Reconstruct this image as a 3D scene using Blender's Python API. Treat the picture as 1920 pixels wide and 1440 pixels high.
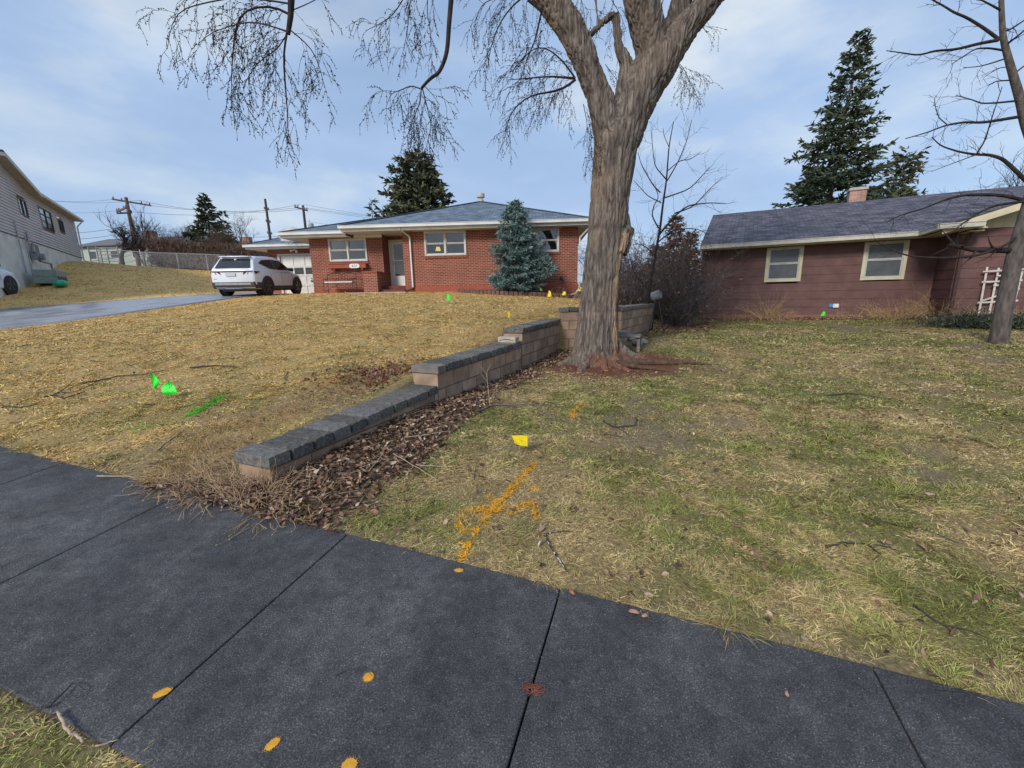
import bpy, math, random
import numpy as np
from mathutils import Vector, Matrix, noise as mnoise
for o in list(bpy.data.objects): bpy.data.objects.remove(o)
scene = bpy.context.scene
# ------------------------------------------------------------------ camera
FPX, HOR, ROLL, EYE = 790.0, 167.0, 0.019, 1.7
_p = math.atan(HOR / FPX)
_F = np.array([0, math.cos(_p), -math.sin(_p)]); _U0 = np.array([0, math.sin(_p), math.cos(_p)]); _R0 = np.array([1.0, 0, 0])
_U = _U0 * math.cos(ROLL) + _R0 * math.sin(ROLL); _R = _R0 * math.cos(ROLL) - _U0 * math.sin(ROLL)
CAM = np.array([0, 0, EYE])
cd = bpy.data.cameras.new('camera'); cam = bpy.data.objects.new('camera', cd); scene.collection.objects.link(cam)
cd.sensor_width = 36; cd.lens = FPX / 1920 * 36; cd.clip_start = 0.05; cd.clip_end = 3000
cam.matrix_world = Matrix(((_R[0], _U[0], -_F[0], 0), (_R[1], _U[1], -_F[1], 0), (_R[2], _U[2], -_F[2], EYE), (0, 0, 0, 1)))
scene.camera = cam
# ------------------------------------------------------------------ world, sun
SUN_EL, SUN_AZ = math.radians(32), math.radians(215)      # direction the light comes from, clockwise from +Y
w = bpy.data.worlds.new('World'); scene.world = w; w.use_nodes = True
nt = w.node_tree; nt.nodes.clear()
def wn(t, **k):
    n = nt.nodes.new(t)
    for a, b in k.items(): setattr(n, a, b)
    return n
out = wn('ShaderNodeOutputWorld'); bg = wn('ShaderNodeBackground'); bg.inputs[1].default_value = 0.115
sky = wn('ShaderNodeTexSky', sky_type='NISHITA', sun_disc=False, sun_elevation=SUN_EL, sun_rotation=SUN_AZ, air_density=1.0, dust_density=1.2, ozone_density=2.0)
tc = wn('ShaderNodeTexCoord'); mp = wn('ShaderNodeMapping'); mp.inputs['Scale'].default_value = (1, 1, 2.6); mp.inputs['Rotation'].default_value = (0.2, 0.35, 0.3)
nz = wn('ShaderNodeTexNoise'); nz.inputs['Scale'].default_value = 1.7; nz.inputs['Detail'].default_value = 7; nz.inputs['Roughness'].default_value = 0.55; nz.inputs['Distortion'].default_value = 0.35
rp = wn('ShaderNodeValToRGB'); rp.color_ramp.elements[0].position = 0.30; rp.color_ramp.elements[1].position = 0.66
rp.color_ramp.elements[0].color = (0.5, 0.5, 0.5, 1)
cr = wn('ShaderNodeValToRGB')            # cloud tone, from lavender grey to pale
nz2 = wn('ShaderNodeTexNoise'); nz2.inputs['Scale'].default_value = 3.1; nz2.inputs['Detail'].default_value = 8; nz2.inputs['Roughness'].default_value = 0.5
cr.color_ramp.elements[0].position = 0.36; cr.color_ramp.elements[0].color = (0.35, 0.485, 0.71, 1)
cr.color_ramp.elements[1].position = 0.70; cr.color_ramp.elements[1].color = (0.64, 0.72, 0.80, 1)
e = cr.color_ramp.elements.new(0.5); e.color = (0.395, 0.535, 0.77, 1)
sc_ = wn('ShaderNodeVectorMath', operation='SCALE'); sc_.inputs['Scale'].default_value = 6.9
mx = wn('ShaderNodeMix', data_type='RGBA')
L = nt.links.new
L(tc.outputs['Generated'], mp.inputs[0]); L(mp.outputs[0], nz.inputs['Vector']); L(mp.outputs[0], nz2.inputs['Vector'])
L(nz.outputs['Fac'], rp.inputs[0]); L(nz2.outputs['Fac'], cr.inputs[0]); L(cr.outputs[0], sc_.inputs[0])
L(rp.outputs[0], mx.inputs['Factor']); L(sky.outputs[0], mx.inputs['A']); L(sc_.outputs[0], mx.inputs['B'])
L(mx.outputs['Result'], bg.inputs[0]); L(bg.outputs[0], out.inputs[0])
sd = bpy.data.lights.new('sun', 'SUN'); sd.energy = 2.1; sd.angle = math.radians(14); sd.color = (1, 0.93, 0.84)
so = bpy.data.objects.new('sun', sd); scene.collection.objects.link(so)
_sv = Vector((math.sin(SUN_AZ) * math.cos(SUN_EL), math.cos(SUN_AZ) * math.cos(SUN_EL), math.sin(SUN_EL)))
so.rotation_euler = _sv.to_track_quat('Z', 'Y').to_euler()
scene.view_settings.view_transform = 'Standard'; scene.view_settings.look = 'None'; scene.view_settings.exposure = 0.48; scene.view_settings.gamma = 1
# ------------------------------------------------------------------ numpy noise
def _hash(ix, iy, seed):
    h = (ix * 374761393 + iy * 668265263 + seed * 1274126177) & 0xffffffff
    h = ((h ^ (h >> 13)) * 1103515245) & 0xffffffff
    return ((h ^ (h >> 16)) & 0xffff) / 65535.0
def vnoise(x, y, seed=0):
    x = np.asarray(x, float); y = np.asarray(y, float)
    ix = np.floor(x).astype(np.int64); iy = np.floor(y).astype(np.int64); fx = x - ix; fy = y - iy
    fx = fx * fx * (3 - 2 * fx); fy = fy * fy * (3 - 2 * fy)
    a = _hash(ix, iy, seed); b = _hash(ix + 1, iy, seed); c = _hash(ix, iy + 1, seed); d = _hash(ix + 1, iy + 1, seed)
    return (a * (1 - fx) + b * fx) * (1 - fy) + (c * (1 - fx) + d * fx) * fy
def fbm(x, y, seed=0, o=4):
    s = 0; a = 0.5; t = 0
    for i in range(o):
        s = s + a * vnoise(x, y, seed + i * 17); t += a; a *= 0.55; x = np.asarray(x) * 2.03 + 5.1; y = np.asarray(y) * 2.03 + 1.7
    return s / t
def sstep(a, b, x):
    t = np.clip((x - a) / (b - a), 0, 1); return t * t * (3 - 2 * t)
def lerp(a, b, t): return a + (b - a) * t
# ------------------------------------------------------------------ terrain heights
class RBF:
    def __init__(s, pts):
        P = np.array(pts, float); s.c = P[:, :2]; n = len(P)
        K = s.k(np.linalg.norm(s.c[:, None] - s.c[None], axis=2)) + np.eye(n) * 0.05
        Q = np.c_[np.ones(n), s.c]; A = np.block([[K, Q], [Q.T, np.zeros((3, 3))]])
        s.w = np.linalg.solve(A, np.r_[P[:, 2], 0, 0, 0])
    def k(s, r): return np.where(r > 1e-9, r * r * np.log(r + 1e-9), 0) * 0.1
    def __call__(s, x, y):
        x = np.asarray(x, float); y = np.asarray(y, float); sh = x.shape; x = x.ravel(); y = y.ravel(); o = np.empty(len(x))
        for i in range(0, len(x), 40000):
            xx = x[i:i+40000]; yy = y[i:i+40000]
            r = np.sqrt((xx[:, None] - s.c[None, :, 0]) ** 2 + (yy[:, None] - s.c[None, :, 1]) ** 2)
            o[i:i+40000] = s.k(r) @ s.w[:-3] + s.w[-3] + s.w[-2] * xx + s.w[-1] * yy
        return o.reshape(sh)
def plane(x, y): return -0.03 * x + 0.085 * y
SU = np.array([0.9475, -0.3198]); SV = np.array([0.3198, 0.9475]); SP = np.array([-1.05, 2.40])   # street axis, inwards axis, a joint on the yard edge
def sv(x, y): return (np.asarray(x) - SP[0]) * SV[0] + (np.asarray(y) - SP[1]) * SV[1]
def su(x, y): return (np.asarray(x) - SP[0]) * SU[0] + (np.asarray(y) - SP[1]) * SU[1]
edge = [(x, 2.40 - 0.3375 * (x + 1.05)) for x in (-30, -22, -16, -12, -8, -4.4, -2.4)]
LP = [(x, y, plane(x, y)) for x, y in edge] + [
 (-2.3, 3.1, .43), (-1.75, 3.9, .50), (-1.45, 4.8, .56), (-1.1, 5.4, .76), (-.85, 6.0, .80), (-.35, 7.1, .84), (-.1, 7.7, 1.02), (.35, 8.7, 1.07), (.75, 9.6, 1.1),
 (1.5, 10.8, 1.24), (3.0, 12.2, 1.30)] + [(1.023 * a, 1.045 * b, c) for a, b, c in [(2.9, 15, 1.45), (2.8, 18.0, 1.60), (0, 18, 1.78), (-3, 18, 1.87), (-6, 18.8, 1.93), (-9, 19, 1.93),
 (-10.9, 15.9, 1.70), (-11.5, 14.5, 1.53), (-12.1, 12.5, 1.28), (-13.4, 11, 1.04), (-12.8, 18, 1.88), (-15.1, 17.5, 1.80), (-17.1, 16.5, 1.66), (-18.4, 15.2, 1.46), (-20, 13, 1.3),
 (-10.5, 20, 1.93), (-11.5, 22.3, 1.96), (-14, 22, 2.15), (-14.5, 26, 2.7), (-9, 24, 2.0), (0, 26, 1.9), (3, 26, 1.7),
 (-20.1, 17.1, 2.12), (-22.0, 17.3, 2.15), (-21.3, 14.6, 1.95), (-18.9, 19.3, 2.4), (-23.6, 20.6, 2.9), (-22.6, 18.6, 2.4), (-26.3, 24.2, 4.05), (-29.7, 29, 4.6), (-23, 26, 3.75), (-20, 22, 2.95), (-18, 27, 3.3),
 (-31.8, 34, 4.75), (-28.4, 33, 4.35), (-24.2, 33, 4.05), (-18, 33, 3.7), (-12, 33, 3.2), (-40, 45, 5.5), (-20, 45, 4.3), (0, 40, 3.0), (-60, 80, 6), (0, 90, 3), (60, 90, 2), (-34, 20, 3.5), (-45, 12, 2.5), (40, 40, 1.5)]]
RP = [(x, 2.40 - 0.3375 * (x + 1.05), plane(x, 2.40 - 0.3375 * (x + 1.05))) for x in (-1.6, 0, 1.5, 3, 5, 8, 14)] + [
 (-1.7, 3.0, .345), (-1.4, 3.6, .36), (-.7, 5.1, .395), (.1, 7.1, .36), (.8, 8.6, .38), (1.55, 7.5, .38), (2.66, 7.4, .40), (6.75, 15.35, .73), (9.2, 13.8, .76), (11.75, 11.7, .78),
 (9.87, 8.46, .58), (13, 8, .62), (5, 12, .60), (4.5, 14, .72), (2.6, 9.4, .52), (3.8, 11.4, .62), (4, 3, .13), (6, 4, .24), (9, 3, .22), (20, 8, .8), (7, 8, .50), (3, 5, .27), (6.5, 22, 1.2), (5.5, 17, 1.0), (12, 22, 1.2), (20, 40, 1.4), (0, 40, 3.0), (60, 90, 2), (40, 40, 1.5)]
RL, RR = RBF(LP), RBF(RP)
WY = np.array([-400, 2.9, 9.55, 9.72, 12.0, 16, 25, 600]); WX = np.array([-1.98 - 402.9 * .12, -1.98, 0.98, 2.38, 3.98, 4.9, 5.0, 5.0])
WLX = np.array([-2.27 - 402.9 * .12, -2.27, .69, 2.30, 3.78, 4.9, 5.0, 5.0]); WLY = np.array([-400, 2.9, 9.55, 9.80, 12.0, 16, 25, 600])
def wallx(y): return np.interp(y, WY, WX)
def wallL(y): return np.interp(y, WLY, WLX)
def H0(x, y):
    x = np.asarray(x, float); y = np.asarray(y, float)
    d = x - wallL(y)
    wd = np.where(y < 2.95, 0.02 + (2.95 - y) * 0.6, np.where(y > 12.0, 0.02 + (y - 12.0) * 0.9, 0.02))
    t = sstep(-1, 1, d / wd)
    yc = np.clip(y, -20, 95); xc = np.clip(x, -62, 62)
    z = RL(xc, yc) * (1 - t) + RR(xc, yc) * t
    s = sstep(0.0, 0.9, sv(x, y))
    pl = plane(np.clip(x, -30, 30), np.clip(y, -12, 14))
    z = pl * (1 - s) + z * s
    far = sstep(70, 200, np.hypot(x, y)); return z * (1 - far) + 2.0 * far
def H(x, y):
    x = np.asarray(x, float); y = np.asarray(y, float)
    v = sv(x, y); z = H0(x, y)
    ins = (sstep(-0.02, -0.10, v)) * (sstep(-1.25, -1.17, v))
    bump = (fbm(x * 2.3, y * 2.3, 3) - 0.5) * 0.045 * sstep(0.05, 0.5, np.abs(v + 0.65) - 0.65) * (1 - sstep(7, 13, np.hypot(x, y)))
    return z + bump - 0.07 * ins
def Hs(x, y): return float(H(np.array([x]), np.array([y]))[0])
def ray(px, py): return _R * (px - 960) / FPX + _U * (720 - py) / FPX + _F
def at(px, py, Y):
    d = ray(px, py); return CAM + d * (Y / d[1])
_T = np.geomspace(1.0, 80, 900)
def gp(px, py):
    d = ray(px, py); P = CAM[None] + d[None] * _T[:, None]
    g = P[:, 2] - H(P[:, 0], P[:, 1]); i = np.where(g < 0)[0]
    i = i[0] if len(i) else len(_T) - 1
    if i > 0:
        a = g[i-1] / (g[i-1] - g[i] + 1e-9); t = _T[i-1] + (_T[i] - _T[i-1]) * a
    else: t = _T[0]
    return CAM + d * t
# ------------------------------------------------------------------ object helpers
COLL = scene.collection
def tag(o, label=None, cat=None, group=None, kind=None):
    if label: o['label'] = label
    if cat: o['category'] = cat
    if group: o['group'] = group
    if kind: o['kind'] = kind
    return o
def thing(name, label, cat, loc=(0, 0, 0), rz=0, group=None, rot=None):
    o = bpy.data.objects.new(name, None); COLL.objects.link(o); o.location = loc
    o.rotation_euler = rot if rot else (0, 0, rz); o.empty_display_size = 0.2
    return tag(o, label, cat, group)
def newobj(name, me, m, parent=None, label=None):
    o = bpy.data.objects.new(name, me); COLL.objects.link(o)
    if m is not None:
        for mm in (m if isinstance(m, (list, tuple)) else [m]): me.materials.append(mm)
    if parent is not None: o.parent = parent
    if label: o['label'] = label
    return o
def copy_tree(o, parent=None):
    c = o.copy(); COLL.objects.link(c)
    if parent is not None: c.parent = parent
    for ch in list(o.children): copy_tree(ch, c)
    return c
def np_mesh(name, V, F, smooth=False, col=None, uv=None):
    """V (n,3); F list of (k,m) index arrays (quads / tris)"""
    me = bpy.data.meshes.new(name); V = np.asarray(V, np.float32)
    F = [np.asarray(f, np.int32) for f in (F if isinstance(F, list) else [F]) if len(f)]
    me.vertices.add(len(V)); me.vertices.foreach_set('co', V.ravel())
    li = np.concatenate([f.ravel() for f in F]); tot = np.concatenate([np.full(len(f), f.shape[1], np.int32) for f in F])
    st = np.r_[0, np.cumsum(tot)[:-1]].astype(np.int32)
    me.loops.add(len(li)); me.loops.foreach_set('vertex_index', li)
    me.polygons.add(len(tot)); me.polygons.foreach_set('loop_start', st)
    if smooth: me.polygons.foreach_set('use_smooth', np.ones(len(tot), bool))
    me.update(calc_edges=True)
    if col is not None:
        a = me.color_attributes.new('Col', 'FLOAT_COLOR', 'POINT')
        c = np.ones((len(V), 4), np.float32); c[:, :3] = col; a.data.foreach_set('color', c.ravel())
    return me
class MB:
    def __init__(s): s.v = []; s.f = []; s.n = 0
    def add(s, V, F):
        V = np.asarray(V, float); s.v.append(V)
        for f in F: s.f.append(tuple(int(i) + s.n for i in f))
        s.n += len(V); return s
    def box(s, x0, x1, y0, y1, z0, z1):
        V = [(x0,y0,z0),(x1,y0,z0),(x1,y1,z0),(x0,y1,z0),(x0,y0,z1),(x1,y0,z1),(x1,y1,z1),(x0,y1,z1)]
        return s.add(V, [(3,2,1,0),(4,5,6,7),(0,1,5,4),(1,2,6,5),(2,3,7,6),(3,0,4,7)])
    def obox(s, c, ax, ay, az, hx, hy, hz):
        c, ax, ay, az = [np.array(q, float) for q in (c, ax, ay, az)]
        V = [c + ax*hx*i + ay*hy*j + az*hz*k for k in (-1, 1) for (i, j) in ((-1,-1),(1,-1),(1,1),(-1,1))]
        return s.add(V, [(3,2,1,0),(4,5,6,7),(0,1,5,4),(1,2,6,5),(2,3,7,6),(3,0,4,7)])
    def bar(s, a, b, wx, wz, up=(0, 0, 1)):
        a = np.array(a, float); b = np.array(b, float); d = b - a; l = np.linalg.norm(d); d = d / l
        u = np.array(up, float); sx = np.cross(d, u)
        if np.linalg.norm(sx) < 1e-4: sx = np.cross(d, (1, 0, 0))
        sx /= np.linalg.norm(sx); sz = np.cross(sx, d)
        return s.obox((a + b) / 2, sx, d, sz, wx / 2, l / 2, wz / 2)
    def prism(s, poly, y0, y1, axis='y'):
        n = len(poly)
        if axis == 'y': V = [(p[0], y0, p[1]) for p in poly] + [(p[0], y1, p[1]) for p in poly]
        elif axis == 'z': V = [(p[0], p[1], y0) for p in poly] + [(p[0], p[1], y1) for p in poly]
        else: V = [(y0, p[0], p[1]) for p in poly] + [(y1, p[0], p[1]) for p in poly]
        return s.add(V, [tuple(range(n)), tuple(range(2*n-1, n-1, -1))] + [(i, i+n, (i+1) % n + n, (i+1) % n) for i in range(n)])
    def tube(s, P, r, n=6, cap=True):
        P = np.asarray(P, float); r = np.broadcast_to(np.asarray(r, float), (len(P),)); m = len(P)
        T = np.gradient(P, axis=0); T /= np.linalg.norm(T, axis=1)[:, None] + 1e-12
        ref = np.array([0.3, 0.2, 0.93]) if abs(T[0, 2]) < 0.9 else np.array([0.95, 0.3, 0.05])
        A = np.cross(T, ref); A /= np.linalg.norm(A, axis=1)[:, None] + 1e-12; B = np.cross(T, A)
        th = np.arange(n) * 2 * math.pi / n
        V = P[:, None] + r[:, None, None] * (np.cos(th)[None, :, None] * A[:, None] + np.sin(th)[None, :, None] * B[:, None])
        i = np.arange(m - 1)[:, None] * n; j = np.arange(n)[None]; k = (j + 1) % n
        F = np.stack([i + j, i + k, i + n + k, i + n + j], -1).reshape(-1, 4)
        F = [tuple(q) for q in F[:, ::-1]]
        if cap: F += [tuple(range(n)), tuple(range(m*n-1, (m-1)*n-1, -1))]
        return s.add(V.reshape(-1, 3), F)
    def cyl(s, a, b, r, n=14, r2=None): return s.tube([a, b], [r, r if r2 is None else r2], n)
    def lathe(s, c, prof, n=16, axis=2):
        c = np.array(c, float); V = []
        for (r, h) in prof:
            for k in range(n):
                t = 2*math.pi*k/n; q = [r*math.cos(t), r*math.sin(t)]
                q.insert(axis, h) if axis < 2 else q.append(h)
                V.append(c + np.array(q))
        F = [(i*n+k, i*n+(k+1) % n, (i+1)*n+(k+1) % n, (i+1)*n+k) for i in range(len(prof)-1) for k in range(n)]
        F += [tuple(range(n-1, -1, -1)), tuple(range((len(prof)-1)*n, len(prof)*n))]
        return s.add(V, F)
    def quad(s, *P): return s.add(P, [tuple(range(len(P)))])
    def slab(s, P, t):
        """polygon P (3-d, counter-clockwise from above) thickened downwards along its normal"""
        P = np.array(P, float); nrm = np.cross(P[1]-P[0], P[2]-P[0]); nrm /= np.linalg.norm(nrm); Q = P - nrm * t; n = len(P)
        return s.add(np.r_[P, Q], [tuple(range(n)), tuple(range(2*n-1, n-1, -1))] + [((i+1) % n, i, i+n, (i+1) % n + n) for i in range(n)])
    def build(s, name, m, parent=None, smooth=False, bevel=0, label=None, seg=1):
        V = np.concatenate(s.v); me = bpy.data.meshes.new(name); me.from_pydata(V.tolist(), [], s.f)
        uvl = me.uv_layers.new(name='UVMap'); me.update()
        nl = len(me.loops); vi = np.empty(nl, np.int32); me.loops.foreach_get('vertex_index', vi)
        npoly = len(me.polygons); nor = np.empty(npoly*3, np.float32); me.polygons.foreach_get('normal', nor); nor = nor.reshape(-1, 3)
        lt = np.empty(npoly, np.int32); me.polygons.foreach_get('loop_total', lt); N = np.repeat(nor, lt, axis=0)
        C_ = V[vi]; flat = np.abs(N[:, 2]) > 0.97
        U = np.cross([0, 0, 1.0], N); U[flat] = (1, 0, 0); U /= np.linalg.norm(U, axis=1)[:, None] + 1e-9
        W = np.cross(N, U); W[flat] = (0, 1, 0)
        uvl.data.foreach_set('uv', np.stack([(C_*U).sum(1), (C_*W).sum(1)], 1).astype(np.float32).ravel())
        if smooth: me.polygons.foreach_set('use_smooth', np.ones(npoly, bool))
        o = newobj(name, me, m, parent, label)
        if bevel:
            b = o.modifiers.new('bevel', 'BEVEL'); b.width = bevel; b.segments = seg; b.limit_method = 'ANGLE'; b.angle_limit = 0.6
        return o
# ------------------------------------------------------------------ materials
def M(name, c1, c2=None, scale=8, rough=0.8, bump=0.0, bscale=None, metal=0, spec=0.5, detail=6, coord='Object', rough2=None, stretch=None, c3=None, attr=False, lo=.35, hi=.65):
    m = bpy.data.materials.new(name); m.use_nodes = True; n = m.node_tree; b = n.nodes['Principled BSDF']; K = n.links.new
    b.inputs['Roughness'].default_value = rough; b.inputs['Metallic'].default_value = metal; b.inputs['Specular IOR Level'].default_value = spec
    t = n.nodes.new('ShaderNodeTexCoord'); src = t.outputs[coord]
    if stretch:
        mp_ = n.nodes.new('ShaderNodeMapping'); mp_.inputs['Scale'].default_value = stretch; K(src, mp_.inputs[0]); src = mp_.outputs[0]
    nz_ = n.nodes.new('ShaderNodeTexNoise'); nz_.inputs['Scale'].default_value = scale; nz_.inputs['Detail'].default_value = detail; K(src, nz_.inputs['Vector'])
    r = n.nodes.new('ShaderNodeValToRGB'); r.color_ramp.elements[0].position = lo; r.color_ramp.elements[1].position = hi
    c2 = c2 or tuple(min(1, q * 1.18) for q in c1)
    r.color_ramp.elements[0].color = (*c1, 1); r.color_ramp.elements[1].color = (*c2, 1)
    if c3: e_ = r.color_ramp.elements.new((lo + hi) / 2); e_.color = (*c3, 1)
    K(nz_.outputs['Fac'], r.inputs[0]); colout = r.outputs[0]
    if attr:
        a = n.nodes.new('ShaderNodeAttribute'); a.attribute_name = 'Col'; mu = n.nodes.new('ShaderNodeMix'); mu.data_type = 'RGBA'; mu.blend_type = 'MULTIPLY'
        mu.inputs['Factor'].default_value = 1; K(a.outputs['Color'], mu.inputs['A']); K(colout, mu.inputs['B']); colout = mu.outputs['Result']
    K(colout, b.inputs['Base Color'])
    if rough2 is not None:
        mr = n.nodes.new('ShaderNodeMapRange'); mr.inputs[3].default_value = rough; mr.inputs[4].default_value = rough2; mr.inputs[1].default_value = lo; mr.inputs[2].default_value = hi
        K(nz_.outputs['Fac'], mr.inputs[0]); K(mr.outputs[0], b.inputs['Roughness'])
    if bump:
        n3 = n.nodes.new('ShaderNodeTexNoise'); n3.inputs['Scale'].default_value = bscale or scale * 4; n3.inputs['Detail'].default_value = 5; K(src, n3.inputs['Vector'])
        bp = n.nodes.new('ShaderNodeBump'); bp.inputs['Strength'].default_value = 1; bp.inputs['Distance'].default_value = bump; K(n3.outputs['Fac'], bp.inputs['Height']); K(bp.outputs[0], b.inputs['Normal'])
    return m
def Mbrick(name, a, b_, mortar, w, h, ms, rough=0.85, bump=0.004, offs=0.5, noise_s=3.0, dark=0.75, bias=0):
    m = bpy.data.materials.new(name); m.use_nodes = True; n = m.node_tree; p = n.nodes['Principled BSDF']; K = n.links.new
    p.inputs['Roughness'].default_value = rough
    t = n.nodes.new('ShaderNodeTexCoord'); br = n.nodes.new('ShaderNodeTexBrick'); br.offset = offs; br.inputs['Scale'].default_value = 1
    br.inputs['Brick Width'].default_value = w; br.inputs['Row Height'].default_value = h; br.inputs['Mortar Size'].default_value = ms; br.inputs['Mortar Smooth'].default_value = 0.1; br.inputs['Bias'].default_value = bias
    br.inputs['Color1'].default_value = (*a, 1); br.inputs['Color2'].default_value = (*b_, 1); br.inputs['Mortar'].default_value = (*mortar, 1)
    K(t.outputs['UV'], br.inputs['Vector'])
    nz_ = n.nodes.new('ShaderNodeTexNoise'); nz_.inputs['Scale'].default_value = noise_s; nz_.inputs['Detail'].default_value = 8; K(t.outputs['Object'], nz_.inputs['Vector'])
    mr = n.nodes.new('ShaderNodeMapRange'); mr.inputs[1].default_value = 0.3; mr.inputs[2].default_value = 0.7; mr.inputs[3].default_value = dark; mr.inputs[4].default_value = 1.12; K(nz_.outputs['Fac'], mr.inputs[0])
    mu = n.nodes.new('ShaderNodeMix'); mu.data_type = 'RGBA'; mu.blend_type = 'MULTIPLY'; mu.inputs['Factor'].default_value = 1
    K(br.outputs['Color'], mu.inputs['A']); K(mr.outputs[0], mu.inputs['B']); K(mu.outputs['Result'], p.inputs['Base Color'])
    bp = n.nodes.new('ShaderNodeBump'); bp.inputs['Distance'].default_value = bump; bp.invert = True; K(br.outputs['Fac'], bp.inputs['Height']); K(bp.outputs[0], p.inputs['Normal'])
    return m
def Mglass(name, tint=(0.03, 0.035, 0.04), rough=0.04):
    m = M(name, tint, tuple(q * 1.6 for q in tint), scale=2.5, rough=rough, spec=0.9); return m
white = M('white_paint', (.62, .62, .60), (.72, .72, .70), scale=3, rough=.5)
gutterw = M('gutter_white', (.56, .57, .56), (.68, .69, .68), scale=2, rough=.45)
soffit = M('soffit_white', (.58, .57, .53), (.66, .65, .61), scale=1.5, rough=.7)
glass = Mglass('window_glass')
black = M('black_metal', (.02, .02, .022), (.035, .035, .035), rough=.5)
galv = M('galvanised', (.30, .31, .33), (.40, .41, .43), scale=6, rough=.4, metal=.6)
# ================================================================== GROUND
def litter_mask(x, y):
    """1 inside the strip of leaves along the foot of the retaining wall"""
    d = x - wallx(y)                       # to the right of the wall
    wdt = np.interp(y, [2.3, 2.8, 3.2, 4.2, 5.5, 7.5, 9.3], [0.8, 1.0, 1.05, .85, .62, .5, .6])
    m = sstep(wdt + .12, wdt - .18, d + (fbm(x * 3, y * 3, 41) - .5) * .5) * sstep(-.5, .0, d + sstep(3.1, 2.8, y) * 1.3) * sstep(9.6, 9.2, y)
    return m * sstep(-.10, .0, sv(x, y))
DRN = [(1.023 * a, 1.045 * b) for a, b in [(-10.2, 21.5), (-10.5, 18.5), (-10.9, 15.9), (-11.5, 14.4), (-12.3, 12.4), (-13.7, 10.9), (-16, 9.2), (-19, 7.9)]]
DRF = [(1.023 * a, 1.045 * b) for a, b in [(-13.4, 21.6), (-13.4, 19.8), (-13.5, 18.6), (-15.1, 17.6), (-17.1, 16.6), (-19.0, 15.0), (-21.0, 12.4), (-23, 10)]]
def in_poly(x, y, P):
    x = np.asarray(x); c = np.zeros(x.shape, bool); n = len(P)
    for i in range(n):
        x0, y0 = P[i]; x1, y1 = P[(i+1) % n]
        c ^= ((y0 > y) != (y1 > y)) & (x < (x1-x0)*(y-y0)/(y1-y0+1e-12)+x0)
    return c
DRIVE = DRN + DRF[::-1]
TX, TY = 1.66, 8.0                          # foot of the big tree
def cover(x, y):
    """weights of what lies on the ground: straw, green, soil (0..1 each)"""
    d = x - wallx(y); left = sstep(.3, -.3, d) * sstep(13.5, 11.5, y) + sstep(13.5, 11.5, 27 - y) * 0
    left = np.where(y > 12, sstep(6.2, 4.2, x), (d < 0) * 1.0)
    n1 = fbm(x * .9, y * .9, 11); n2 = fbm(x * 2.6, y * 2.6, 12); n3 = fbm(x * .33, y * .33, 13); n4 = fbm(x * 7, y * 7, 19, 3)
    r = np.hypot(x, y)
    # right lawn
    gR = np.clip(.58 + (n1 - .5) * 2.6 + (n2 - .5) * 1.5 + .15 * sstep(4, 9, x), 0, 1)
    bare = sstep(.9, .2, np.hypot((x - 1.35) / 1.15, (y - 4.25) / 1.2)) * .8
    bare = np.maximum(bare, sstep(.60, .72, fbm(x * 1.1 + 7, y * 1.1, 15)) * .75)
    # left lawn
    gL = np.clip(.10 + .34 * sstep(8.0, 4.0, r) + (n1 - .52) * 1.9 * sstep(9, 3, r) + (n2 - .5) * .9, 0, .8)
    bareL = sstep(.47, .66, fbm(x * 1.3, y * 1.3, 16)) * sstep(7.0, 3.8, r + (n2 - .5) * 3) * .85
    nearw = sstep(1.7, .3, np.abs(d + .7)) * sstep(6.5, 4.5, y) * (d < 0)
    bareL = np.maximum(bareL, nearw * .7 * sstep(.3, .55, n2))
    g = gL * left + gR * (1 - left); b = bareL * left + bare * (1 - left)
    b = np.maximum(b, sstep(1.5, .75, np.hypot((x - TX - .25) / 1.25, y - TY + .1)))          # bare earth round the tree
    b = np.maximum(b, litter_mask(x, y)); b = np.maximum(b, sstep(.16, .0, sv(x, y)) * sstep(.35, .6, n2) * .9)
    near = sstep(-1.22, -1.32, sv(x, y)); g = g * (1 - near) + .8 * near; b = b * (1 - near)
    return left, g, np.clip(b, 0, 1), n4
def gcol(x, y):
    left, g, b, n4 = cover(x, y)
    c = lambda *q: np.array(q)[None, :]
    straw = lerp(c(.27, .20, .10), c(.40, .28, .125), left[:, None]); green = c(.125, .13, .045); lm_ = np.clip(litter_mask(x, y) + sstep(1.9, 1.2, np.hypot(x - TX, y - TY)), 0, 1)[:, None]; soil = lerp(c(.20, .15, .105), c(.085, .055, .042), lm_)
    dead = sstep(9, 26, np.hypot(x, y))[:, None] * left[:, None]
    straw = lerp(straw, c(.76, .50, .20), dead)
    col = lerp(straw, green, (g * .85)[:, None]); col = lerp(col, soil, (b * .9)[:, None])
    red = sstep(1.6, .6, np.hypot((x - TX - .3) / 1.3, y - TY + .25))[:, None]
    col = lerp(col, c(.16, .062, .038), red * .8)
    grv = (sstep(15.4, 16.6, y) * sstep(3.5, 5.0, x) * (x < 8))[:, None]; col = lerp(col, c(.16, .12, .09), grv)
    far = sstep(30, 60, np.hypot(x, y))[:, None]; col = lerp(col, c(.16, .13, .07), far)
    return col
def axis(fine, step, growth, lim):
    a = [0.0]; 
    while a[-1] < fine: a.append(a[-1] + step)
    s = step
    while a[-1] < lim: s *= growth; a.append(a[-1] + s)
    return np.array(a)
_a = axis(5.0, .065, 1.035, 650)
tt = np.r_[-_a[::-1] - .01, _a + .01]
_b = axis(9.0, .065, 1.03, 650); yy = np.r_[-axis(.5, .1, 1.35, 300)[::-1][:-1] + .9, _b + .9]
TT, YY = np.meshgrid(tt, yy); XX = TT + wallL(YY); ZZ = H(XX, YY)
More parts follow.
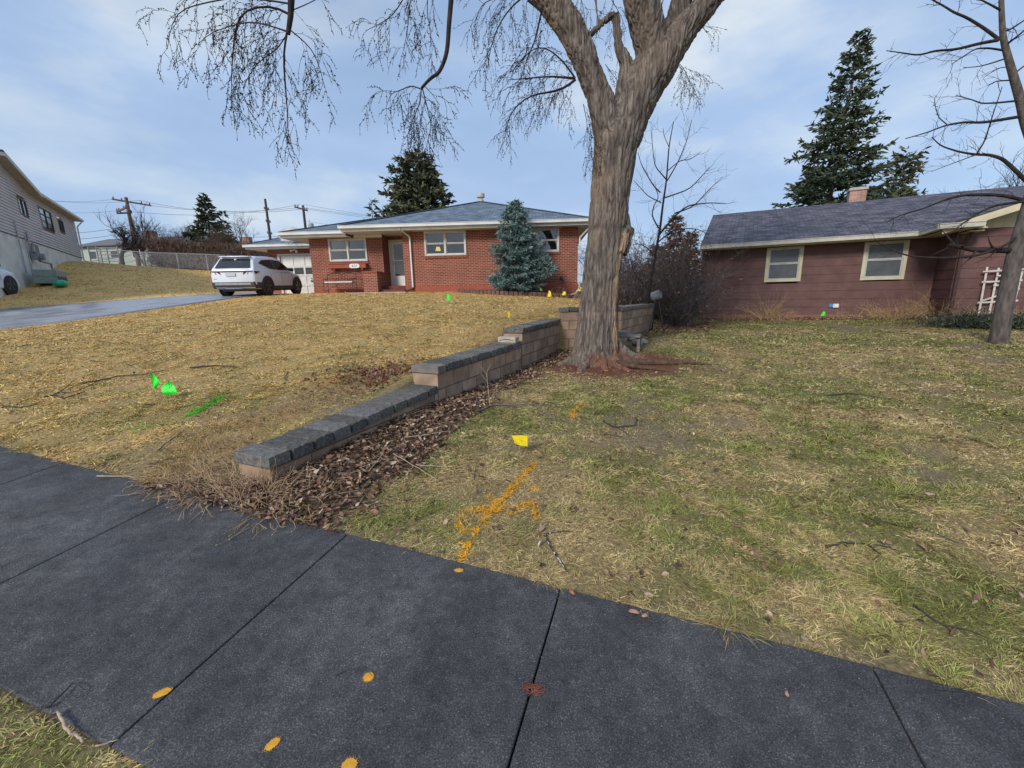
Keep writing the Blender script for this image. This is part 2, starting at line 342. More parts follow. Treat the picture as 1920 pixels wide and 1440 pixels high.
V = np.stack([XX, YY, ZZ], -1).reshape(-1, 3); nx_, ny_ = len(tt), len(yy)
i = (np.arange(ny_ - 1)[:, None] * nx_ + np.arange(nx_ - 1)[None]).ravel()
gcols = gcol(V[:, 0], V[:, 1])
groundm = M('ground_cover', (.62, .62, .62), (1.32, 1.30, 1.25), scale=38, rough=.95, bump=.008, bscale=70, attr=True, spec=.1, detail=10, lo=.33, hi=.68)
tag(newobj('ground', np_mesh('ground', V, np.stack([i, i+1, i+1+nx_, i+nx_], 1), True, gcols), groundm), kind='structure')
# ------------------------------------------------------------------ sidewalk slabs
def sp(u, v, h=0.0):
    q = SP + SU * u + SV * v; return (q[0], q[1], plane(q[0], q[1]) + h)
sw = MB(); JU = [-12.45, -11.05, -9.65, -8.25, -6.85, -5.6, -4.22, -2.83, -1.44, 0, 1.36, 2.73, 4.1, 5.5, 6.9, 8.3, 9.7]
for a, b_ in zip(JU[:-1], JU[1:]):
    g = .0036; top = [sp(a+g, -1.262, .015), sp(b_-g, -1.262, .015), sp(b_-g, 0, .015), sp(a+g, 0, .015)]
    sw.slab(top, .11)
swm = bpy.data.materials.new('wet_concrete'); swm.use_nodes = True; n = swm.node_tree; b = n.nodes['Principled BSDF']; K = n.links.new
tcn = n.nodes.new('ShaderNodeTexCoord'); b.inputs['Specular IOR Level'].default_value = .38
def NN(s, d=6, r=.6):
    q = n.nodes.new('ShaderNodeTexNoise'); q.inputs['Scale'].default_value = s; q.inputs['Detail'].default_value = d; q.inputs['Roughness'].default_value = r; K(tcn.outputs['Object'], q.inputs['Vector']); return q
def RR_(src, stops):
    q = n.nodes.new('ShaderNodeValToRGB'); K(src, q.inputs[0]); q.color_ramp.elements[0].position = stops[0][0]; q.color_ramp.elements[0].color = (*stops[0][1], 1)
    q.color_ramp.elements[1].position = stops[-1][0]; q.color_ramp.elements[1].color = (*stops[-1][1], 1)
    for s in stops[1:-1]: e_ = q.color_ramp.elements.new(s[0]); e_.color = (*s[1], 1)
    return q
base = RR_(NN(1.5, 9, .68).outputs['Fac'], [(.26, (.024, .0235, .025)), (.42, (.044, .0435, .046)), (.52, (.056, .055, .057)), (.62, (.074, .073, .075)), (.76, (.105, .102, .102))])
grain = RR_(NN(170, 4, .75).outputs['Fac'], [(.34, (.40, .40, .40)), (.50, (1, 1, 1)), (.60, (1.8, 1.8, 1.8)), (.68, (4.6, 4.6, 4.6))])
blot = RR_(NN(14, 6, .65).outputs['Fac'], [(.3, (.66, .66, .66)), (.7, (1.34, 1.31, 1.27))])
m1 = n.nodes.new('ShaderNodeMix'); m1.data_type = 'RGBA'; m1.blend_type = 'MULTIPLY'; m1.inputs['Factor'].default_value = 1; K(base.outputs[0], m1.inputs['A']); K(grain.outputs[0], m1.inputs['B'])
m2 = n.nodes.new('ShaderNodeMix'); m2.data_type = 'RGBA'; m2.blend_type = 'MULTIPLY'; m2.inputs['Factor'].default_value = 1; K(m1.outputs['Result'], m2.inputs['A']); K(blot.outputs[0], m2.inputs['B']); K(m2.outputs['Result'], b.inputs['Base Color'])
ro = n.nodes.new('ShaderNodeMapRange'); ro.inputs[1].default_value = .35; ro.inputs[2].default_value = .65; ro.inputs[3].default_value = .52; ro.inputs[4].default_value = .85; K(NN(2.3, 6).outputs['Fac'], ro.inputs[0]); K(ro.outputs[0], b.inputs['Roughness'])
bp = n.nodes.new('ShaderNodeBump'); bp.inputs['Distance'].default_value = .0035; K(NN(120, 4, .7).outputs['Fac'], bp.inputs['Height']); K(bp.outputs[0], b.inputs['Normal'])
tag(sw.build('sidewalk', swm, bevel=.007, seg=2), kind='structure')
# ------------------------------------------------------------------ driveway
def resample(P, n):
    P = np.array(P, float); s = np.r_[0, np.cumsum(np.linalg.norm(np.diff(P, axis=0), axis=1))]; t = np.linspace(0, s[-1], n)
    return np.stack([np.interp(t, s, P[:, k]) for k in range(P.shape[1])], 1)
def smooth_line(P, n, it=3):
    Q = resample(P, n)
    for _ in range(it): Q[1:-1] = (Q[:-2] + 2 * Q[1:-1] + Q[2:]) / 4
    return Q
A_, B_ = smooth_line(DRN, 60, 30), smooth_line(DRF, 60, 30); nW = 14
G = np.stack([A_ + (B_ - A_) * k / (nW - 1) for k in range(nW)], 1); Z = H0(G[..., 0], G[..., 1]) + .035
Vt = np.concatenate([G, Z[..., None]], -1); Vd = Vt.copy(); Vd[..., 2] -= .12
Vt = np.concatenate([Vd[:, :1], Vt, Vd[:, -1:]], 1); nn = nW + 2; Vt = Vt.reshape(-1, 3)
i = (np.arange(59)[:, None] * nn + np.arange(nn - 1)[None]).ravel()
drm = M('damp_driveway', (.22, .235, .27), (.31, .325, .36), scale=1.3, rough=.22, rough2=.5, bump=.003, bscale=60, spec=.6)
tag(newobj('driveway', np_mesh('driveway', Vt, np.stack([i, i+nn, i+1+nn, i+1], 1)), drm), kind='structure')
# ================================================================== RETAINING WALL
blockm = Mbrick('wall_block', (.30, .20, .135), (.42, .295, .205), (.14, .095, .07), .405, .203, .007, bump=.006, noise_s=5, dark=.62)
capm = M('cap_block', (.052, .050, .047), (.185, .172, .155), scale=34, rough=.95, bump=.006, bscale=120, detail=12, c3=(.100, .096, .090), lo=.28, hi=.76, spec=.25)
caps_ = [capm, M('cap_block_brown', (.062, .056, .050), (.22, .20, .175), scale=30, rough=.95, bump=.006, bscale=120, detail=12, c3=(.125, .115, .103), lo=.28, hi=.76), M('cap_block_light', (.075, .073, .070), (.25, .235, .22), scale=30, rough=.95, bump=.006, bscale=120, detail=12, c3=(.145, .14, .132), lo=.28, hi=.76)]
capm2 = M('cap_block_pale', (.13, .115, .105), (.22, .19, .165), scale=6, rough=.9, bump=.006, bscale=80, detail=9)
wall = thing('retaining_wall', 'stepped retaining wall of tan concrete blocks with dark weathered caps between the two lawns', 'wall', (-1.83, 2.96, 0))
WO = np.array([-1.83, 2.96]); rngw = random.Random(5)
def wall_run(p0, p1, z0, z1, caplen=.213, base=-.1, width=.40, mats=None, joint=0):
    p0, p1 = np.array(p0, float) - WO, np.array(p1, float) - WO; d = p1 - p0; Ln = np.linalg.norm(d); d /= Ln; nl = np.array([-d[1], d[0]])   # left
    ang = math.atan2(d[1], d[0]); ct = .09
    zb0, zb1 = z0 - ct - .004, z1 - ct - .004
    # block courses, local frame x along the run
    V = []; inx = .025
    for (s, zz) in ((.03, zb0), (Ln, zb1)):
        for off in (inx, width - .01):
            for h in (0, base - zb0): V.append((s, off, (zz - zb0) + h if h == 0 else h))
    m_ = MB(); m_.add(V, [(0, 1, 5, 4), (2, 6, 7, 3), (0, 4, 6, 2), (0, 2, 3, 1), (4, 5, 7, 6)])
    o = m_.build('block_courses', blockm, wall); o.location = (p0[0], p0[1], zb0); o.rotation_euler = (0, 0, ang)
    k = max(1, round(Ln / caplen)); st = Ln / k
    for q in range(k):
        a, b2 = q * st, (q + 1) * st; mb = MB(); za, zb_ = lerp(z0, z1, a / Ln), lerp(z0, z1, b2 / Ln); g = .008 + rngw.random() * .005
        dz = rngw.uniform(-.005, .005); dy = rngw.uniform(-.011, .011)
        c = ((a + b2) / 2, width / 2 + dy, (za + zb_) / 2 - ct / 2 + dz)
        tilt = math.atan2(zb_ - za, b2 - a)
        hx, hy, hz = st / 2 - g, width / 2, ct / 2; rr_ = random.Random(q * 7 + int(z0 * 100))
        nxx, nyy = 6, 9; P = []; 
        mb.box(-hx, hx, -hy, hy, -hz, hz)
        mat_ = capm2 if (mats and q in mats) else caps_[rngw.randrange(3)]
        oo = mb.build('cap_stone', mat_, wall, bevel=.007, seg=2)
        P2 = p0 + d * c[0] + nl * c[1]; oo.location = (P2[0], P2[1], c[2]); oo.rotation_euler = (rngw.uniform(-.01, .01), -tilt + rngw.uniform(-.008, .008), ang + rngw.uniform(-.012, .012))
def wl(y, off=0): return (.445 * y - 3.15 + off, y)
wall_run(wl(2.96), wl(5.06), .535, .625, base=-.05)
wall_run(wl(5.05), wl(7.52), .862, .888, mats={0})
wall_run(wl(7.55), wl(10.0), 1.115, 1.15, caplen=.21)
wall_run((1.12, 9.60), (2.52, 9.66), 1.395, 1.395, width=.36)
wall_run((2.52, 9.62), (4.05, 12.1), 1.385, 1.385, caplen=.2, width=.36, mats=set(range(0, 40)))
bb = MB(); d = np.array([.4066, .9136]); c = np.array(wl(7.36)) - .42 * d * 0 + np.array([-.9136, .4066]) * .19
bb.box(-.085, .085, -.17, .17, 0, .095)
o = bb.build('concrete_block', M('split_block', (.36, .31, .25), (.46, .40, .33), scale=9, rough=.9, bump=.006), bevel=.008, seg=2); o.location = (c[0], c[1], .885); o.rotation_euler = (0, 0, math.radians(66 - 90 + 90 - 0))
tag(o, 'loose pale cracked concrete block sitting on the upper step of the retaining wall', 'block')
cr_ = MB(); cr_.tube([(-.087, -.13, .035), (-.089, -.06, .055), (-.089, .02, .06), (-.087, .10, .045), (-.087, .14, .02)], .004, 4); cr_.build('crack', black, o)
# ================================================================== BRICK HOUSE
brickm = Mbrick('red_brick', (.17, .030, .018), (.27, .056, .032), (.40, .235, .17), .21, .072, .0105, bump=.006, noise_s=1.2, dark=.78)
soldier = Mbrick('sill_brick', (.16, .035, .022), (.24, .055, .03), (.30, .17, .12), .068, .22, .009, offs=0, bump=.006)
terra = M('terracotta_paint', (.26, .062, .035), (.33, .085, .048), scale=2.5, rough=.75, bump=.002)
darkred = M('dark_red_step', (.10, .024, .017), (.15, .035, .022), scale=3, rough=.7)
shingB = Mbrick('blue_grey_shingles', (.09, .13, .18), (.20, .255, .32), (.05, .07, .10), .30, .14, .008, bump=.014, noise_s=2.2, dark=.65, rough=.8)
frameB = M('pale_window_frame', (.48, .47, .44), (.58, .57, .54), scale=4, rough=.5)
curtain = M('curtain_cloth', (.20, .20, .21), (.46, .46, .46), scale=5, rough=.9, stretch=(6, 1, .5), lo=.3, hi=.7)
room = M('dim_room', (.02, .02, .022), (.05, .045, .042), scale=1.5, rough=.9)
BH = thing('brick_house', 'single storey red brick house with blue grey hip roof, white front door and attached garage', 'house', (-4.72, 19.52, 1.7 * .025), math.radians(-3.6)); BH.scale = (1.006, 1.045, .975)
def wall_with_holes(mb, x0, x1, z0, z1, y0, y1, holes):
    """solid wall from x0..x1 with rectangular openings (hx0,hx1,hz0,hz1); thickness y0..y1; butted boxes"""
    xs = sorted(set([x0, x1] + [h[0] for h in holes] + [h[1] for h in holes]))
    for a, b in zip(xs[:-1], xs[1:]):
        hs = sorted([h for h in holes if h[0] <= a + 1e-6 and h[1] >= b - 1e-6], key=lambda h: h[2]); z = z0
        for h in hs:
            if h[2] > z: mb.box(a, b, y0, y1, z, h[2])
            z = h[3]
        if z < z1: mb.box(a, b, y0, y1, z, z1)
def sash_window(parent, x0, x1, z0, z1, y, fm, n=2, blinds=True, fw=.07, out=.05, mid=.5, blindm=None, glassm=None, inner=None):
    f = MB(); o_ = y - out; yb = y + .06
    f.box(x0, x1, o_, yb, z0, z0 + fw); f.box(x0, x1, o_, yb, z1 - fw, z1); f.box(x0, x0 + fw, o_ + .002, yb, z0 + fw, z1 - fw); f.box(x1 - fw, x1, o_ + .002, yb, z0 + fw, z1 - fw)
    wd = (x1 - x0 - fw) / n
    for k in range(1, n): f.box(x0 + k * wd, x0 + k * wd + fw, o_ + .002, yb, z0 + fw, z1 - fw)
    wo = f.build('window', fm, parent, bevel=.004)
    for k in range(n):
        a = x0 + fw + k * wd; b = a + wd - fw; zm = z0 + fw + (z1 - z0 - 2 * fw) * mid
        s = MB(); w_ = .032; yy_ = y + .008
        for (q0, q1) in ((z0 + fw, zm), (zm, z1 - fw)):
            dy = 0 if q0 < zm - .01 else -.022
            s.box(a, b, yy_ + dy, yy_ + .03 + dy, q0, q0 + w_); s.box(a, b, yy_ + dy, yy_ + .03 + dy, q1 - w_, q1); s.box(a, a + w_, yy_ + dy, yy_ + .03 + dy, q0 + w_, q1 - w_); s.box(b - w_, b, yy_ + dy, yy_ + .03 + dy, q0 + w_, q1 - w_)
        s.build('sash', fm, wo)
        p = MB(); p.box(a + .02, b - .02, yy_ + .016, yy_ + .020, z0 + fw, z1 - fw); p.build('pane', glassm or glass, wo)
    return wo
def ribbed_slats(parent, x0, x1, z0, z1, y, m, pitch=.05, name='blind'):
    s = MB(); z = z0
    while z < z1: s.box(x0, x1, y, y + .004, z, min(z1, z + pitch * .8)); z += pitch
    return s.build(name, m, parent)
# translucent-looking panes are real glass with a lit curtain and room behind
gl = bpy.data.materials.new('clear_pane'); gl.use_nodes = True; n = gl.node_tree; n.nodes.clear()
o_ = n.nodes.new('ShaderNodeOutputMaterial'); ms_ = n.nodes.new('ShaderNodeMixShader'); tr = n.nodes.new('ShaderNodeBsdfTransparent'); tr.inputs[0].default_value = (.62, .66, .68, 1)
gs = n.nodes.new('ShaderNodeBsdfGlossy'); gs.inputs['Roughness'].default_value = .02; fr = n.nodes.new('ShaderNodeFresnel'); fr.inputs[0].default_value = 1.9
n.links.new(fr.outputs[0], ms_.inputs[0]); n.links.new(tr.outputs[0], ms_.inputs[1]); n.links.new(gs.outputs[0], ms_.inputs[2]); n.links.new(ms_.outputs[0], o_.inputs[0])
FZ = 2.165
w1 = (.98, 2.82, 3.50, 4.56); w2 = (5.00, 6.85, 3.54, 4.56); ww = (-3.62, -1.84, 3.40, 4.43)
mb = MB(); wall_with_holes(mb, 0, 7.65, FZ, 4.66, 0, .22, [w1, w2]); mb.box(7.43, 7.65, .22, 8, FZ, 4.66); mb.box(0, .22, .22, 1.35, FZ, 4.66); mb.box(0.0, 7.43, 7.8, 8, FZ, 4.66)
wall_with_holes(mb, -4.53, -1.12, FZ - .02, 4.52, .55, .77, [ww]); mb.box(-1.34, -1.12, .77, 1.35, FZ - .02, 4.56); mb.box(-4.53, -4.31, .77, 7.8, FZ - .02, 4.46)
mb.box(-1.12, 0, 1.35, 1.5, FZ + .02, 4.66); mb.box(-8.37, -7.86, 3.3, 3.5, 1.9, 4.42); mb.box(-7.86, -5.1, 3.3, 3.5, 4.12, 4.42); mb.box(-5.1, -4.53, 3.3, 3.5, 1.9, 4.42); mb.box(-8.37, -8.17, 3.5, 8, 1.9, 4.42)
mb.build('brick_wall', brickm, BH)
mb = MB(); mb.box(0.002, 7.652, -.012, .22, .9, FZ); mb.box(7.43, 7.662, .22, 8, .9, FZ); mb.box(-4.54, -1.13, .535, .77, 1.3, FZ - .02); mb.box(-4.542, -4.31, .77, 7.9, 1.3, FZ - .02)
mb.build('foundation', terra, BH, bevel=.01)
for (a, b, z0, z1) in (w1, w2, ww):
    yy_ = .55 if a < 0 else 0
    wo = sash_window(BH, a, b, z0, z1, yy_, frameB, glassm=gl)
    c = MB(); nf = 26; 
    for k in range(nf):
        t0, t1 = a + .08 + (b-a-.16) * k / nf, a + .08 + (b-a-.16) * (k + 1) / nf
        d0, d1 = (.02 if k % 2 else 0), (0 if k % 2 else .02)
        if a > 3 or a < 0 or k < 0: c.add([(t0, yy_ + .17 + d0, z0 + .06), (t1, yy_ + .17 + d1, z0 + .06), (t1, yy_ + .17 + d1, z1 - .06), (t0, yy_ + .17 + d0, z1 - .06)], [(0, 1, 2, 3)])
    if c.v: c.build('curtain', curtain, wo)
    bl = MB(); z = z1 - .09
    top = z0 + (z1 - z0) * (.52 if a > 0 and a < 3 else .30)
    while z > top: bl.add([(a + .1, yy_ + .11, z), (b - .1, yy_ + .11, z), (b - .1, yy_ + .135, z + .035), (a + .1, yy_ + .135, z + .035)], [(0, 1, 2, 3)]); z -= .045
    bl.build('blind', M('blind_slat', (.22, .23, .25), (.28, .29, .31), rough=.6), wo)
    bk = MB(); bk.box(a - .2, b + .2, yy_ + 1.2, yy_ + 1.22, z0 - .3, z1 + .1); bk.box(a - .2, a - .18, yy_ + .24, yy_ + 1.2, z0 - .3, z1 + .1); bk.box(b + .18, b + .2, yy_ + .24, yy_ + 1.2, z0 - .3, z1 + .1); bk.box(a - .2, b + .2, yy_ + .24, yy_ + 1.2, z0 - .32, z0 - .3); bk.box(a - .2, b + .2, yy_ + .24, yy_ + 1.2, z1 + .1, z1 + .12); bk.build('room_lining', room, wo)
    s = MB(); s.box(a - .03, b + .05, yy_ - .035, yy_ + .001, z0 - .11, z0 - .002); s.build('window_sill', soldier, wo)
# warm lamp seen in the left half of the main window
lm = bpy.data.materials.new('lamp_shade_lit'); lm.use_nodes = True; lm.node_tree.nodes['Principled BSDF'].inputs['Base Color'].default_value = (.7, .4, .12, 1); lm.node_tree.nodes['Principled BSDF'].inputs['Emission Color'].default_value = (1, .62, .18, 1); lm.node_tree.nodes['Principled BSDF'].inputs['Emission Strength'].default_value = 1.6
t = thing('table_lamp', 'glowing amber lamp behind the left half of the window beside the front door', 'lamp', (0, 0, 0)); mb = MB(); mb.lathe((0, 0, 0), [(.08, .0), (.12, .005), (.08, .17), (.07, .17)], 14); mb.build('lamp_shade', lm, t); mb = MB(); mb.lathe((0, 0, -.34), [(.09, 0), (.09, .02), (.03, .06), (.06, .16), (.02, .26), (.015, .34)], 12); mb.build('base', black, t)
def blocal(x, y, z):
    a = math.radians(-3.6); x, y = x * 1.006, y * 1.045; return (-4.72 + x * math.cos(a) - y * math.sin(a), 19.52 + x * math.sin(a) + y * math.cos(a), z * .975 + .0425)
t.location = blocal(1.42, .62, 3.78)
# roof planes
def hip(parent, x0, x1, y0, y1, z, ra, rb, name='roof', m=None, th=.05):
    """eave rectangle at height z, ridge from ra to rb (3-d)"""
    m = m or shingB; mb = MB(); A, B, C, D = (x0, y0, z), (x1, y0, z), (x1, y1, z), (x0, y1, z)
    F = [[A, B, rb, ra], [B, C, rb], [C, D, ra, rb], [D, A, ra]]
    for f in F:
        g = []; [g.append(q) for q in f if not any(np.allclose(q, r) for r in g)]
        mb.slab(g, th)
    r = mb.build(name, m, parent)
    return r
r1 = hip(BH, -2.52, 8.25, -.62, 8.5, 4.80, (3.0, 4.0, 6.62), (3.02, 4.0, 6.62))
r2 = hip(BH, -5.55, 3.0, -.08, 7.4, 4.68, (-2.4, 3.6, 5.86), (3.0, 3.6, 5.86))
r3 = hip(BH, -9.2, -4.0, 2.68, 9.2, 4.56, (-7.2, 6.0, 5.70), (-4.0, 6.0, 5.70))
capr = MB(); capm_ = shingB
for a, b in (((-2.52, -.62, 4.82), (3.0, 4, 6.64)), ((8.25, -.62, 4.82), (3.0, 4, 6.64)), ((-5.55, -.08, 4.70), (-2.4, 3.6, 5.88)), ((-2.4, 3.6, 5.88), (1.2, 3.6, 5.88)), ((-9.2, 2.68, 4.58), (-7.2, 6, 5.72)), ((-7.2, 6, 5.72), (-4.6, 6, 5.72))):
    capr.bar(a, b, .2, .03)
capr.build('hip_cap', M('hip_cap_shingle', (.06, .085, .12), (.10, .13, .17), scale=9), r1)
v = MB(); v.lathe((3.0, 4.0, 6.60), [(.16, 0), (.16, .09), (.10, .12), (.10, .18), (.20, .22), (.21, .30), (.21, .40), (.17, .43)], 18); v.build('roof_vent', M('vent_metal', (.42, .41, .38), (.52, .50, .46), scale=7, rough=.5), r1)
# fascia and gutters
def gutter(parent, P, z, h=.13, d=.12, m=gutterw):
    g = MB()
    for a, b in zip(P[:-1], P[1:]):
        a3, b3 = np.array([a[0], a[1], z - h/2]), np.array([b[0], b[1], z - h/2]); g.bar(a3, b3, d, h); g.bar(a3 + [0, 0, h/2 - .012], b3 + [0, 0, h/2 - .012], d + .03, .024)
    return g.build('gutter', m, parent, bevel=.006)
gutter(BH, [(-2.52, -.66), (8.29, -.66)], 4.80); gutter(BH, [(-5.55, -.12), (-2.4, -.12)], 4.68); gutter(BH, [(-9.2, 2.64), (-4.6, 2.64)], 4.56); gutter(BH, [(-5.59, -.05), (-5.59, 7)], 4.68); gutter(BH, [(8.29, -.6), (8.29, 8.4)], 4.80)
f = MB(); f.box(-2.5, 8.2, -.58, -.555, 4.56, 4.74); f.box(-2.50, -2.47, -.555, .6, 4.56, 4.74); f.box(8.18, 8.2, -.555, 8.4, 4.56, 4.74)
f.box(-5.52, -2.5, -.05, -.025, 4.45, 4.62); f.box(-5.52, -5.50, -.025, 7.3, 4.45, 4.62); f.box(-9.15, -4.6, 2.72, 2.745, 4.34, 4.5); f.box(-9.15, -9.13, 2.745, 9, 4.34, 4.5); f.build('fascia', gutterw, BH)
s = MB(); s.box(-2.47, 8.18, -.555, .0, 4.585, 4.60); s.box(-2.47, 0, 0, 1.35, 4.585, 4.60); s.box(7.65, 8.18, 0, 8.3, 4.585, 4.60); s.box(-5.5, -2.48, -.025, .55, 4.47, 4.485); s.box(-5.5, -4.53, .55, 7.3, 4.47, 4.485); s.box(-9.13, -4.55, 2.745, 3.3, 4.36, 4.375); s.box(-9.13, -8.37, 3.3, 9, 4.36, 4.375); s.build('soffit', soffit, BH)
f = MB(); f.box(-2.4, -1.1, .5, .56, 4.44, 4.58); f.box(.5, 7.0, -.03, -.002, 4.57, 4.584); f.build('frieze_board', soffit, BH)
# front door and storm door
d = MB(); d.box(-1.10, -.98, 1.28, 1.352, 2.24, 4.42); d.box(-.10, -.0, 1.28, 1.352, 2.24, 4.42); d.box(-.98, -.10, 1.28, 1.352, 4.34, 4.42); fr_ = d.build('door_frame', white, BH, bevel=.005)
d = MB(); x0, x1, y0, y1 = -.97, -.11, 1.24, 1.275
d.box(x0, x0 + .13, y0, y1, 2.24, 4.33); d.box(x1 - .13, x1, y0, y1, 2.24, 4.33); d.box(x0 + .13, x1 - .13, y0, y1, 2.24, 2.72); d.box(x0 + .13, x1 - .13, y0, y1, 3.42, 3.47); d.box(x0 + .13, x1 - .13, y0, y1, 4.2, 4.33)
dd = d.build('front_door', white, BH, bevel=.004); g = MB(); g.box(x0 + .12, x1 - .12, 1.256, 1.26, 2.7, 4.22); g.build('pane', glass, dd); h = MB(); h.tube([(x0 + .06, 1.24, 3.25), (x0 + .06, 1.19, 3.25), (x0 + .06, 1.19, 3.38), (x0 + .06, 1.24, 3.38)], .011, 6); h.build('handle', galv, dd)
ba = MB(); ba.box(x0 + .1, x1 - .1, 1.30, 1.33, 2.3, 4.3); ba.build('inner_door', M('inner_door_wood', (.12, .05, .03), (.18, .08, .045), rough=.5), dd)
st = MB(); st.box(-1.12, 0, .25, 1.349, 1.6, 2.22); st.build('landing', darkred, BH, bevel=.01); st = MB(); st.box(-1.12, .0, -.10, .249, 1.6, 2.05); st.build('step', darkred, BH, bevel=.01)
pl = MB(); pl.box(-1.78, -1.14, -.32, .533, 1.6, 2.80); pl.build('brick_planter', brickm, BH); pl = MB(); pl.box(-1.82, -1.122, -.34, .53, 2.801, 2.87); pl.build('planter_cap', terra, BH, bevel=.01)
pc = MB(); pc.box(-2.3, .3, -.95, -.36, 1.7, 1.93); pc.build('stoop_slab', M('pale_concrete', (.36, .33, .29), (.46, .43, .38)), BH, bevel=.01)
# flower box and number plate under the wing window
fb = MB(); fb.box(-3.62, -1.86, .30, .51, 3.07, 3.25); fb.box(-3.64, -1.84, .28, .53, 3.25, 3.28); fbx = fb.build('flower_box', terra, BH, bevel=.01)
for bx_ in (-3.4, -2.1): br_ = MB(); br_.box(bx_, bx_ + .06, .34, .55, 2.98, 3.069); br_.build('bracket', terra, fbx)
pt = MB(); n_ = 28; cx_, cz_, a_, b2_ = -2.38, 3.165, .235, .098
poly = [(cx_ + a_ * math.copysign(abs(math.cos(t)) ** .55, math.cos(t)), cz_ + b2_ * math.copysign(abs(math.sin(t)) ** .55, math.sin(t))) for t in np.linspace(0, 2 * math.pi, n_, endpoint=False)]
pt.prism(poly, .268, .279); pp = pt.build('number_plate', M('plate_white', (.72, .74, .74), (.78, .8, .8), rough=.4), BH)
def text(name, body, size, loc, rot, m, parent, ext=.003, font_bold=False, spacing=1.0):
    cu = bpy.data.curves.new(name, 'FONT'); cu.body = body; cu.size = size; cu.extrude = ext; cu.align_x = 'CENTER'; cu.align_y = 'CENTER'; cu.space_character = spacing
    o = bpy.data.objects.new(name, cu); COLL.objects.link(o); o.location = loc; o.rotation_euler = rot; cu.materials.append(m); o.parent = parent
    bpy.context.view_layer.update(); me_ = bpy.data.meshes.new_from_object(o.evaluated_get(bpy.context.evaluated_depsgraph_get())); o2 = newobj(name, me_, None, parent); o2.location = loc; o2.rotation_euler = rot; bpy.data.objects.remove(o); o2.name = name; return o2
text('numbers', '631', .17, (cx_ + .02, .264, cz_), (math.pi / 2, 0, 0), M('number_blue', (.05, .07, .16), (.08, .1, .2)), pp, spacing=1.15)
# garage door
gd = MB(); gx0, gx1, gz0, gz1 = -7.72, -5.24, 1.93, 4.02
gd.box(gx0, gx1, 3.37, 3.40, gz0, gz1); G_ = gd.build('garage_door', white, BH)
fr2 = MB(); fr2.box(-7.86, -7.73, 3.27, 3.42, gz0, 4.12); fr2.box(-5.23, -5.1, 3.27, 3.42, gz0, 4.12); fr2.box(-7.73, -5.23, 3.27, 3.42, 4.03, 4.12); fr2.build('garage_frame', M('garage_trim', (.48, .48, .47), (.56, .56, .55)), BH, bevel=.006)
rows = [gz0, gz0 + .52, gz0 + 1.05, gz0 + 1.50, gz1]; pn = MB(); gw = MB()
for ri in range(4):
    for k in range(4):
        a = gx0 + .02 + k * (gx1 - gx0 - .04) / 4; b = a + (gx1 - gx0 - .04) / 4
        for q in ((a, a + .045, rows[ri], rows[ri+1]), (b - .045, b, rows[ri], rows[ri+1]), (a + .045, b - .045, rows[ri] + .006, rows[ri] + .05), (a + .045, b - .045, rows[ri+1] - .05, rows[ri+1] - .006)): pn.box(q[0], q[1], 3.345, 3.369, q[2], q[3])
        if ri == 2: gw.box(a + .045, b - .045, 3.355, 3.366, rows[ri] + .05, rows[ri+1] - .05)
pn.build('door_panels', white, G_); gw.build('pane', M('garage_glass', (.02, .02, .024), (.04, .045, .05), rough=.08), G_)
h = MB(); h.box(-6.2, -6.1, 3.32, 3.344, 2.62, 2.7); h.cyl((-6.15, 3.32, 2.8), (-6.15, 3.345, 2.8), .03); h.box(-6.3, -6.1, 3.32, 3.344, 1.99, 2.02); h.build('handle', black, G_)
lt_ = MB(); lt_.lathe((-6.82, 3.22, 4.30), [(.05, -.02), (.06, 0), (.05, .1)], 12); lt_.tube([(-6.82, 3.28, 4.34), (-6.74, 3.2, 4.3), (-6.66, 3.1, 4.2)], [.03, .05, .07], 10); lt_.tube([(-6.84, 3.28, 4.34), (-6.93, 3.2, 4.3), (-6.99, 3.1, 4.24)], [.03, .05, .06], 10); lt_.build('wall_light', white, BH, smooth=True)
# downspouts
def downspout(P, parent, m=gutterw, w=.07, name='downspout'):
    q = MB()
    for a, b in zip(P[:-1], P[1:]): q.bar(a, b, w, w)
    return q.build(name, m, parent, bevel=.01)
dsp = downspout([(.10, -.62, 4.68), (.10, -.6, 4.60), (.36, -.07, 4.34), (.36, -.07, 2.12)], BH)
downspout([(.36, -.07, 2.12), (.34, -.09, 2.04), (-.02, -.3, 1.93), (-.15, -.36, 1.9)], dsp, black, name='extension_pipe')
downspout([(8.2, -.6, 4.66), (8.16, -.5, 4.55), (7.72, -.07, 4.10), (7.72, -.07, 1.92), (7.55, -.35, 1.72), (7.05, -.75, 1.58)], BH)
fx = MB(); fx.cyl((6.95, -.06, 2.45), (6.95, -.0, 2.45), .05); fx.tube([(6.95, -.04, 2.45), (6.95, -.13, 2.44), (6.95, -.15, 2.36)], .025, 8); fx.cyl((6.90, -.16, 2.36), (7.0, -.13, 2.36), .07, 12); fx.build('wall_tap', black, BH)
mt = MB(); mt.tube([(6.05, -.1, 1.7), (6.05, -.1, 2.6)], .018, 6); mt.tube([(5.75, -.5, 1.7), (5.75, -.5, 2.3)], .012, 6); mt.build('conduit', M('conduit_brown', (.05, .03, .03), (.08, .04, .04)), BH)
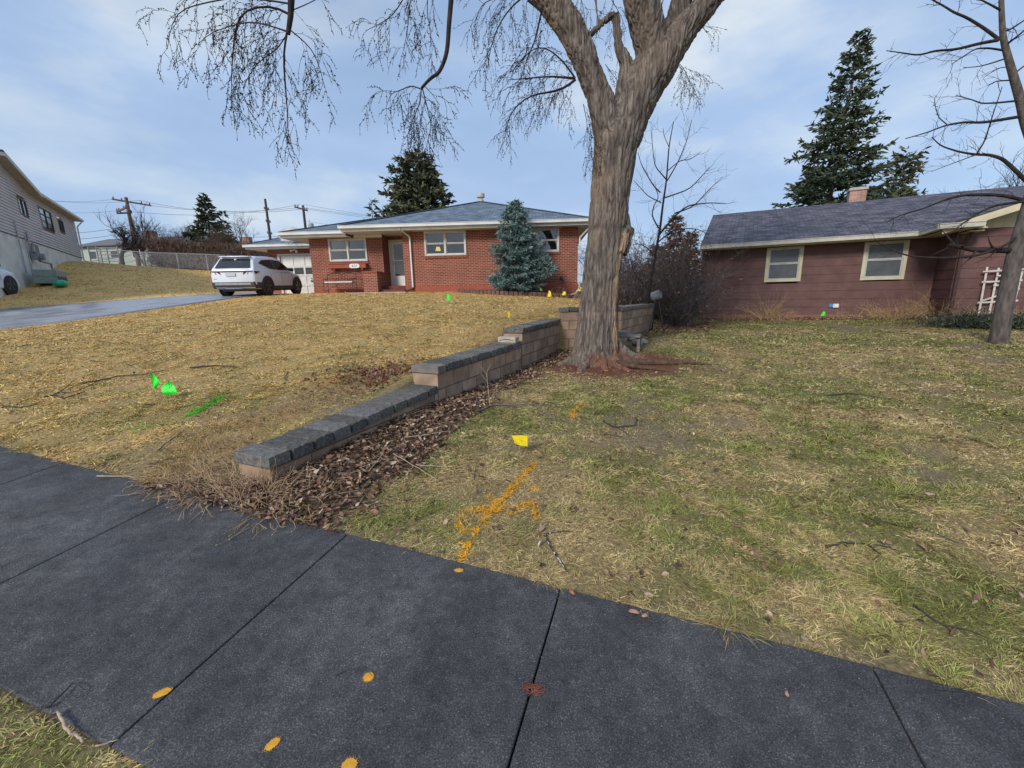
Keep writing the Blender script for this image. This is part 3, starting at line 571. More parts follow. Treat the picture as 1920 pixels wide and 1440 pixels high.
# basketball backboard on the garage roof
bbx = thing('basketball_hoop', 'white fan shaped basketball backboard with red rim standing on the garage roof edge', 'basketball hoop', blocal(-6.42, 2.42, 0), math.radians(-3.6)); bbx.scale = (1.02, 1.02, .975)
poly = [(-.55, 4.66), (.55, 4.66), (.6, 4.95)] + [(.6 * math.cos(t), 4.97 + .40 * math.sin(t)) for t in np.linspace(.1, math.pi - .1, 14)] + [(-.6, 4.95)]
q = MB(); q.prism(poly, -.015, .015); q.build('backboard', M('backboard_white', (.46, .46, .45), (.60, .60, .58), scale=3), bbx); q = MB(); ring = [(.0 + .225 * math.cos(t), -.3 + .225 * math.sin(t), 4.76) for t in np.linspace(0, 2 * math.pi, 22)]; q.tube(ring, .012, 6, cap=False); q.box(-.1, .1, -.09, -.016, 4.70, 4.80); q.build('rim', M('rim_red', (.42, .05, .03), (.5, .08, .04), rough=.5), bbx)
q = MB()
for k in range(12):
    t0 = 2 * math.pi * k / 12
    for sgn in (1, -1): q.tube([(.22 * math.cos(t0), -.3 + .22 * math.sin(t0), 4.755), (.15 * math.cos(t0 + sgn * .5), -.3 + .15 * math.sin(t0 + sgn * .5), 4.55), (.11 * math.cos(t0 + sgn * .8), -.3 + .11 * math.sin(t0 + sgn * .8), 4.36)], .004, 3)
q.build('net', white, bbx); q = MB()
bdm = M('bracket_dark', (.05, .05, .07), (.08, .08, .1))
for s in (-.4, .4): q = MB(); q.bar((s, .02, 4.8), (s * .8, .75, 4.78), .03, .03); q.bar((s, .02, 5.1), (s * .8, .75, 4.78), .03, .03); q.build('bracket', bdm, bbx)
# ================================================================== BENCH
bw = blocal(-3.0, .02, 0); zb = Hs(bw[0], bw[1])
bench = thing('garden_bench', 'black wrought iron garden bench with a pale cushion under the flower box', 'bench', (bw[0], bw[1], zb + .01), math.radians(-3.6))
L2 = .68
for s, nm in ((-L2, 'end_frame'), (L2, 'end_frame')):
    q = MB(); q.tube([(s, -.22, 0), (s, -.22, .42), (s, -.2, .60), (s, .1, .62), (s, .2, .58)], .014, 6); q.tube([(s, .2, 0), (s, .18, .42), (s, .24, .86)], .016, 6); q.tube([(s, -.22, .42), (s, .19, .42)], .012, 6); q.tube([(s, -.2, .1), (s, .19, .1)], .01, 6); q.build('end_frame', black, bench)
q = MB()
for (a, b) in ((-L2, 0), (0, L2)):
    q.tube([(lerp(a, b, t), .235 - .02 * 0, .80 + .10 * math.sin(math.pi * t)) for t in np.linspace(0, 1, 9)], .013, 6)
    for k in range(1, 5): x_ = lerp(a, b, k / 5); q.tube([(x_, .18, .46), (x_, .23, .80 + .1 * math.sin(math.pi * k / 5))], .007, 4)
q.tube([(-L2, .21, .62), (L2, .21, .62)], .008, 4); q.tube([(0, .18, .44), (0, .235, .82)], .013, 6); q.build('backrest', black, bench)
q = MB(); q.tube([(-L2 + .02, -.1, .06), (-.3, -.1, .26), (0, -.1, .38), (.3, -.1, .26), (L2 - .02, -.1, .06)], .009, 5); q.build('brace', black, bench)
q = MB(); q.box(-L2 + .03, L2 - .03, -.2, .16, .43, .50); q.build('cushion', M('cushion_pale', (.55, .52, .56), (.68, .65, .68), scale=9, bump=.01), bench, bevel=.03, seg=3); q = MB()
for k in range(6): q.box(-L2, L2, -.21 + k * .07, -.17 + k * .07, .415, .428)
q.build('seat', black, bench)
# ================================================================== BROWN HOUSE
OH = (6.83, 14.9 * 1.045); AH = math.radians(-28.5)
def hl(x, y, z):
    x, y = x * 1.028, y * 1.04
    return (OH[0] + x * math.cos(AH) - y * math.sin(AH), OH[1] + x * math.sin(AH) + y * math.cos(AH), z)
PH = thing('brown_house', 'low maroon brown clapboard house with dark shingle roof and cream trim behind the right lawn', 'house', (*OH, .0425), AH); PH.scale = (1.028, 1.04, .975)
sid = M('maroon_siding', (.095, .044, .041), (.142, .068, .062), scale=3.2, rough=.62, detail=10, bump=.0015, bscale=40, spec=.4)
cream = M('cream_trim', (.50, .44, .30), (.60, .54, .38), scale=3, rough=.6)
def siding(mb, x0, x1, z0, z1, y, pitch=.262, lap=.014, holes=(), side=-1):
    """horizontal boards on plane y, facing side*y, each a wedge thicker at its lower edge"""
    z = z0
    while z < z1 - .01:
        zt = min(z + pitch, z1); segs = [(x0, x1)]
        for h in holes:
            if h[2] < zt - .001 and h[3] > z + .001:
                ns = []
                for a, b in segs:
                    if h[0] > a and h[1] < b: ns += [(a, h[0]), (h[1], b)]
                    else: ns.append((a, b))
                segs = ns
        for a, b in segs:
            mb.prism([(y + side * lap, z), (y - side * .02, z), (y - side * .02, zt), (y + side * .001, zt)][::1], a, b, axis='x')
        z = zt
ZB, ZT = .86, 3.14; hw1 = (2.01, 2.86, 2.04, 3.06); hw2 = (4.50, 5.36, 2.02, 3.06)
mb = MB(); siding(mb, 0, 6.09, ZB, ZT, 0, holes=[hw1, hw2]); mb.box(0, .0 + .1, .02, 9, ZB, ZT)
mb.build('wall', sid, PH)
mb = MB(); siding(mb, 0, 1.3, ZB, ZT, 0); o = mb.build('wall', sid, PH); o.location = (6.09, 0, 0); o.rotation_euler = (0, 0, -math.pi / 2)
mb = MB(); siding(mb, 6.09, 13.0, ZB, 3.16, -1.3); mb.build('wall', sid, PH); mb = MB(); mb.box(12.98, 13, -1.28, 8.5, ZB, 3.2); mb.box(.1, 13, 8.48, 8.5, ZB, 3.14); mb.build('wall', sid, PH)
ga = MB(); nb = 34
ga.prism([(6.09, 3.162), (13.0, 3.162), (9.6, 4.55), (6.09, 3.30)], -1.31, -1.28); gbo = ga.build('gable_wall', cream, PH); gr = MB()
for k in range(nb):
    x_ = 6.2 + k * .2; zt = 3.30 + (x_ - 6.09) * .356 if x_ < 9.6 else 4.55 - (x_ - 9.6) * .40
    gr.box(x_, x_ + .012, -1.316, -1.309, 3.17, zt - .02)
gr.build('batten', cream, gbo)
mb = MB(); mb.box(-.02, 6.1, -.012, .1, .4, ZB - .002); mb.box(6.07, 13, -1.312, -1.2, .3, ZB - .002); mb.build('foundation', M('foundation_rust', (.20, .085, .05), (.27, .13, .09), scale=4, rough=.9), PH)
meshscreen = M('window_screen', (.055, .065, .075), (.085, .10, .11), scale=3, rough=.35, spec=.6)
for hh in (hw1, hw2):
    a, b, z0, z1 = hh; f = MB(); y = 0; e_ = .075
    f.box(a - e_, b + e_, -.045, .01, z0 - e_, z0 + .01); f.box(a - e_, b + e_, -.045, .01, z1 - .01, z1 + e_ * .55); f.box(a - e_, a + .01, -.043, .01, z0 + .01, z1 - .01); f.box(b - .01, b + e_, -.043, .01, z0 + .01, z1 - .01)
    wo = f.build('window', cream, PH, bevel=.005); s = MB(); zm = z0 + (z1 - z0) * .52
    for q0, q1, dy in ((z0 + .01, zm, 0.0), (zm, z1 - .01, -.01)):
        s.box(a + .01, b - .01, -.02 + dy, .01, q0, q0 + .035); s.box(a + .01, b - .01, -.02 + dy, .01, q1 - .035, q1); s.box(a + .01, a + .045, -.02 + dy, .01, q0 + .035, q1 - .035); s.box(b - .045, b - .01, -.02 + dy, .01, q0 + .035, q1 - .035)
    s.build('sash', M('sash_grey', (.38, .39, .38), (.46, .47, .46), rough=.4), wo); s = MB(); s.box(a + .03, b - .03, 0, .004, z0 + .02, z1 - .02); s.build('pane', meshscreen, wo)
shingP = Mbrick('plum_grey_shingles', (.055, .055, .075), (.17, .155, .19), (.03, .03, .04), .25, .14, .008, bump=.02, noise_s=2.3, dark=.6, rough=.75, bias=-.1)
mr_ = MB(); mr_.slab([(-.02, -.52, 3.28), (6.2, -.52, 3.28), (14.0, -.52, 3.28), (14.0, 4.2, 5.02), (-.02, 4.2, 5.02)], .06); mr_.slab([(-.02, 4.2, 5.02), (14, 4.2, 5.02), (14, 9, 3.26), (-.02, 9, 3.26)], .06)
mroof = mr_.build('roof', shingP, PH)
wr = MB(); wr.slab([(5.55, -1.9, 3.265), (9.6, -1.9, 4.72), (9.6, 3.45, 4.72), (5.55, -.50, 3.265)], .055); wr.slab([(9.6, -1.9, 4.72), (13.65, -1.9, 3.265), (13.65, -.5, 3.265), (9.6, 3.45, 4.72)], .055); wr.build('wing_roof', shingP, mroof)
rk = MB(); rk.add([], []) if False else None
for (a, b) in (((5.55, 3.20), (9.6, 4.655)), ((9.6, 4.655), (13.65, 3.20))):
    rk.prism([(a[0], a[1] - .17), (b[0], b[1] - .17), (b[0], b[1]), (a[0], a[1])], -1.885, -1.855)
rk.box(6.05, 6.3, -1.85, -1.32, 3.06, 3.075); rk.build('rake_board', cream, mroof)
s = MB(); s.slab([(6.0, -1.855, 3.345), (9.6, -1.855, 4.63), (9.6, -1.32, 4.63), (6.0, -1.32, 3.345)], .012); s.box(.05, 6.09, -.5, -.001, 3.12, 3.132); s.box(5.6, 6.0, -1.855, -.5, 3.12, 3.132); s.box(6.0, 6.35, -1.855, -1.32, 3.118, 3.13); s.add([(6.35, -1.86, 3.13), (6.0, -1.86, 3.13), (6.0, -1.86, 3.33)], [(0, 1, 2)]); s.build('soffit', cream, PH)
gc = M('gutter_cream', (.42, .40, .34), (.52, .50, .43), rough=.5); gutter(PH, [(-.02, -.57), (5.55, -.57)], 3.27, m=gc); gutter(PH, [(5.50, -.52), (5.50, -1.93)], 3.27, m=gc); gutter(PH, [(5.45, -1.95), (6.25, -1.95)], 3.28, m=gc)
f = MB(); f.box(0, 5.55, -.51, -.49, 3.11, 3.2); f.prism([(-.48, 3.12), (9, 3.12), (4.2, 4.96)], -.012, .0, axis='x'); f.build('fascia', cream, PH)
downspout([(6.15, -1.85, 3.14), (6.13, -1.7, 3.05), (6.13, -1.37, 2.75), (6.13, -1.37, .95)], PH, M('downspout_brown', (.055, .028, .026), (.075, .04, .035)))
ch = MB(); ch.box(4.60, 5.10, 4.5, 4.95, 4.4, 5.48); c_ = ch.build('chimney', Mbrick('pink_brick', (.36, .17, .12), (.45, .24, .18), (.45, .36, .3), .2, .067, .009), PH); ch = MB(); ch.box(4.56, 5.14, 4.46, 4.99, 5.48, 5.58); ch.box(4.68, 5.02, 4.55, 4.9, 5.58, 5.61); ch.build('chimney_cap', M('chimney_cap_grey', (.32, .30, .28), (.42, .40, .37)), c_, bevel=.01)
ob = MB(); ob.box(3.86, 4.0, -.06, -.015, 1.10, 1.22); ob.build('wall_outlet', white, PH); ob = MB(); ob.box(3.76, 3.855, -.05, -.015, 1.11, 1.22); ob.build('blue_tag', M('blue_cover', (.02, .22, .55), (.03, .28, .6)), PH)
# trellis leaning on the wing wall
tl = thing('trellis', 'broken white wooden ladder trellis against the maroon wall behind the leaning tree', 'trellis', hl(6.93, -1.38, 0), AH); tm = M('weathered_white', (.42, .38, .34), (.60, .56, .52), scale=12, rough=.8)
for k, x_ in enumerate((-.28, -.09, .12, .30)):
    q = MB(); q.bar((x_ - .02, -.06, .95), (x_ + .02 * (k - 1), .0, 2.17 - .03 * k), .04, .02, up=(0, 1, 0)); q.build('upright', tm, tl)
for a, b in (((-.38, 2.06), (.42, 2.09)), ((-.12, 1.95), (.30, 1.93)), ((-.36, 1.80), (.36, 1.82)), ((-.14, 1.71), (.28, 1.73)), ((-.36, 1.28), (.36, 1.33)), ((-.34, 1.0), (.34, 1.02)), ((-.3, 1.32), (.34, 1.62))):
    q = MB(); q.bar((a[0], -.045, a[1]), (b[0], -.045, b[1]), .022, .04); q.build('rung', tm, tl)
# ================================================================== LEFT HOUSE
AL = math.radians(-55.0); OL = (-29.45, 30.3)
LH = thing('pale_house', 'pale vinyl sided house raised on a white concrete basement up the left slope', 'house', (*OL, .08), AL); LH.scale = (1.052, 1.03, .945)
vin = M('vinyl_siding', (.46, .41, .40), (.54, .49, .48), scale=1.2, rough=.55); mb = MB(); z = 4.93; WX0, WX1 = 0, 17.5
def topz(x): return 7.6 if x < 8.4 else (7.6 + (x - 8.4) * .222 if x < 12.35 else 8.477 - (x - 12.35) * .222)
lw = [(9.4, 10.5, 6.12, 6.97), (5.4, 7.5, 5.9, 7.1), (3.1, 4.2, 6.18, 6.98)]
while z < 8.45:
    zt = z + .145
    if zt <= 7.6: a, b = WX0, WX1
    else: a = 8.4 + (zt - 7.6) / .222; b = 12.35 + (8.477 - zt) / .222
    if b > a: segs = [(a, b)]
    else: break
    for h in lw:
        if h[2] < zt and h[3] > z:
            segs = [s for (a2, b2) in segs for s in ([(a2, h[0]), (h[1], b2)] if (h[0] > a2 and h[1] < b2) else [(a2, b2)])]
    for a2, b2 in segs: mb.prism([(.040, z), (-.02, z), (-.02, zt), (.002, zt)], a2, b2, axis='x')
    z = zt
mb.box(WX0, WX0 + .02, -9, -.02, 4.93, 7.6); mb.build('siding_wall', vin, LH)
conc = M('white_concrete', (.50, .50, .46), (.66, .66, .62), scale=1.6, rough=.85, bump=.004, c3=(.60, .60, .56)); mb = MB(); mb.box(0, 17.5, -.25, -.005, 1.5, 4.925); mb.build('foundation', conc, LH); mb = MB(); mb.box(-.01, 17.5, -.03, .035, 4.90, 4.93); mb.build('drip_edge', black, LH)
dkroof = M('dark_shingle', (.05, .045, .045), (.08, .075, .07), scale=9)
rf = MB(); rf.slab([(-.4, .34, 7.62), (8.4, .34, 7.62), (8.4, -9, 10.2), (-.4, -9, 10.2)][::-1], -.06) ; rf.slab([(8.2, .38, 7.60), (12.35, .38, 8.52), (12.35, -6, 8.52), (8.2, -6, 7.6)], .08); rf.slab([(12.35, .38, 8.52), (16.6, .38, 7.58), (16.6, -6, 7.58), (12.35, -6, 8.52)], .08); rf.build('roof', dkroof, LH)
tan = M('fascia_tan', (.36, .32, .27), (.44, .39, .33)); f = MB(); f.box(-.42, 8.3, .34, .42, 7.50, 7.64); f.prism([(8.2, 7.42), (12.35, 8.34), (12.35, 8.5), (8.2, 7.58)], .38, .42); f.prism([(12.35, 8.34), (16.6, 7.4), (16.6, 7.56), (12.35, 8.5)], .38, .42); f.build('fascia', M('fascia_pale', (.50, .49, .46), (.6, .59, .56)), LH)
s = MB(); s.box(-.4, 8.3, 0, .34, 7.50, 7.52); s.slab([(8.2, .38, 7.50), (12.35, .38, 8.42), (12.35, 0, 8.42), (8.2, 0, 7.50)], .02); s.slab([(12.35, .38, 8.42), (16.6, .38, 7.48), (16.6, 0, 7.48), (12.35, 0, 8.42)], .02); s.build('soffit', tan, LH)
wfm = M('bronze_frame', (.05, .04, .038), (.08, .07, .065), rough=.5)
for k, (a, b, z0, z1) in enumerate(lw):
    f = MB(); e_ = .06; f.box(a, b, -.02, .04, z0, z0 + e_); f.box(a, b, -.02, .04, z1 - e_, z1); f.box(a, a + e_, -.02, .04, z0 + e_, z1 - e_); f.box(b - e_, b, -.02, .04, z0 + e_, z1 - e_); f.box((a+b)/2 - .03, (a+b)/2 + .03, -.02, .04, z0 + e_, z1 - e_)
    if k == 1: f.box(a + e_, b - e_, -.02, .038, z0 + .8, z0 + .84)
    wo = f.build('window', wfm, LH); g = MB(); g.box(a + e_/2, b - e_/2, -.005, .005, z0 + e_/2, z1 - e_/2); g.build('pane', glass, wo)
downspout([(-.1, .36, 7.45), (-.05, .1, 7.1), (-.05, .07, 4.75), (-.35, .5, 4.6)], LH)
for cx_, ca, cb, cr0 in ((10.95, 5.0, 3.3, .025), (10.5, 5.3, 3.9, .035), (11.8, 5.6, 3.2, .025)): q = MB(); q.tube([(cx_, .07, ca), (cx_, .05, cb)], cr0, 6); q.build('conduit', galv, LH)
q = MB(); q.box(9.45, 9.85, .02, .25, 3.95, 4.35); q.tube([(9.5, .2, 3.9), (8.9, .3, 3.86), (8.5, .35, 3.84), (8.45, .35, 3.4)], .05, 8); q.tube([(9.9, .15, 4.3), (9.75, .15, 4.75)], .05, 8); q.cyl((9.6, .15, 4.1), (9.6, .42, 4.1), .17, 14); mo_ = q.build('gas_meter', M('meter_grey', (.18, .19, .2), (.26, .27, .28), rough=.5), LH); mo_.location.x = .7; q = MB(); q.box(8.95, 9.5, -.004, .006, 4.15, 4.8); q.build('vent_opening', M('vent_dark', (.16, .15, .12), (.22, .2, .17)), LH)
def ll(x, y):
    x, y = x * 1.052, y * 1.03
    return (OL[0] + x * math.cos(AL) - y * math.sin(AL), OL[1] + x * math.sin(AL) + y * math.cos(AL))
a_ = ll(11.5, .7); za = Hs(*a_)
acu = thing('air_conditioner', 'low grey green air conditioning unit below the gas meter of the pale house', 'air conditioner', (a_[0], a_[1], za), AL); mg = M('ac_green', (.20, .25, .23), (.27, .32, .30), rough=.6)
q = MB(); q.box(-.85, .85, -.4, .4, .32, .62); 
for k in range(5): q.box(-.85 + k * .4125, -.80 + k * .4125, -.4, .4, .02, .318)
q.box(-.86, .86, -.41, .41, 0, .06); q.build('cabinet', mg, acu, bevel=.015); q = MB()
for k in range(5): q.box(-.79, .79, .36, .375, .08 + k * .045, .095 + k * .045)
q.box(-.8, .8, -.35, .35, .06, .318); q.build('grille', black, acu)
a_ = ll(12.7, 1.2); za = Hs(*a_); q = MB(); q.lathe((0, 0, 0), [(.12, .0), (.24, .05), (.27, .16), (.22, .27), (.10, .31)], 14); q.lathe((.4, .08, 0), [(.12, .0), (.22, .05), (.25, .14), (.2, .24), (.08, .28)], 14); o = q.build('garbage_bag', M('green_plastic', (.01, .30, .17), (.02, .42, .25), rough=.35, bump=.02, bscale=9), None, smooth=True); o.location = (*a_, za); o.rotation_euler = (0, 0, AL); tag(o, 'bright green plastic sack lying on the ground behind the wheel of the parked white truck', 'bag')
# ================================================================== VEGETATION TOOLS
def norm(v): v = np.asarray(v, float); return v / (np.linalg.norm(v, axis=-1, keepdims=True) + 1e-12)
class TB:
    """many thin tubes and buds in one mesh, numpy only"""
    def __init__(s): s.V = []; s.Q = []; s.T = []; s.n = 0
    def tube(s, P, r, n=3):
        P = np.asarray(P, float); m = len(P); r = np.broadcast_to(np.asarray(r, float), (m,))
        T = norm(np.gradient(P, axis=0)); ref = np.array([.31, .23, .92]) if abs(T[0, 2]) < .88 else np.array([.95, .28, .1])
        A = norm(np.cross(T, ref)); B = np.cross(T, A); th = np.arange(n) * 2 * math.pi / n
        V = P[:, None] + r[:, None, None] * (np.cos(th)[None, :, None] * A[:, None] + np.sin(th)[None, :, None] * B[:, None])
        i = np.arange(m - 1)[:, None] * n; j = np.arange(n)[None]; k = (j + 1) % n
        s.V.append(V.reshape(-1, 3)); s.Q.append((np.stack([i + j, i + k, i + n + k, i + n + j], -1).reshape(-1, 4) + s.n)[:, ::-1]); s.n += m * n
    def buds(s, C, D, L_, W_):
        C = np.asarray(C, float); D = norm(D); N = len(C)
        if not N: return
        A = norm(np.cross(D, np.array([.3, .5, .81]))); B = np.cross(D, A); L_ = np.broadcast_to(L_, (N,))[:, None]; W_ = np.broadcast_to(W_, (N,))[:, None]
        V = np.stack([C, C + D*L_*.4 + A*W_, C + D*L_*.4 - A*W_*.5 + B*W_*.87, C + D*L_*.4 - A*W_*.5 - B*W_*.87, C + D*L_], 1).reshape(-1, 3)
        i = np.arange(N)[:, None] * 5 + s.n
        s.T.append((i[:, :, None] + np.array([[0,2,1],[0,3,2],[0,1,3],[4,1,2],[4,2,3],[4,3,1]])[None]).reshape(-1, 3)); s.V.append(V); s.n += len(V)
    def build(s, name, m, parent=None, smooth=True):
        F = []
        if s.Q: F.append(np.concatenate(s.Q))
        if s.T: F.append(np.concatenate(s.T))
        return newobj(name, np_mesh(name, np.concatenate(s.V), F, smooth), m, parent)
def grow(p, d, L_, steps, rng, wig=.15, grav=0.0, up=0.0):
    P = [np.array(p, float)]; d = norm(d)
    for _ in range(steps):
        d = norm(d + rng.normal(0, wig, 3) + np.array([0, 0, up - grav])); P.append(P[-1] + d * L_ / steps)
    return np.array(P)
def cards(C, D, S, L_, W_, bend=0.0, cols=None):
    """leaf / needle / blade cards: 5-vertex tapering blades. returns V, quads, tris, colours"""
    N = len(C); D = norm(D); S = norm(S - (S * D).sum(1, keepdims=True) * D); L_ = np.broadcast_to(L_, (N,))[:, None]; W_ = np.broadcast_to(W_, (N,))[:, None]
    bd = np.zeros((N, 3)); bd[:, 2] = -1; bend = np.broadcast_to(bend, (N,))[:, None]
    b0, b1 = C - S*W_*.5, C + S*W_*.5; mid = C + D*L_*.55 + bd*L_*bend*.3; t = C + D*L_ + bd*L_*bend
    m0, m1 = mid - S*W_*.42, mid + S*W_*.42
    V = np.stack([b0, b1, m1, m0, t], 1).reshape(-1, 3); i = np.arange(N)[:, None] * 5
    return V, (i + np.array([[0, 1, 2, 3]])), (i + np.array([[3, 2, 4]])), (None if cols is None else np.repeat(cols, 5, axis=0))
bark = M('bark', (.07, .055, .045), (.14, .11, .09), scale=14, rough=.95, bump=.01, stretch=(1, 1, .2), spec=.2)
twigdark = M('twig_dark', (.022, .017, .017), (.045, .034, .031), scale=9, rough=.9, spec=.2)
# ================================================================== THE BIG TREE
def vnoise3(x, y, z, seed=0):
    iz = np.floor(z).astype(np.int64); f = z - iz; f = f*f*(3-2*f)
    a = np.empty_like(x); 
    def lay(k):
        ix = np.floor(x).astype(np.int64); iy = np.floor(y).astype(np.int64); fx = x-ix; fy = y-iy; fx = fx*fx*(3-2*fx); fy = fy*fy*(3-2*fy)
        h = lambda u, v: _hash(u + k * 7919, v + k * 104729, seed)
        return (h(ix, iy)*(1-fx)+h(ix+1, iy)*fx)*(1-fy)+(h(ix, iy+1)*(1-fx)+h(ix+1, iy+1)*fx)*fy
    return lay(iz)*(1-f)+lay(iz+1)*f
def limb(mb, pts, Y, n=20, dy=None, k=30):
    P = np.array([at(p[0], p[1], Y + (dy[i] if dy is not None else 0)) for i, p in enumerate(pts)]); r = np.array([p[2] * (.90 if p[1] < 215 else .97) for p in pts]) * Y / 790.0
    s = np.linspace(0, len(pts) - 1, k); idx = np.arange(len(pts))
    Q = np.stack([np.interp(s, idx, P[:, j]) for j in range(3)], 1); rr = np.interp(s, idx, r)
    for _ in range(3): Q[1:-1] = (Q[:-2] + 2*Q[1:-1] + Q[2:]) / 4; rr[1:-1] = (rr[:-2] + 2*rr[1:-1] + rr[2:]) / 4
    mb.tube(Q, rr, n); return Q, rr
TYY = 8.05; tb = MB()
limb(tb, [(1116, 705, 56), (1116, 684, 50), (1117, 662, 46), (1119, 635, 42), (1121, 600, 39), (1124, 560, 36.5), (1130, 500, 35.5), (1136, 450, 36), (1141, 400, 36), (1145, 350, 36.5), (1152, 300, 38), (1156, 262, 40), (1160, 238, 36), (1163, 220, 24), (1165, 208, 10)], TYY, 28, k=60)
limb(tb, [(1150, 262, 33), (1138, 222, 29), (1126, 185, 24.5), (1110, 150, 23.5), (1093, 100, 25), (1070, 52, 26), (1048, 20, 26.5), (1025, -10, 27), (985, -60, 25), (930, -130, 22), (870, -230, 18)], TYY, 22, k=50)
limb(tb, [(1164, 262, 36), (1180, 222, 34), (1203, 170, 37), (1228, 125, 40), (1242, 92, 38)], TYY, 24)
limb(tb, [(1226, 130, 30), (1222, 90, 30), (1213, 50, 31), (1203, 0, 31), (1190, -60, 28), (1165, -160, 23)], TYY, 20, dy=[0, -.05, -.1, -.2, -.3, -.5])
limb(tb, [(1240, 120, 32), (1262, 85, 28), (1290, 48, 24), (1330, 0, 23.5), (1375, -60, 22), (1440, -150, 18)], TYY, 20)
limb(tb, [(1245, 105, 26), (1262, 60, 24), (1274, 25, 21.5), (1280, -10, 20), (1292, -70, 17), (1310, -160, 14)], TYY + .35, 18)
limb(tb, [(1160, 215, 13), (1166, 180, 15), (1174, 145, 16), (1177, 122, 14), (1168, 104, 11.5), (1160, 88, 9.5), (1157, 60, 8.5), (1155, 36, 8), (1152, 24, 8)], TYY + .1, 14, k=40)
limb(tb, [(1153, 26, 7), (1142, 31, 7.5), (1130, 42, 6.5), (1117, 55, 6.5), (1100, 70, 8)], TYY + .08, 12)
limb(tb, [(1122, 46, 3.6), (1119, 20, 3.3), (1115, -10, 3), (1110, -60, 2.5)], TYY + .08, 10)
limb(tb, [(1148, 470, 30), (1160, 445, 27), (1172, 430, 20), (1177, 422, 15)], TYY - .02, 16)
limb(tb, [(1142, 520, 18), (1150, 480, 19), (1160, 452, 18), (1170, 432, 14)], TYY - .05, 14)
# root flares spread into the soil
for (dx, dy_, ln, r0) in ((.95, -.35, 1.15, .19), (.35, -.7, .8, .17), (-.35, -.62, .75, .18), (-.75, -.1, .6, .17), (.8, .4, .8, .17), (-.4, .6, .6, .17), (.05, -.8, .6, .15), (.75, -.7, .7, .13)):
    c0 = at(1118, 640, TYY); dv = norm([dx, dy_, 0]); Q = []
    for t in np.linspace(0, 1, 12):
        x_, y_ = c0[0] + dv[0] * (.18 + ln * t), c0[1] + dv[1] * (.18 + ln * t) + .1 * math.sin(3 * t + dx); g = Hs(x_, y_); Q.append((x_, y_, lerp(c0[2] + .05, g - .02, 1 - (1 - t) ** 2.6)))
    tb.tube(Q, np.linspace(r0, .05, 12), 12)
me = bpy.data.meshes.new('tmp'); me.from_pydata(np.concatenate(tb.v).tolist(), [], tb.f); to = bpy.data.objects.new('tmp', me); COLL.objects.link(to)
rm = to.modifiers.new('r', 'REMESH'); rm.mode = 'VOXEL'; rm.voxel_size = .0125; sm = to.modifiers.new('s', 'SMOOTH'); sm.factor = .6; sm.iterations = 5
dg = bpy.context.evaluated_depsgraph_get(); ev = to.evaluated_get(dg); tm_ = bpy.data.meshes.new_from_object(ev); bpy.data.objects.remove(to)
nv = len(tm_.vertices); V = np.empty(nv * 3, np.float32); tm_.vertices.foreach_get('co', V); V = V.reshape(-1, 3).astype(float); N = np.empty(nv * 3, np.float32); tm_.vertices.foreach_get('normal', N); N = N.reshape(-1, 3)
wx = (vnoise3(V[:, 0]*5, V[:, 1]*5, V[:, 2]*2.6, 3) - .5) * 1.5; wy = (vnoise3(V[:, 0]*5+9, V[:, 1]*5, V[:, 2]*2.6, 4) - .5) * 1.5
f1 = vnoise3(V[:, 0]*20+wx, V[:, 1]*20+wy, V[:, 2]*2.3, 5); f2 = vnoise3(V[:, 0]*44+wx*2, V[:, 1]*44+wy*2, V[:, 2]*7, 6); f3 = vnoise3(V[:, 0]*4, V[:, 1]*4, V[:, 2]*3, 7)
rid = 1 - np.abs(2 * f1 - 1); rid2 = 1 - np.abs(2 * f2 - 1)
g0 = H(V[:, 0], V[:, 1]); hgt = V[:, 2] - g0
V2 = V + N * ((-.028 * (rid ** 3) - .012 * rid2 ** 3 + .008 * (f3 - .5))[:, None])
tm_.vertices.foreach_set('co', V2.astype(np.float32).ravel()); 
c = lerp(np.array([[.085, .070, .062]]), np.array([[.27, .235, .21]]), (f2 ** 1.15)[:, None]); c = lerp(c, np.array([[.045, .034, .030]]), (rid ** 3)[:, None] * .7)
c = lerp(c, np.array([[.22, .17, .13]]), (sstep(.55, .8, f3) * .35)[:, None])
pr = np.array([at(x, y, TYY - .38) for x, y in ((1178, 440), (1163, 500), (1157, 560), (1155, 620), (1158, 655))])   # long strip where the bark is gone
pxs = 960 + 0 * g0; cx_s = np.interp(V[:, 2], pr[::-1, 2], pr[::-1, 0]); strip = sstep(.075, .035, np.abs(V[:, 0] - cx_s + .02 * (f3 - .5))) * (V[:, 2] < pr[0, 2] + .05) * (hgt > .1) * (V[:, 1] < TYY - .03)
c = lerp(c, np.array([[.40, .27, .165]]), (strip * .75)[:, None])
c = lerp(c, np.array([[.20, .082, .045]]), (sstep(.30, .02, hgt + (f3 - .5) * .40) * sstep(-.4, .35, V[:, 0] - TX + .2) * .8)[:, None])
lz = sstep(-.02, -.2, (V[:, 0] - np.interp(V[:, 2], [3.0, 4.3, 5.9], [1.95, 1.55, .95]))) * sstep(2.8, 3.5, V[:, 2]); c = lerp(c, np.array([[.31, .225, .15]]), (lz * f3 * .38)[:, None])  # warm light on the left of upper trunk and limb, painted into the bark
a = tm_.color_attributes.new('Col', 'FLOAT_COLOR', 'POINT'); cc = np.ones((nv, 4), np.float32); cc[:, :3] = c; a.data.foreach_set('color', cc.ravel())
tm_.polygons.foreach_set('use_smooth', np.ones(len(tm_.polygons), bool)); tm_.update()
barkm = M('furrowed_bark', (.75, .75, .75), (1.22, 1.2, 1.18), scale=60, rough=.95, bump=.008, bscale=70, stretch=(1, 1, .22), attr=True, spec=.15)
BT = thing('large_tree', 'huge bare deciduous tree with furrowed forked trunk at the end of the block retaining wall', 'tree', (TX, TYY, .38))
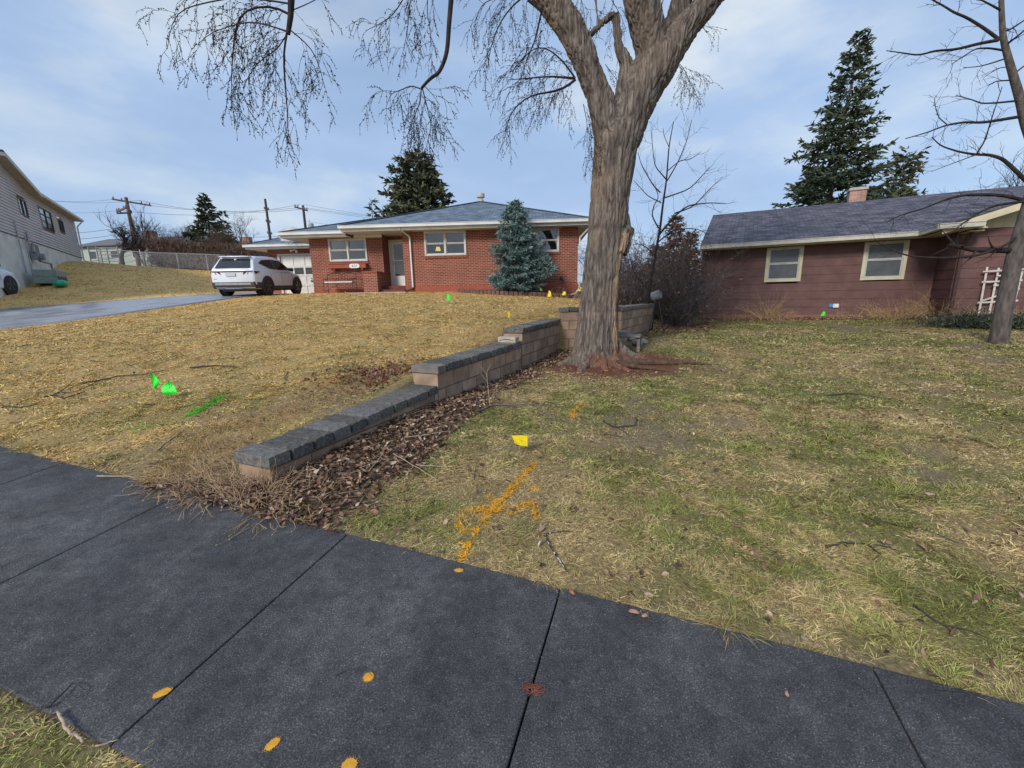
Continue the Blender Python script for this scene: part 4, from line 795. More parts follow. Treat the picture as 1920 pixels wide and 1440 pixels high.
tm_.materials.clear(); tr_ = newobj('trunk', tm_, barkm, BT); tr_.matrix_parent_inverse = Matrix.Translation((-TX, -TYY, -.38)); tr_.name = 'trunk'
cs = MB(); cc0 = at(1180, 425, TYY - .02); axd = norm([.9, -.38, .12]); s1 = norm(np.cross(axd, [0, 0, 1])); s2 = np.cross(axd, s1)
ring = lambda rr, off, e=1.0: [cc0 + axd * off + s1 * math.cos(t) * rr * .62 * e + s2 * math.sin(t) * rr * (1 + .06 * math.sin(3*t)) for t in np.linspace(0, 2*math.pi, 22, endpoint=False)]
R1, R2, R3, R4 = ring(.22, -.13), ring(.235, -.01), ring(.205, .015), ring(.17, -.012); n_ = 22; VV = R1 + R2 + R3 + R4 + [cc0 - axd * .03]
cs.add(VV, [(i2 + k*n_, (i2+1) % n_ + k*n_, (i2+1) % n_ + (k+1)*n_, i2 + (k+1)*n_) for k in range(3) for i2 in range(n_)] + [(i2 + 3*n_, (i2+1) % n_ + 3*n_, 4*n_) for i2 in range(n_)])
o = cs.build('pruning_scar', M('scar_wood', (.20, .155, .12), (.42, .34, .25), scale=16, rough=.9, bump=.012, c3=(.30, .24, .18)), BT, smooth=True, label='oval healed cut where a branch was sawn off'); o.matrix_parent_inverse = Matrix.Translation((-TX, -TYY, -.38))
# crown : drooping sprays
rng = np.random.default_rng(4); tw = TB(); BC, BD = [], []
def spray(P, r0, r1, lvl, dens, droop, sub, budl=.022):
    P = np.asarray(P, float); Ln = np.linalg.norm(np.diff(P, axis=0), axis=1).sum(); tw.tube(P, np.linspace(r0, r1, len(P)), 5 if r0 > .012 else 3)
    T = norm(np.gradient(P, axis=0)); k = max(1, int(Ln * dens))
    for q in range(k):
        t = (q + rng.random()) / k * (len(P) - 1)
        if lvl < 2 and t / (len(P) - 1) < .12: continue
        i0 = min(int(t), len(P) - 2); p = P[i0] + (P[i0+1] - P[i0]) * (t - i0); d0 = T[i0]
        ax = norm(np.cross(d0, rng.normal(0, 1, 3))); an = rng.uniform(.5, 1.15); d = d0 * math.cos(an) + ax * math.sin(an); d[1] *= .75
        l = sub * rng.uniform(.45, 1.15) * (1 - .35 * t / (len(P) - 1))
        if lvl > 0:
            Q = grow(p, d, l, 6 if lvl > 1 else 5, rng, .17, droop); spray(Q, max(.0028, r1 * .6) if lvl < 2 else r1 * .75, .0016, lvl - 1, dens * (1.5 if lvl == 2 else 1.35), droop * 1.15, sub * .48)
    if lvl <= 1:
        nb = int(Ln * 24 * (1 if lvl == 0 else .5)) + 1; s = rng.random(nb) * (len(P) - 1); i0 = np.minimum(s.astype(int), len(P) - 2); C = P[i0] + (P[i0+1] - P[i0]) * (s - i0)[:, None]
        d = norm(T[i0] + rng.normal(0, .8, (nb, 3))); BC.append(C); BD.append(d)
def pl_(pts, Y, n=12, jy=.0):
    P = np.array([at(p[0], p[1], Y + jy * i) for i, p in enumerate(pts)]); s = np.linspace(0, len(P) - 1, n); idx = np.arange(len(P))
    Q = np.stack([np.interp(s, idx, P[:, j]) for j in range(3)], 1)
    for _ in range(1): Q[1:-1] = (Q[:-2] + 2*Q[1:-1] + Q[2:]) / 4
    return Q
for pts, Y, r0, r1, dens in [
    ([(541, 26), (519, 13), (494, 11), (468, 15), (447, 30), (440, 56), (438, 98), (432, 128), (436, 171), (434, 205)], 5.6, .014, .004, 6.5),
    ([(540, 60), (525, 55), (489, 43), (459, 41), (434, 49), (395, 60), (372, 82)], 5.5, .012, .003, 6.5),
    ([(546, 8), (500, 0), (430, -6), (380, 8), (340, 15), (320, 45), (314, 92)], 5.7, .012, .003, 4.8),
    ([(538, 62), (531, 105), (535, 160), (538, 197), (541, 235), (530, 268)], 5.5, .013, .003, 6.0),
    ([(543, 55), (570, 77), (588, 98), (600, 128), (609, 165)], 5.4, .009, .003, 6),
    ([(538, 64), (519, 94), (485, 115), (468, 140), (455, 165)], 5.6, .008, .003, 6),
    ([(546, 20), (575, 8), (600, -5), (618, 5)], 5.5, .007, .003, 4),
    ([(788, 167), (771, 160), (750, 170), (733, 175), (724, 200)], 6.0, .010, .003, 7),
    ([(790, 165), (788, 192), (778, 215), (768, 240), (763, 258)], 6.0, .009, .003, 8),
    ([(792, 165), (801, 201), (810, 239), (800, 270)], 6.1, .009, .003, 8),
    ([(795, 160), (812, 178), (824, 196)], 6.0, .006, .003, 6),
    ([(770, -40), (756, 0), (735, 30), (712, 45), (685, 58)], 6.3, .010, .003, 5),
    ([(775, -40), (768, 10), (765, 50), (757, 95)], 6.3, .009, .003, 5.5),
    ([(805, -40), (800, 20), (808, 60), (806, 95)], 6.3, .008, .003, 5),
    ([(1079, 147), (1055, 145), (1032, 143), (989, 147), (950, 150)], 7.6, .022, .004, 6.5),
    ([(1079, 149), (1060, 165), (1030, 174), (1006, 175), (975, 190), (955, 215), (948, 250)], 7.6, .022, .004, 6.5),
    ([(1078, 146), (1060, 120), (1040, 100), (1015, 85), (985, 100), (970, 130)], 7.6, .016, .004, 6),
    ([(1018, 10), (1010, 45), (1003, 77), (990, 105), (975, 150)], 7.5, .018, .004, 6),
    ([(1005, -20), (965, 5), (935, 45), (918, 95), (915, 130)], 7.3, .014, .004, 6),
    ([(1000, -30), (950, -10), (905, 5), (890, 40)], 7.2, .012, .004, 5),
    ([(1094, 195), (1100, 225), (1103, 255), (1098, 285)], 7.8, .008, .003, 7),
    ([(1135, 120), (1148, 138), (1160, 155)], 8.3, .007, .003, 6),
    ([(1130, -30), (1150, 5), (1165, 30), (1175, 60)], 8.6, .009, .003, 6),
    ([(1085, -30), (1090, 0), (1096, 25), (1095, 60)], 8.6, .010, .003, 5),
    ([(1262, 110), (1275, 120), (1286, 135), (1292, 155)], 8.1, .006, .003, 8),
    ([(1305, 40), (1318, 50), (1325, 62)], 8.1, .005, .003, 5)]:
    spray(pl_(pts, Y), r0, r1, 2, dens * 1.85, .24, .66 if Y < 7 else .74)
for pts, Y, r0, r1 in [([(548, -70), (546, 0), (545, 30), (540, 64)], 5.5, .042, .024), ([(847, -60), (846, 0), (842, 43), (839, 94), (832, 118), (822, 138), (812, 143), (800, 154), (790, 166)], 6.0, .032, .016), ([(990, 0), (1012, 18), (1016, 25)], 7.5, .02, .018)]:
    tw.tube(pl_(pts, Y, 24), np.linspace(r0, r1, 24), 8)
# thick boughs running up out of view carry the hanging sprays
for A__, B__, r0, r1 in [(at(870, -230, 8.05), at(548, -70, 5.5), .13, .05), (at(930, -130, 8.05), at(847, -60, 6.0), .10, .04), (at(847, -60, 6.0), at(775, -40, 6.3), .03, .012)]:
    mid = (A__ + B__) / 2 + np.array([0, 0, .35]); Q = np.array([(1-t)**2*A__ + 2*t*(1-t)*mid + t*t*B__ for t in np.linspace(0, 1, 14)]); tw.tube(Q, np.linspace(r0, r1, 14), 8)
for k in range(34):      # the crown higher up
    b0 = [at(870, -230, 8.05), at(1165, -160, 7.6), at(1440, -150, 8.05), at(1310, -160, 8.4)][k % 4]; d = norm([rng.normal(0, .8), rng.normal(0, .7), rng.uniform(.3, 1)]); Q = grow(b0, d, rng.uniform(2, 4.2), 9, rng, .16, .0, .03); tw.tube(Q, np.linspace(.11, .02, len(Q)), 6)
    for q in range(3, len(Q)):
        for _ in range(2): Q2 = grow(Q[q], norm(rng.normal(0, 1, 3) + [0, 0, .2]), rng.uniform(.6, 1.4), 5, rng, .2, .1); tw.tube(Q2, np.linspace(.018, .003, 6), 3)
C = np.concatenate(BC); D = np.concatenate(BD); tw.buds(C, D, rng.uniform(.016, .036, len(C)), rng.uniform(.0035, .007, len(C)))
o = tw.build('crown', twigdark, BT); o.matrix_parent_inverse = Matrix.Translation((-TX, -TYY, -.38))
rt = MB(); gz = lambda x, y, h=0: (x, y, Hs(x, y) + h)
rt.tube([gz(1.95, 7.75, .12), gz(2.3, 7.62, .04), gz(2.6, 7.55, .05), gz(2.85, 7.5, .03), gz(3.1, 7.5, .03), gz(3.4, 7.42, .02), gz(3.75, 7.35, -.01)], [.10, .075, .06, .045, .028, .02, .012], 10); rt.tube([gz(1.9, 7.55, .08), gz(2.3, 7.25, .03), gz(2.7, 7.05, .01), gz(3.05, 6.95, -.01)], [.06, .035, .022, .012], 8)
o = rt.build('root', M('root_bark', (.05, .03, .022), (.12, .065, .04), scale=12, rough=.9, bump=.015, bscale=20), BT, smooth=True); o.matrix_parent_inverse = Matrix.Translation((-TX, -TYY, -.38))
# ================================================================== OTHER TREES
def place(o, parent, loc): o.matrix_parent_inverse = Matrix.Translation((-loc[0], -loc[1], -loc[2]))
def px_tree(name, label, Y, stems, branches, seed, sub=.5, dens=3.5, m=twigdark, droop=-.03, lvl=1, trunkm=bark, sidesdy=.5, group=None):
    """tree whose trunk and chief branches follow measured polylines at distance Y"""
    rg = np.random.default_rng(seed); tb_ = MB(); first = None
    for st in stems:
        P = np.array([at(p[0], p[1], Y) for p in st]); r = np.array([p[2] for p in st]) * Y / 790 * .8; s = np.linspace(0, len(P)-1, len(P)*5); idx = np.arange(len(P)); Q = np.stack([np.interp(s, idx, P[:, j]) for j in range(3)], 1); rr = np.interp(s, idx, r)
        for _ in range(3): Q[1:-1] = (Q[:-2] + 2*Q[1:-1] + Q[2:]) / 4
        Q[:, 1] += np.interp(np.arange(len(Q)), [0, len(Q)], [0, 0])
        tb_.tube(Q, rr, 14); first = Q[0] if first is None else first
    loc = (first[0], first[1], Hs(first[0], first[1])); T_ = thing(name, label, 'tree', loc, group=group)
    o = tb_.build('trunk', trunkm, T_, smooth=True); place(o, T_, loc); cw = TB()
    def sub_(P, r0, r1, l, dn, sb):
        cw.tube(P, np.linspace(r0, r1, len(P)), 6 if r0 > .012 else 3); Ln = np.linalg.norm(np.diff(P, axis=0), axis=1).sum(); T = norm(np.gradient(P, axis=0))
        if l <= 0: return
        for q in range(int(Ln * dn) + 1):
            t = rg.uniform(.15, 1) * (len(P) - 1); i0 = min(int(t), len(P)-2); p = P[i0] + (P[i0+1]-P[i0])*(t-i0); ax = norm(np.cross(T[i0], rg.normal(0, 1, 3))); an = rg.uniform(.4, 1.0); Q = grow(p, T[i0]*math.cos(an)+ax*math.sin(an), sb*rg.uniform(.4, 1.2), 5, rg, .16, droop); sub_(Q, max(.003, r1*.7), .0018, l-1, dn*1.2, sb*.5)
    for br in branches:
        pts, r0, r1 = br[0], br[1]*Y/790, br[2]*Y/790; dY = rg.uniform(-sidesdy, sidesdy)
        P = np.array([at(p[0], p[1], Y + dY * i / len(pts)) for i, p in enumerate(pts)]); s = np.linspace(0, len(P)-1, len(P)*3); idx = np.arange(len(P)); Q = np.stack([np.interp(s, idx, P[:, j]) for j in range(3)], 1); Q[1:-1] = (Q[:-2]+2*Q[1:-1]+Q[2:])/4
        sub_(Q, r0, r1, lvl, dens, sub)
    o = cw.build('crown', m, T_); place(o, T_, loc); return T_
rbark = M('grey_leaning_bark', (.060, .050, .048), (.14, .12, .11), scale=18, rough=.95, bump=.012, stretch=(1, 1, .3))
px_tree('leaning_tree', 'slender bare tree with leaning grey trunk in front of the maroon house wing', 8.4,
  [[(1870, 652, 19), (1873, 635, 17), (1880, 590, 15.5), (1892, 530, 15), (1905, 470, 14), (1918, 425, 13), (1936, 365, 12), (1945, 310, 10.5), (1935, 262, 9.5), (1922, 228, 8.6), (1914, 190, 7.8), (1903, 153, 7), (1889, 104, 5.8), (1880, 69, 5), (1877, 0, 4), (1879, -80, 3)]],
  [([(1872, 73), (1844, 52), (1813, 33), (1788, 23), (1771, 12), (1749, 0), (1735, -8)], 2.6, .8), ([(1872, 75), (1834, 82), (1792, 93), (1754, 95), (1722, 104), (1691, 99), (1662, 95)], 2.6, .6), ([(1879, 94), (1854, 90), (1830, 91), (1809, 104), (1785, 120)], 1.6, .6),
   ([(1882, 111), (1854, 120), (1834, 125), (1806, 127)], 1.2, .5), ([(1910, 219), (1868, 226), (1841, 230), (1809, 229), (1775, 234), (1740, 248), (1698, 260)], 2.6, .7), ([(1775, 233), (1761, 222), (1754, 201), (1752, 184)], 1.0, .5), ([(1907, 189), (1868, 193), (1840, 194), (1820, 186), (1792, 179)], 1.6, .6),
   ([(1930, 345), (1900, 316), (1879, 297), (1854, 290), (1830, 290), (1799, 285), (1764, 274), (1747, 257)], 3.6, .7), ([(1830, 290), (1847, 264), (1858, 226), (1879, 163)], 1.5, .6), ([(1940, 382), (1920, 375), (1875, 365), (1813, 365), (1781, 371), (1729, 392), (1688, 403), (1662, 417)], 3.6, .6),
   ([(1935, 376), (1868, 384), (1834, 399), (1809, 417), (1790, 430)], 2.6, .7), ([(1905, 470), (1868, 469), (1827, 469), (1799, 462), (1778, 459)], 5.6, 3.4), ([(1868, 467), (1827, 481), (1764, 484), (1705, 481), (1662, 465), (1640, 450)], 2.6, .6), ([(1917, 430), (1900, 451), (1880, 462), (1868, 467)], 2.2, 1.8),
   ([(1878, 60), (1895, 55), (1925, 35)], 2.2, 1), ([(1885, 85), (1905, 70), (1935, 45)], 2, 1), ([(1878, 20), (1850, 5), (1820, -10)], 1.8, .7), ([(1900, 150), (1868, 152), (1852, 160)], 1.2, .5), ([(1899, 140), (1925, 120), (1950, 110)], 1.4, .6), ([(1895, 125), (1870, 128), (1845, 145)], 1.0, .5), ([(1830, 290), (1790, 305), (1745, 322)], 1.0, .4)], 21, sub=.40, dens=4.6, trunkm=rbark, lvl=2, sidesdy=.7, droop=-.02)
px_tree('young_tree', 'thin young bare tree rising out of the brown thicket left of the maroon house', 12.0,
  [[(1203, 616, 5.4), (1208, 590, 4.6), (1213, 570, 4.0), (1222, 520, 3.2), (1229, 475, 2.8), (1238, 427, 2.5), (1242, 390, 2.2), (1250, 336, 1.6), (1254, 275, 1.2), (1263, 228, .7)]],
  [([(1236, 440), (1265, 405), (1290, 385), (1330, 380), (1362, 382)], 1.8, .5), ([(1235, 428), (1222, 405), (1226, 385), (1236, 368), (1225, 345)], 1.3, .5), ([(1238, 361), (1224, 347), (1202, 308), (1196, 286)], 1.2, .4), ([(1249, 336), (1227, 311), (1221, 247)], 1.1, .4), ([(1251, 339), (1271, 305), (1288, 264), (1297, 225)], 1.2, .4),
   ([(1243, 372), (1293, 355), (1318, 328), (1330, 314)], 1.2, .4), ([(1265, 400), (1300, 388), (1330, 355), (1355, 332)], 1.3, .4), ([(1252, 320), (1276, 300), (1293, 300), (1313, 286)], .9, .4), ([(1240, 380), (1215, 368), (1188, 338)], 1.0, .4), ([(1228, 480), (1210, 462), (1190, 455)], 1.2, .5), ([(1233, 455), (1262, 430), (1305, 428), (1330, 440)], 1.2, .4), ([(1254, 275), (1245, 255), (1243, 240)], .7, .4), ([(1218, 545), (1190, 515), (1178, 470)], 1.3, .6)], 8, sub=.62, dens=3.6, droop=-.05, lvl=2, trunkm=twigdark)
def conifer(name, label, cat, x, y, h, R, seed, col=((.028, .044, .025), (.09, .11, .055)), z=None, h0=.03, whorl=.34, nb=7, cl=.30, cw_=.075, droop=.10, up=.08, pw=.85, dens=9, bare=.0, lean=(0, 0), irr=.25, lvlw=.45, group=None, shape=None, colf=None, parentname='crown'):
    rg = np.random.default_rng(seed); z = Hs(x, y) if z is None else z; T_ = thing(name, label, cat, (x, y, z), group=group)
    tm2 = MB(); tm2.tube([(lean[0]*t, lean[1]*t, h * t - .1 * (t == 0)) for t in np.linspace(0, .99, 8)], np.linspace(max(.05, h * .014), .012, 8), 9); tm2.build('trunk', bark, T_, smooth=True); C, D, Lh = [], [], []; sk = TB()
    hh = h * h0
    while hh < h * .985:
        f = 1 - hh / h; rad = (shape(f) if shape else f ** pw) * R; k = max(3, int(nb * (.55 + .45 * f)))
        off = rg.uniform(0, 6.28)
        for b in range(k):
            an = off + b * 2 * math.pi / k + rg.normal(0, .25); L1 = rad * rg.uniform(1 - irr * 1.4, 1 + irr * .6); 
            if rg.random() < bare or L1 < .05: continue
            u = np.array([math.cos(an), math.sin(an), 0]); base = np.array([lean[0] * hh / h, lean[1] * hh / h, hh + rg.uniform(-.5, .5) * whorl]); n1 = 7
            ts = np.linspace(0, 1, n1); P = base + u * (L1 * ts)[:, None]; P[:, 2] += L1 * (up * (1 if f > .25 else 3) * ts - droop * 1.6 * ts ** 1.3 + droop * 1.1 * ts ** 3); P += rg.normal(0, .02 * L1, P.shape) * ts[:, None]
            sk.tube(P, np.linspace(max(.01, L1 * .012), .004, n1), 3); side = np.array([-u[1], u[0], 0])
            m_ = int(L1 * dens) + 4; tpos = rg.uniform(.10, 1.0, m_) ** .8
            p0 = np.stack([np.interp(tpos, ts, P[:, j]) for j in range(3)], 1); sg = rg.choice([-1, 1], m_); l2 = L1 * lvlw * (1.08 - tpos) * rg.uniform(.5, 1.1, m_) + cl * .35
            dd_ = norm(u * .75 + side * sg[:, None] * rg.uniform(.5, 1.1, (m_, 1)) + np.array([0, 0, 1]) * rg.normal(.02, .22, (m_, 1)))
            for q in range(m_):
                k2 = max(2, int(l2[q] / (cl * .30))); tt_ = (np.arange(k2) + rg.random(k2)) / k2; c_ = p0[q] + dd_[q] * (l2[q] * tt_)[:, None]; C.append(c_); D.append(norm(dd_[q] + rg.normal(0, .38, (k2, 3)) + [0, 0, .05])); Lh.append(np.full(k2, 1.0))
        hh += whorl * (.55 + .6 * f) 
    C = np.concatenate(C); D = np.concatenate(D); n2 = len(C); S = norm(rg.normal(0, 1, (n2, 3)) + np.array([0, 0, .6])); t = rg.random(n2) ** 1.3
    clump = fbm(C[:, 0] * 1.7 + C[:, 2] * .6, C[:, 1] * 1.7 + C[:, 2] * .9, seed, 3); t = np.clip(t * .6 + (clump - .35) * 1.1, 0, 1)
    cols = lerp(np.array(col[0])[None], np.array(col[1])[None], t[:, None])
    if colf is not None: cols = colf(C, cols, rg)
    Vv, Qq, Tt, cc_ = cards(C, D, S, cl * rg.uniform(.6, 1.25, n2), cw_ * rg.uniform(.7, 1.3, n2), .06, cols)
    newobj('crown', np_mesh('crown', Vv, [Qq, Tt], False, cc_), needle, T_); sk.build('branches', bark, T_); return T_
needle = M('needles', (.85, .85, .85), (1.15, 1.15, 1.15), scale=30, rough=.7, attr=True, spec=.25)
p_ = at(1578, 380, 24)
conifer('tall_spruce', 'tall dark spruce with ragged upswept branches behind the maroon house roof', 'tree', p_[0] - 1.0, 24, 13.1, 4.0, 31, whorl=.34, nb=9, cl=.26, cw_=.085, droop=.10, up=.20, pw=.85, dens=8, irr=.32, lvlw=.40, lean=(.85, 0), col=((.025, .042, .026), (.10, .125, .065)))
p_ = at(1690, 360, 30); conifer('juniper_tree', 'smaller loose evergreen to the right of the tall spruce above the maroon roof', 'tree', p_[0], 30, 8.8, 2.8, 32, whorl=.42, nb=7, cl=.36, cw_=.12, droop=-.25, up=.35, pw=.5, dens=6, irr=.5, lvlw=.45, h0=.15, col=((.045, .055, .026), (.14, .13, .06)))
p_ = at(1633, 360, 28); conifer('juniper_tree', 'low dark evergreen bough mass just right of the chimney on the maroon house', 'tree', p_[0], 27, 6.3, 2.3, 33, whorl=.5, nb=7, cl=.4, cw_=.12, droop=-.1, up=.2, pw=.5, dens=5, irr=.4, h0=.2)
p_ = at(788, 400, 36); conifer('pine_tree', 'broad rounded dark pine standing behind the brick house roof', 'tree', p_[0], 36, 9.7, 3.5, 34, whorl=.42, nb=9, cl=.42, cw_=.16, droop=-.02, up=.14, dens=8, irr=.32, lvlw=.5, h0=.12, shape=lambda f: (math.sin(min(1, (f * 1.25)) * math.pi * .62) * .95 + .12), col=((.045, .058, .034), (.15, .16, .085)))
p_ = at(698, 400, 40); conifer('small_spruce', 'small spindly spruce top just left of the broad pine behind the roof', 'tree', p_[0], 40, 6.7, 1.7, 35, whorl=.75, nb=5, cl=.5, cw_=.12, droop=.05, up=.22, dens=3, irr=.4, h0=.2)
p_ = at(398, 470, 44); conifer('background_spruce', 'dark spire shaped spruce rising through the brown bare shrubs beyond the parked car', 'tree', p_[0], 44, 7.2, 2.7, 36, whorl=.42, nb=9, cl=.42, cw_=.15, droop=.08, up=.12, pw=.9, dens=6, irr=.3, lvlw=.5)
p_ = at(416, 470, 43.5); conifer('background_spruce', 'narrow secondary spruce tip right beside the taller spire beyond the parked car', 'tree', p_[0] + .6, 43.5, 5.6, 1.2, 37, whorl=.6, nb=6, cl=.45, cw_=.13, dens=4, irr=.3)
def juncol(C, c, rg): 
    k = (rg.random(len(C)) < .6)[:, None]; return np.where(k, lerp(np.array([[.12, .045, .028]]), np.array([[.20, .085, .05]]), rg.random((len(C), 1))), c)
for px_, py_, Y, h, R, sd, lb in ((1268, 395, 19.5, 3.55, 1.0, 38, 'rusty brown half dead juniper with a pointed top in the thicket by the maroon house'), (1296, 440, 18.5, 2.7, .9, 39, 'short rusty juniper tight against the left corner of the maroon house'), (1236, 450, 20.5, 2.4, 1.0, 40, 'dull juniper behind the thin young bare tree')):
    p_ = at(px_, py_, Y); conifer('brown_juniper', lb, 'tree', p_[0], Y, h + .4, R, sd, whorl=.15, nb=9, cl=.16, cw_=.045, droop=-.15, up=.3, pw=.6, dens=13, irr=.5, colf=juncol, z=1.0)
# blue spruce in front of the brick house
p_ = at(972, 545, 17.6); BSX, BSY = p_[0], 17.6
def bsh(f):      # widths measured up the tree
    return float(np.interp(1 - f, [0, .12, .22, .34, .42, .52, .66, .8, .92, 1], [.96, 1.0, .86, .70, .80, .78, .60, .44, .24, .04]))
conifer('blue_spruce', 'dense blue green spruce with a bushy lopsided base in front of the brick house window', 'tree', BSX - .06, BSY, 3.6, 1.24, 41, whorl=.115, nb=13, cl=.115, cw_=.03, droop=.02, up=.10, dens=26, irr=.30, lvlw=.36, h0=.04, shape=bsh, col=((.05, .10, .095), (.25, .36, .345)))
T_ = bpy.data.objects['blue_spruce']; rg = np.random.default_rng(42); C = []; D = []
for (cx, cy, cz, rx, rz, k) in ((.95, -.1, 1.30, .42, .32, 900), (1.28, -.15, .98, .34, .24, 700), (.75, -.1, .85, .55, .3, 900), (-.7, -.3, .55, .45, .3, 700)):
    q = rg.normal(0, 1, (k, 3)); q = norm(q) * (rg.random((k, 1)) ** .4); C.append(np.array([cx, cy, cz]) + q * [rx, .35, rz]); D.append(norm(q * [1, 1, .8] + [.2, 0, .25] + rg.normal(0, .4, (k, 3))))
C = np.concatenate(C); D = np.concatenate(D); n2 = len(C); cols = lerp(np.array([[.055, .105, .10]]), np.array([[.25, .36, .345]]), rg.random((n2, 1)) ** 1.2)
Vv, Qq, Tt, cc_ = cards(C, D, rg.normal(0, 1, (n2, 3)), .115 * rg.uniform(.6, 1.25, n2), .03, .05, cols); newobj('side_boughs', np_mesh('side_boughs', Vv, [Qq, Tt], False, cc_), needle, T_)
# generic bare trees
def bare_tree(name, label, x, y, h, seed, spread=.6, levels=4, r=.12, nkid=5, m=twigdark, trunks=1, cat='tree', z=None, first=.25, group=None, lift=.06, start=.35):
    rg = np.random.default_rng(seed); z = Hs(x, y) if z is None else z; T_ = thing(name, label, cat, (x, y, z), group=group); tk = TB(); cw = TB()
    def rec(p, d, L_, r_, lv):
        P = grow(p, d, L_, 7, rg, .12 + .03 * (levels - lv), 0, lift); (tk if lv == levels else cw).tube(P, np.linspace(r_, r_ * .45, 8), 8 if lv == levels else (4 if lv > 1 else 3)); T = norm(np.gradient(P, axis=0))
        if lv == 0: return
        for q in range(nkid):
            t = rg.uniform(start, 1) * 7 if q else 6.9; i0 = min(int(t), 6); pp_ = P[i0] + (P[i0+1]-P[i0])*(t-i0); ax = norm(np.cross(T[i0], rg.normal(0, 1, 3))); an = spread * rg.uniform(.5, 1.3); rec(pp_, T[i0]*math.cos(an)+ax*math.sin(an), L_*rg.uniform(.5, .78), max(.006, r_*.5), lv-1)
    for k in range(trunks):
        rec(np.array([rg.normal(0, .06) * (trunks > 1), rg.normal(0, .06) * (trunks > 1), -.05]), norm([rg.normal(0, .08 + .25 * (trunks > 1)), rg.normal(0, .08 + .25 * (trunks > 1)), 1]), h * (.42 if levels > 2 else .6), r, levels)
    tk.build('trunk', bark if m is twigdark else m, T_); cw.build('crown', m, T_); return T_
browntw = M('twig_brown', (.075, .048, .038), (.13, .09, .072), scale=9, rough=.9, spec=.2); greytw = M('twig_grey', (.10, .085, .085), (.15, .13, .13), scale=9, rough=.9, spec=.2)
p_ = at(228, 490, 36); bare_tree('bare_tree', 'spreading bare tree with thick short trunk at the fence near the pale house', p_[0], 36, 3.9, 51, spread=.95, levels=4, r=.22, nkid=5, start=.5, lift=.01)
p_ = at(268, 480, 41); bare_tree('bare_tree', 'upright many stemmed bare tree just right of the leaning wooden utility pole', p_[0], 41, 5.6, 52, spread=.4, levels=3, r=.09, nkid=5, trunks=4, lift=.10)
for k, (px_, Y, h, lb) in enumerate(((362, 46, 5.6, 'pale brown leafless tree left of the spire shaped spruce'), (338, 48, 4.6, 'low rounded leafless tree at the left end of the brown thicket'), (428, 40, 4.6, 'brown leafless tree covering the right side of the spire shaped spruce'), (398, 40, 4.2, 'dense brown leafless shrub low in front of the spire shaped spruce'), (452, 45, 5.6, 'thin grey leafless tree above the brick chimney beyond the car'), (330, 44, 3.8, 'small leafless tree above the long brown hedge'))):
    p_ = at(px_, 480, Y); bare_tree('leafless_tree', lb, p_[0], Y, h, 60 + k, spread=.62, levels=4, r=.075, nkid=5, m=greytw if k in (4,) else browntw, trunks=2 if k != 4 else 1, group=None)
for k, (px_, Y, h, lb) in enumerate(((1885, 26, 8.4, 'bare grey tree behind the right end of the maroon house roof'), (1760, 30, 7.6, 'fine twigged bare tree behind the middle of the maroon roof'), (1830, 34, 9.5, 'farther pale bare tree between two others behind the maroon roof'))):
    p_ = at(px_, 400, Y); bare_tree('roofline_tree', lb, p_[0], Y, h, 70 + k, spread=.55, levels=4, r=.11, nkid=5, m=greytw if k else twigdark)
# thicket left of the maroon house
for k, (px_, Y, h, n_s, lb) in enumerate(((1185, 13.2, 2.5, 70, 'dense brown twiggy shrub directly right of the big tree trunk'), (1228, 13.6, 2.4, 75, 'dark tangled leafless shrub in the middle of the thicket'), (1268, 13.2, 2.6, 80, 'arching leafless shrub reaching the corner of the maroon house'), (1250, 15.6, 3.0, 80, 'taller leafless shrub at the back of the thicket'), (1205, 16.5, 3.2, 80, 'back shrub of the thicket between the big trunk and the young tree'), (1150, 15.5, 2.7, 50, 'shrub showing in the gap between brick house and big trunk'))):
    p_ = at(px_, 560, Y); rg = np.random.default_rng(90 + k); x0, y0 = p_[0], Y; z0 = Hs(x0, y0); T_ = thing('leafless_shrub', lb, 'shrub', (x0, y0, z0)); cw = TB(); leafs = []
    for s in range(n_s):
        a = rg.uniform(0, 6.28); b0 = np.array([math.cos(a), math.sin(a), 0]) * rg.uniform(0, .35); P = grow(b0, norm([math.cos(a) * rg.uniform(.1, .9), math.sin(a) * rg.uniform(.1, .9), 1]), h * rg.uniform(.6, 1.15), 9, rg, .13, .07); cw.tube(P, np.linspace(rg.uniform(.008, .016), .003, 10), 3)
        for q in range(13):
            i0 = rg.integers(2, 9); P2 = grow(P[i0], norm(P[i0+1] - P[i0] + rg.normal(0, .5, 3)), rg.uniform(.3, .8), 4, rg, .2, .03); cw.tube(P2, np.linspace(.005, .0022, 5), 3)
            if rg.random() < .35: leafs.append(P2[-1])
    cw.build('stems', browntw if k % 2 else greytw, T_); C = np.array(leafs); n2 = len(C)
    Vv, Qq, Tt, cc_ = cards(C, rg.normal(0, 1, (n2, 3)), rg.normal(0, 1, (n2, 3)), .07, .035, .2, lerp(np.array([[.12, .06, .04]]), np.array([[.26, .16, .10]]), rg.random((n2, 1)))); newobj('withered_leaves', np_mesh('withered_leaves', Vv, [Qq, Tt], False, cc_), needle, T_)
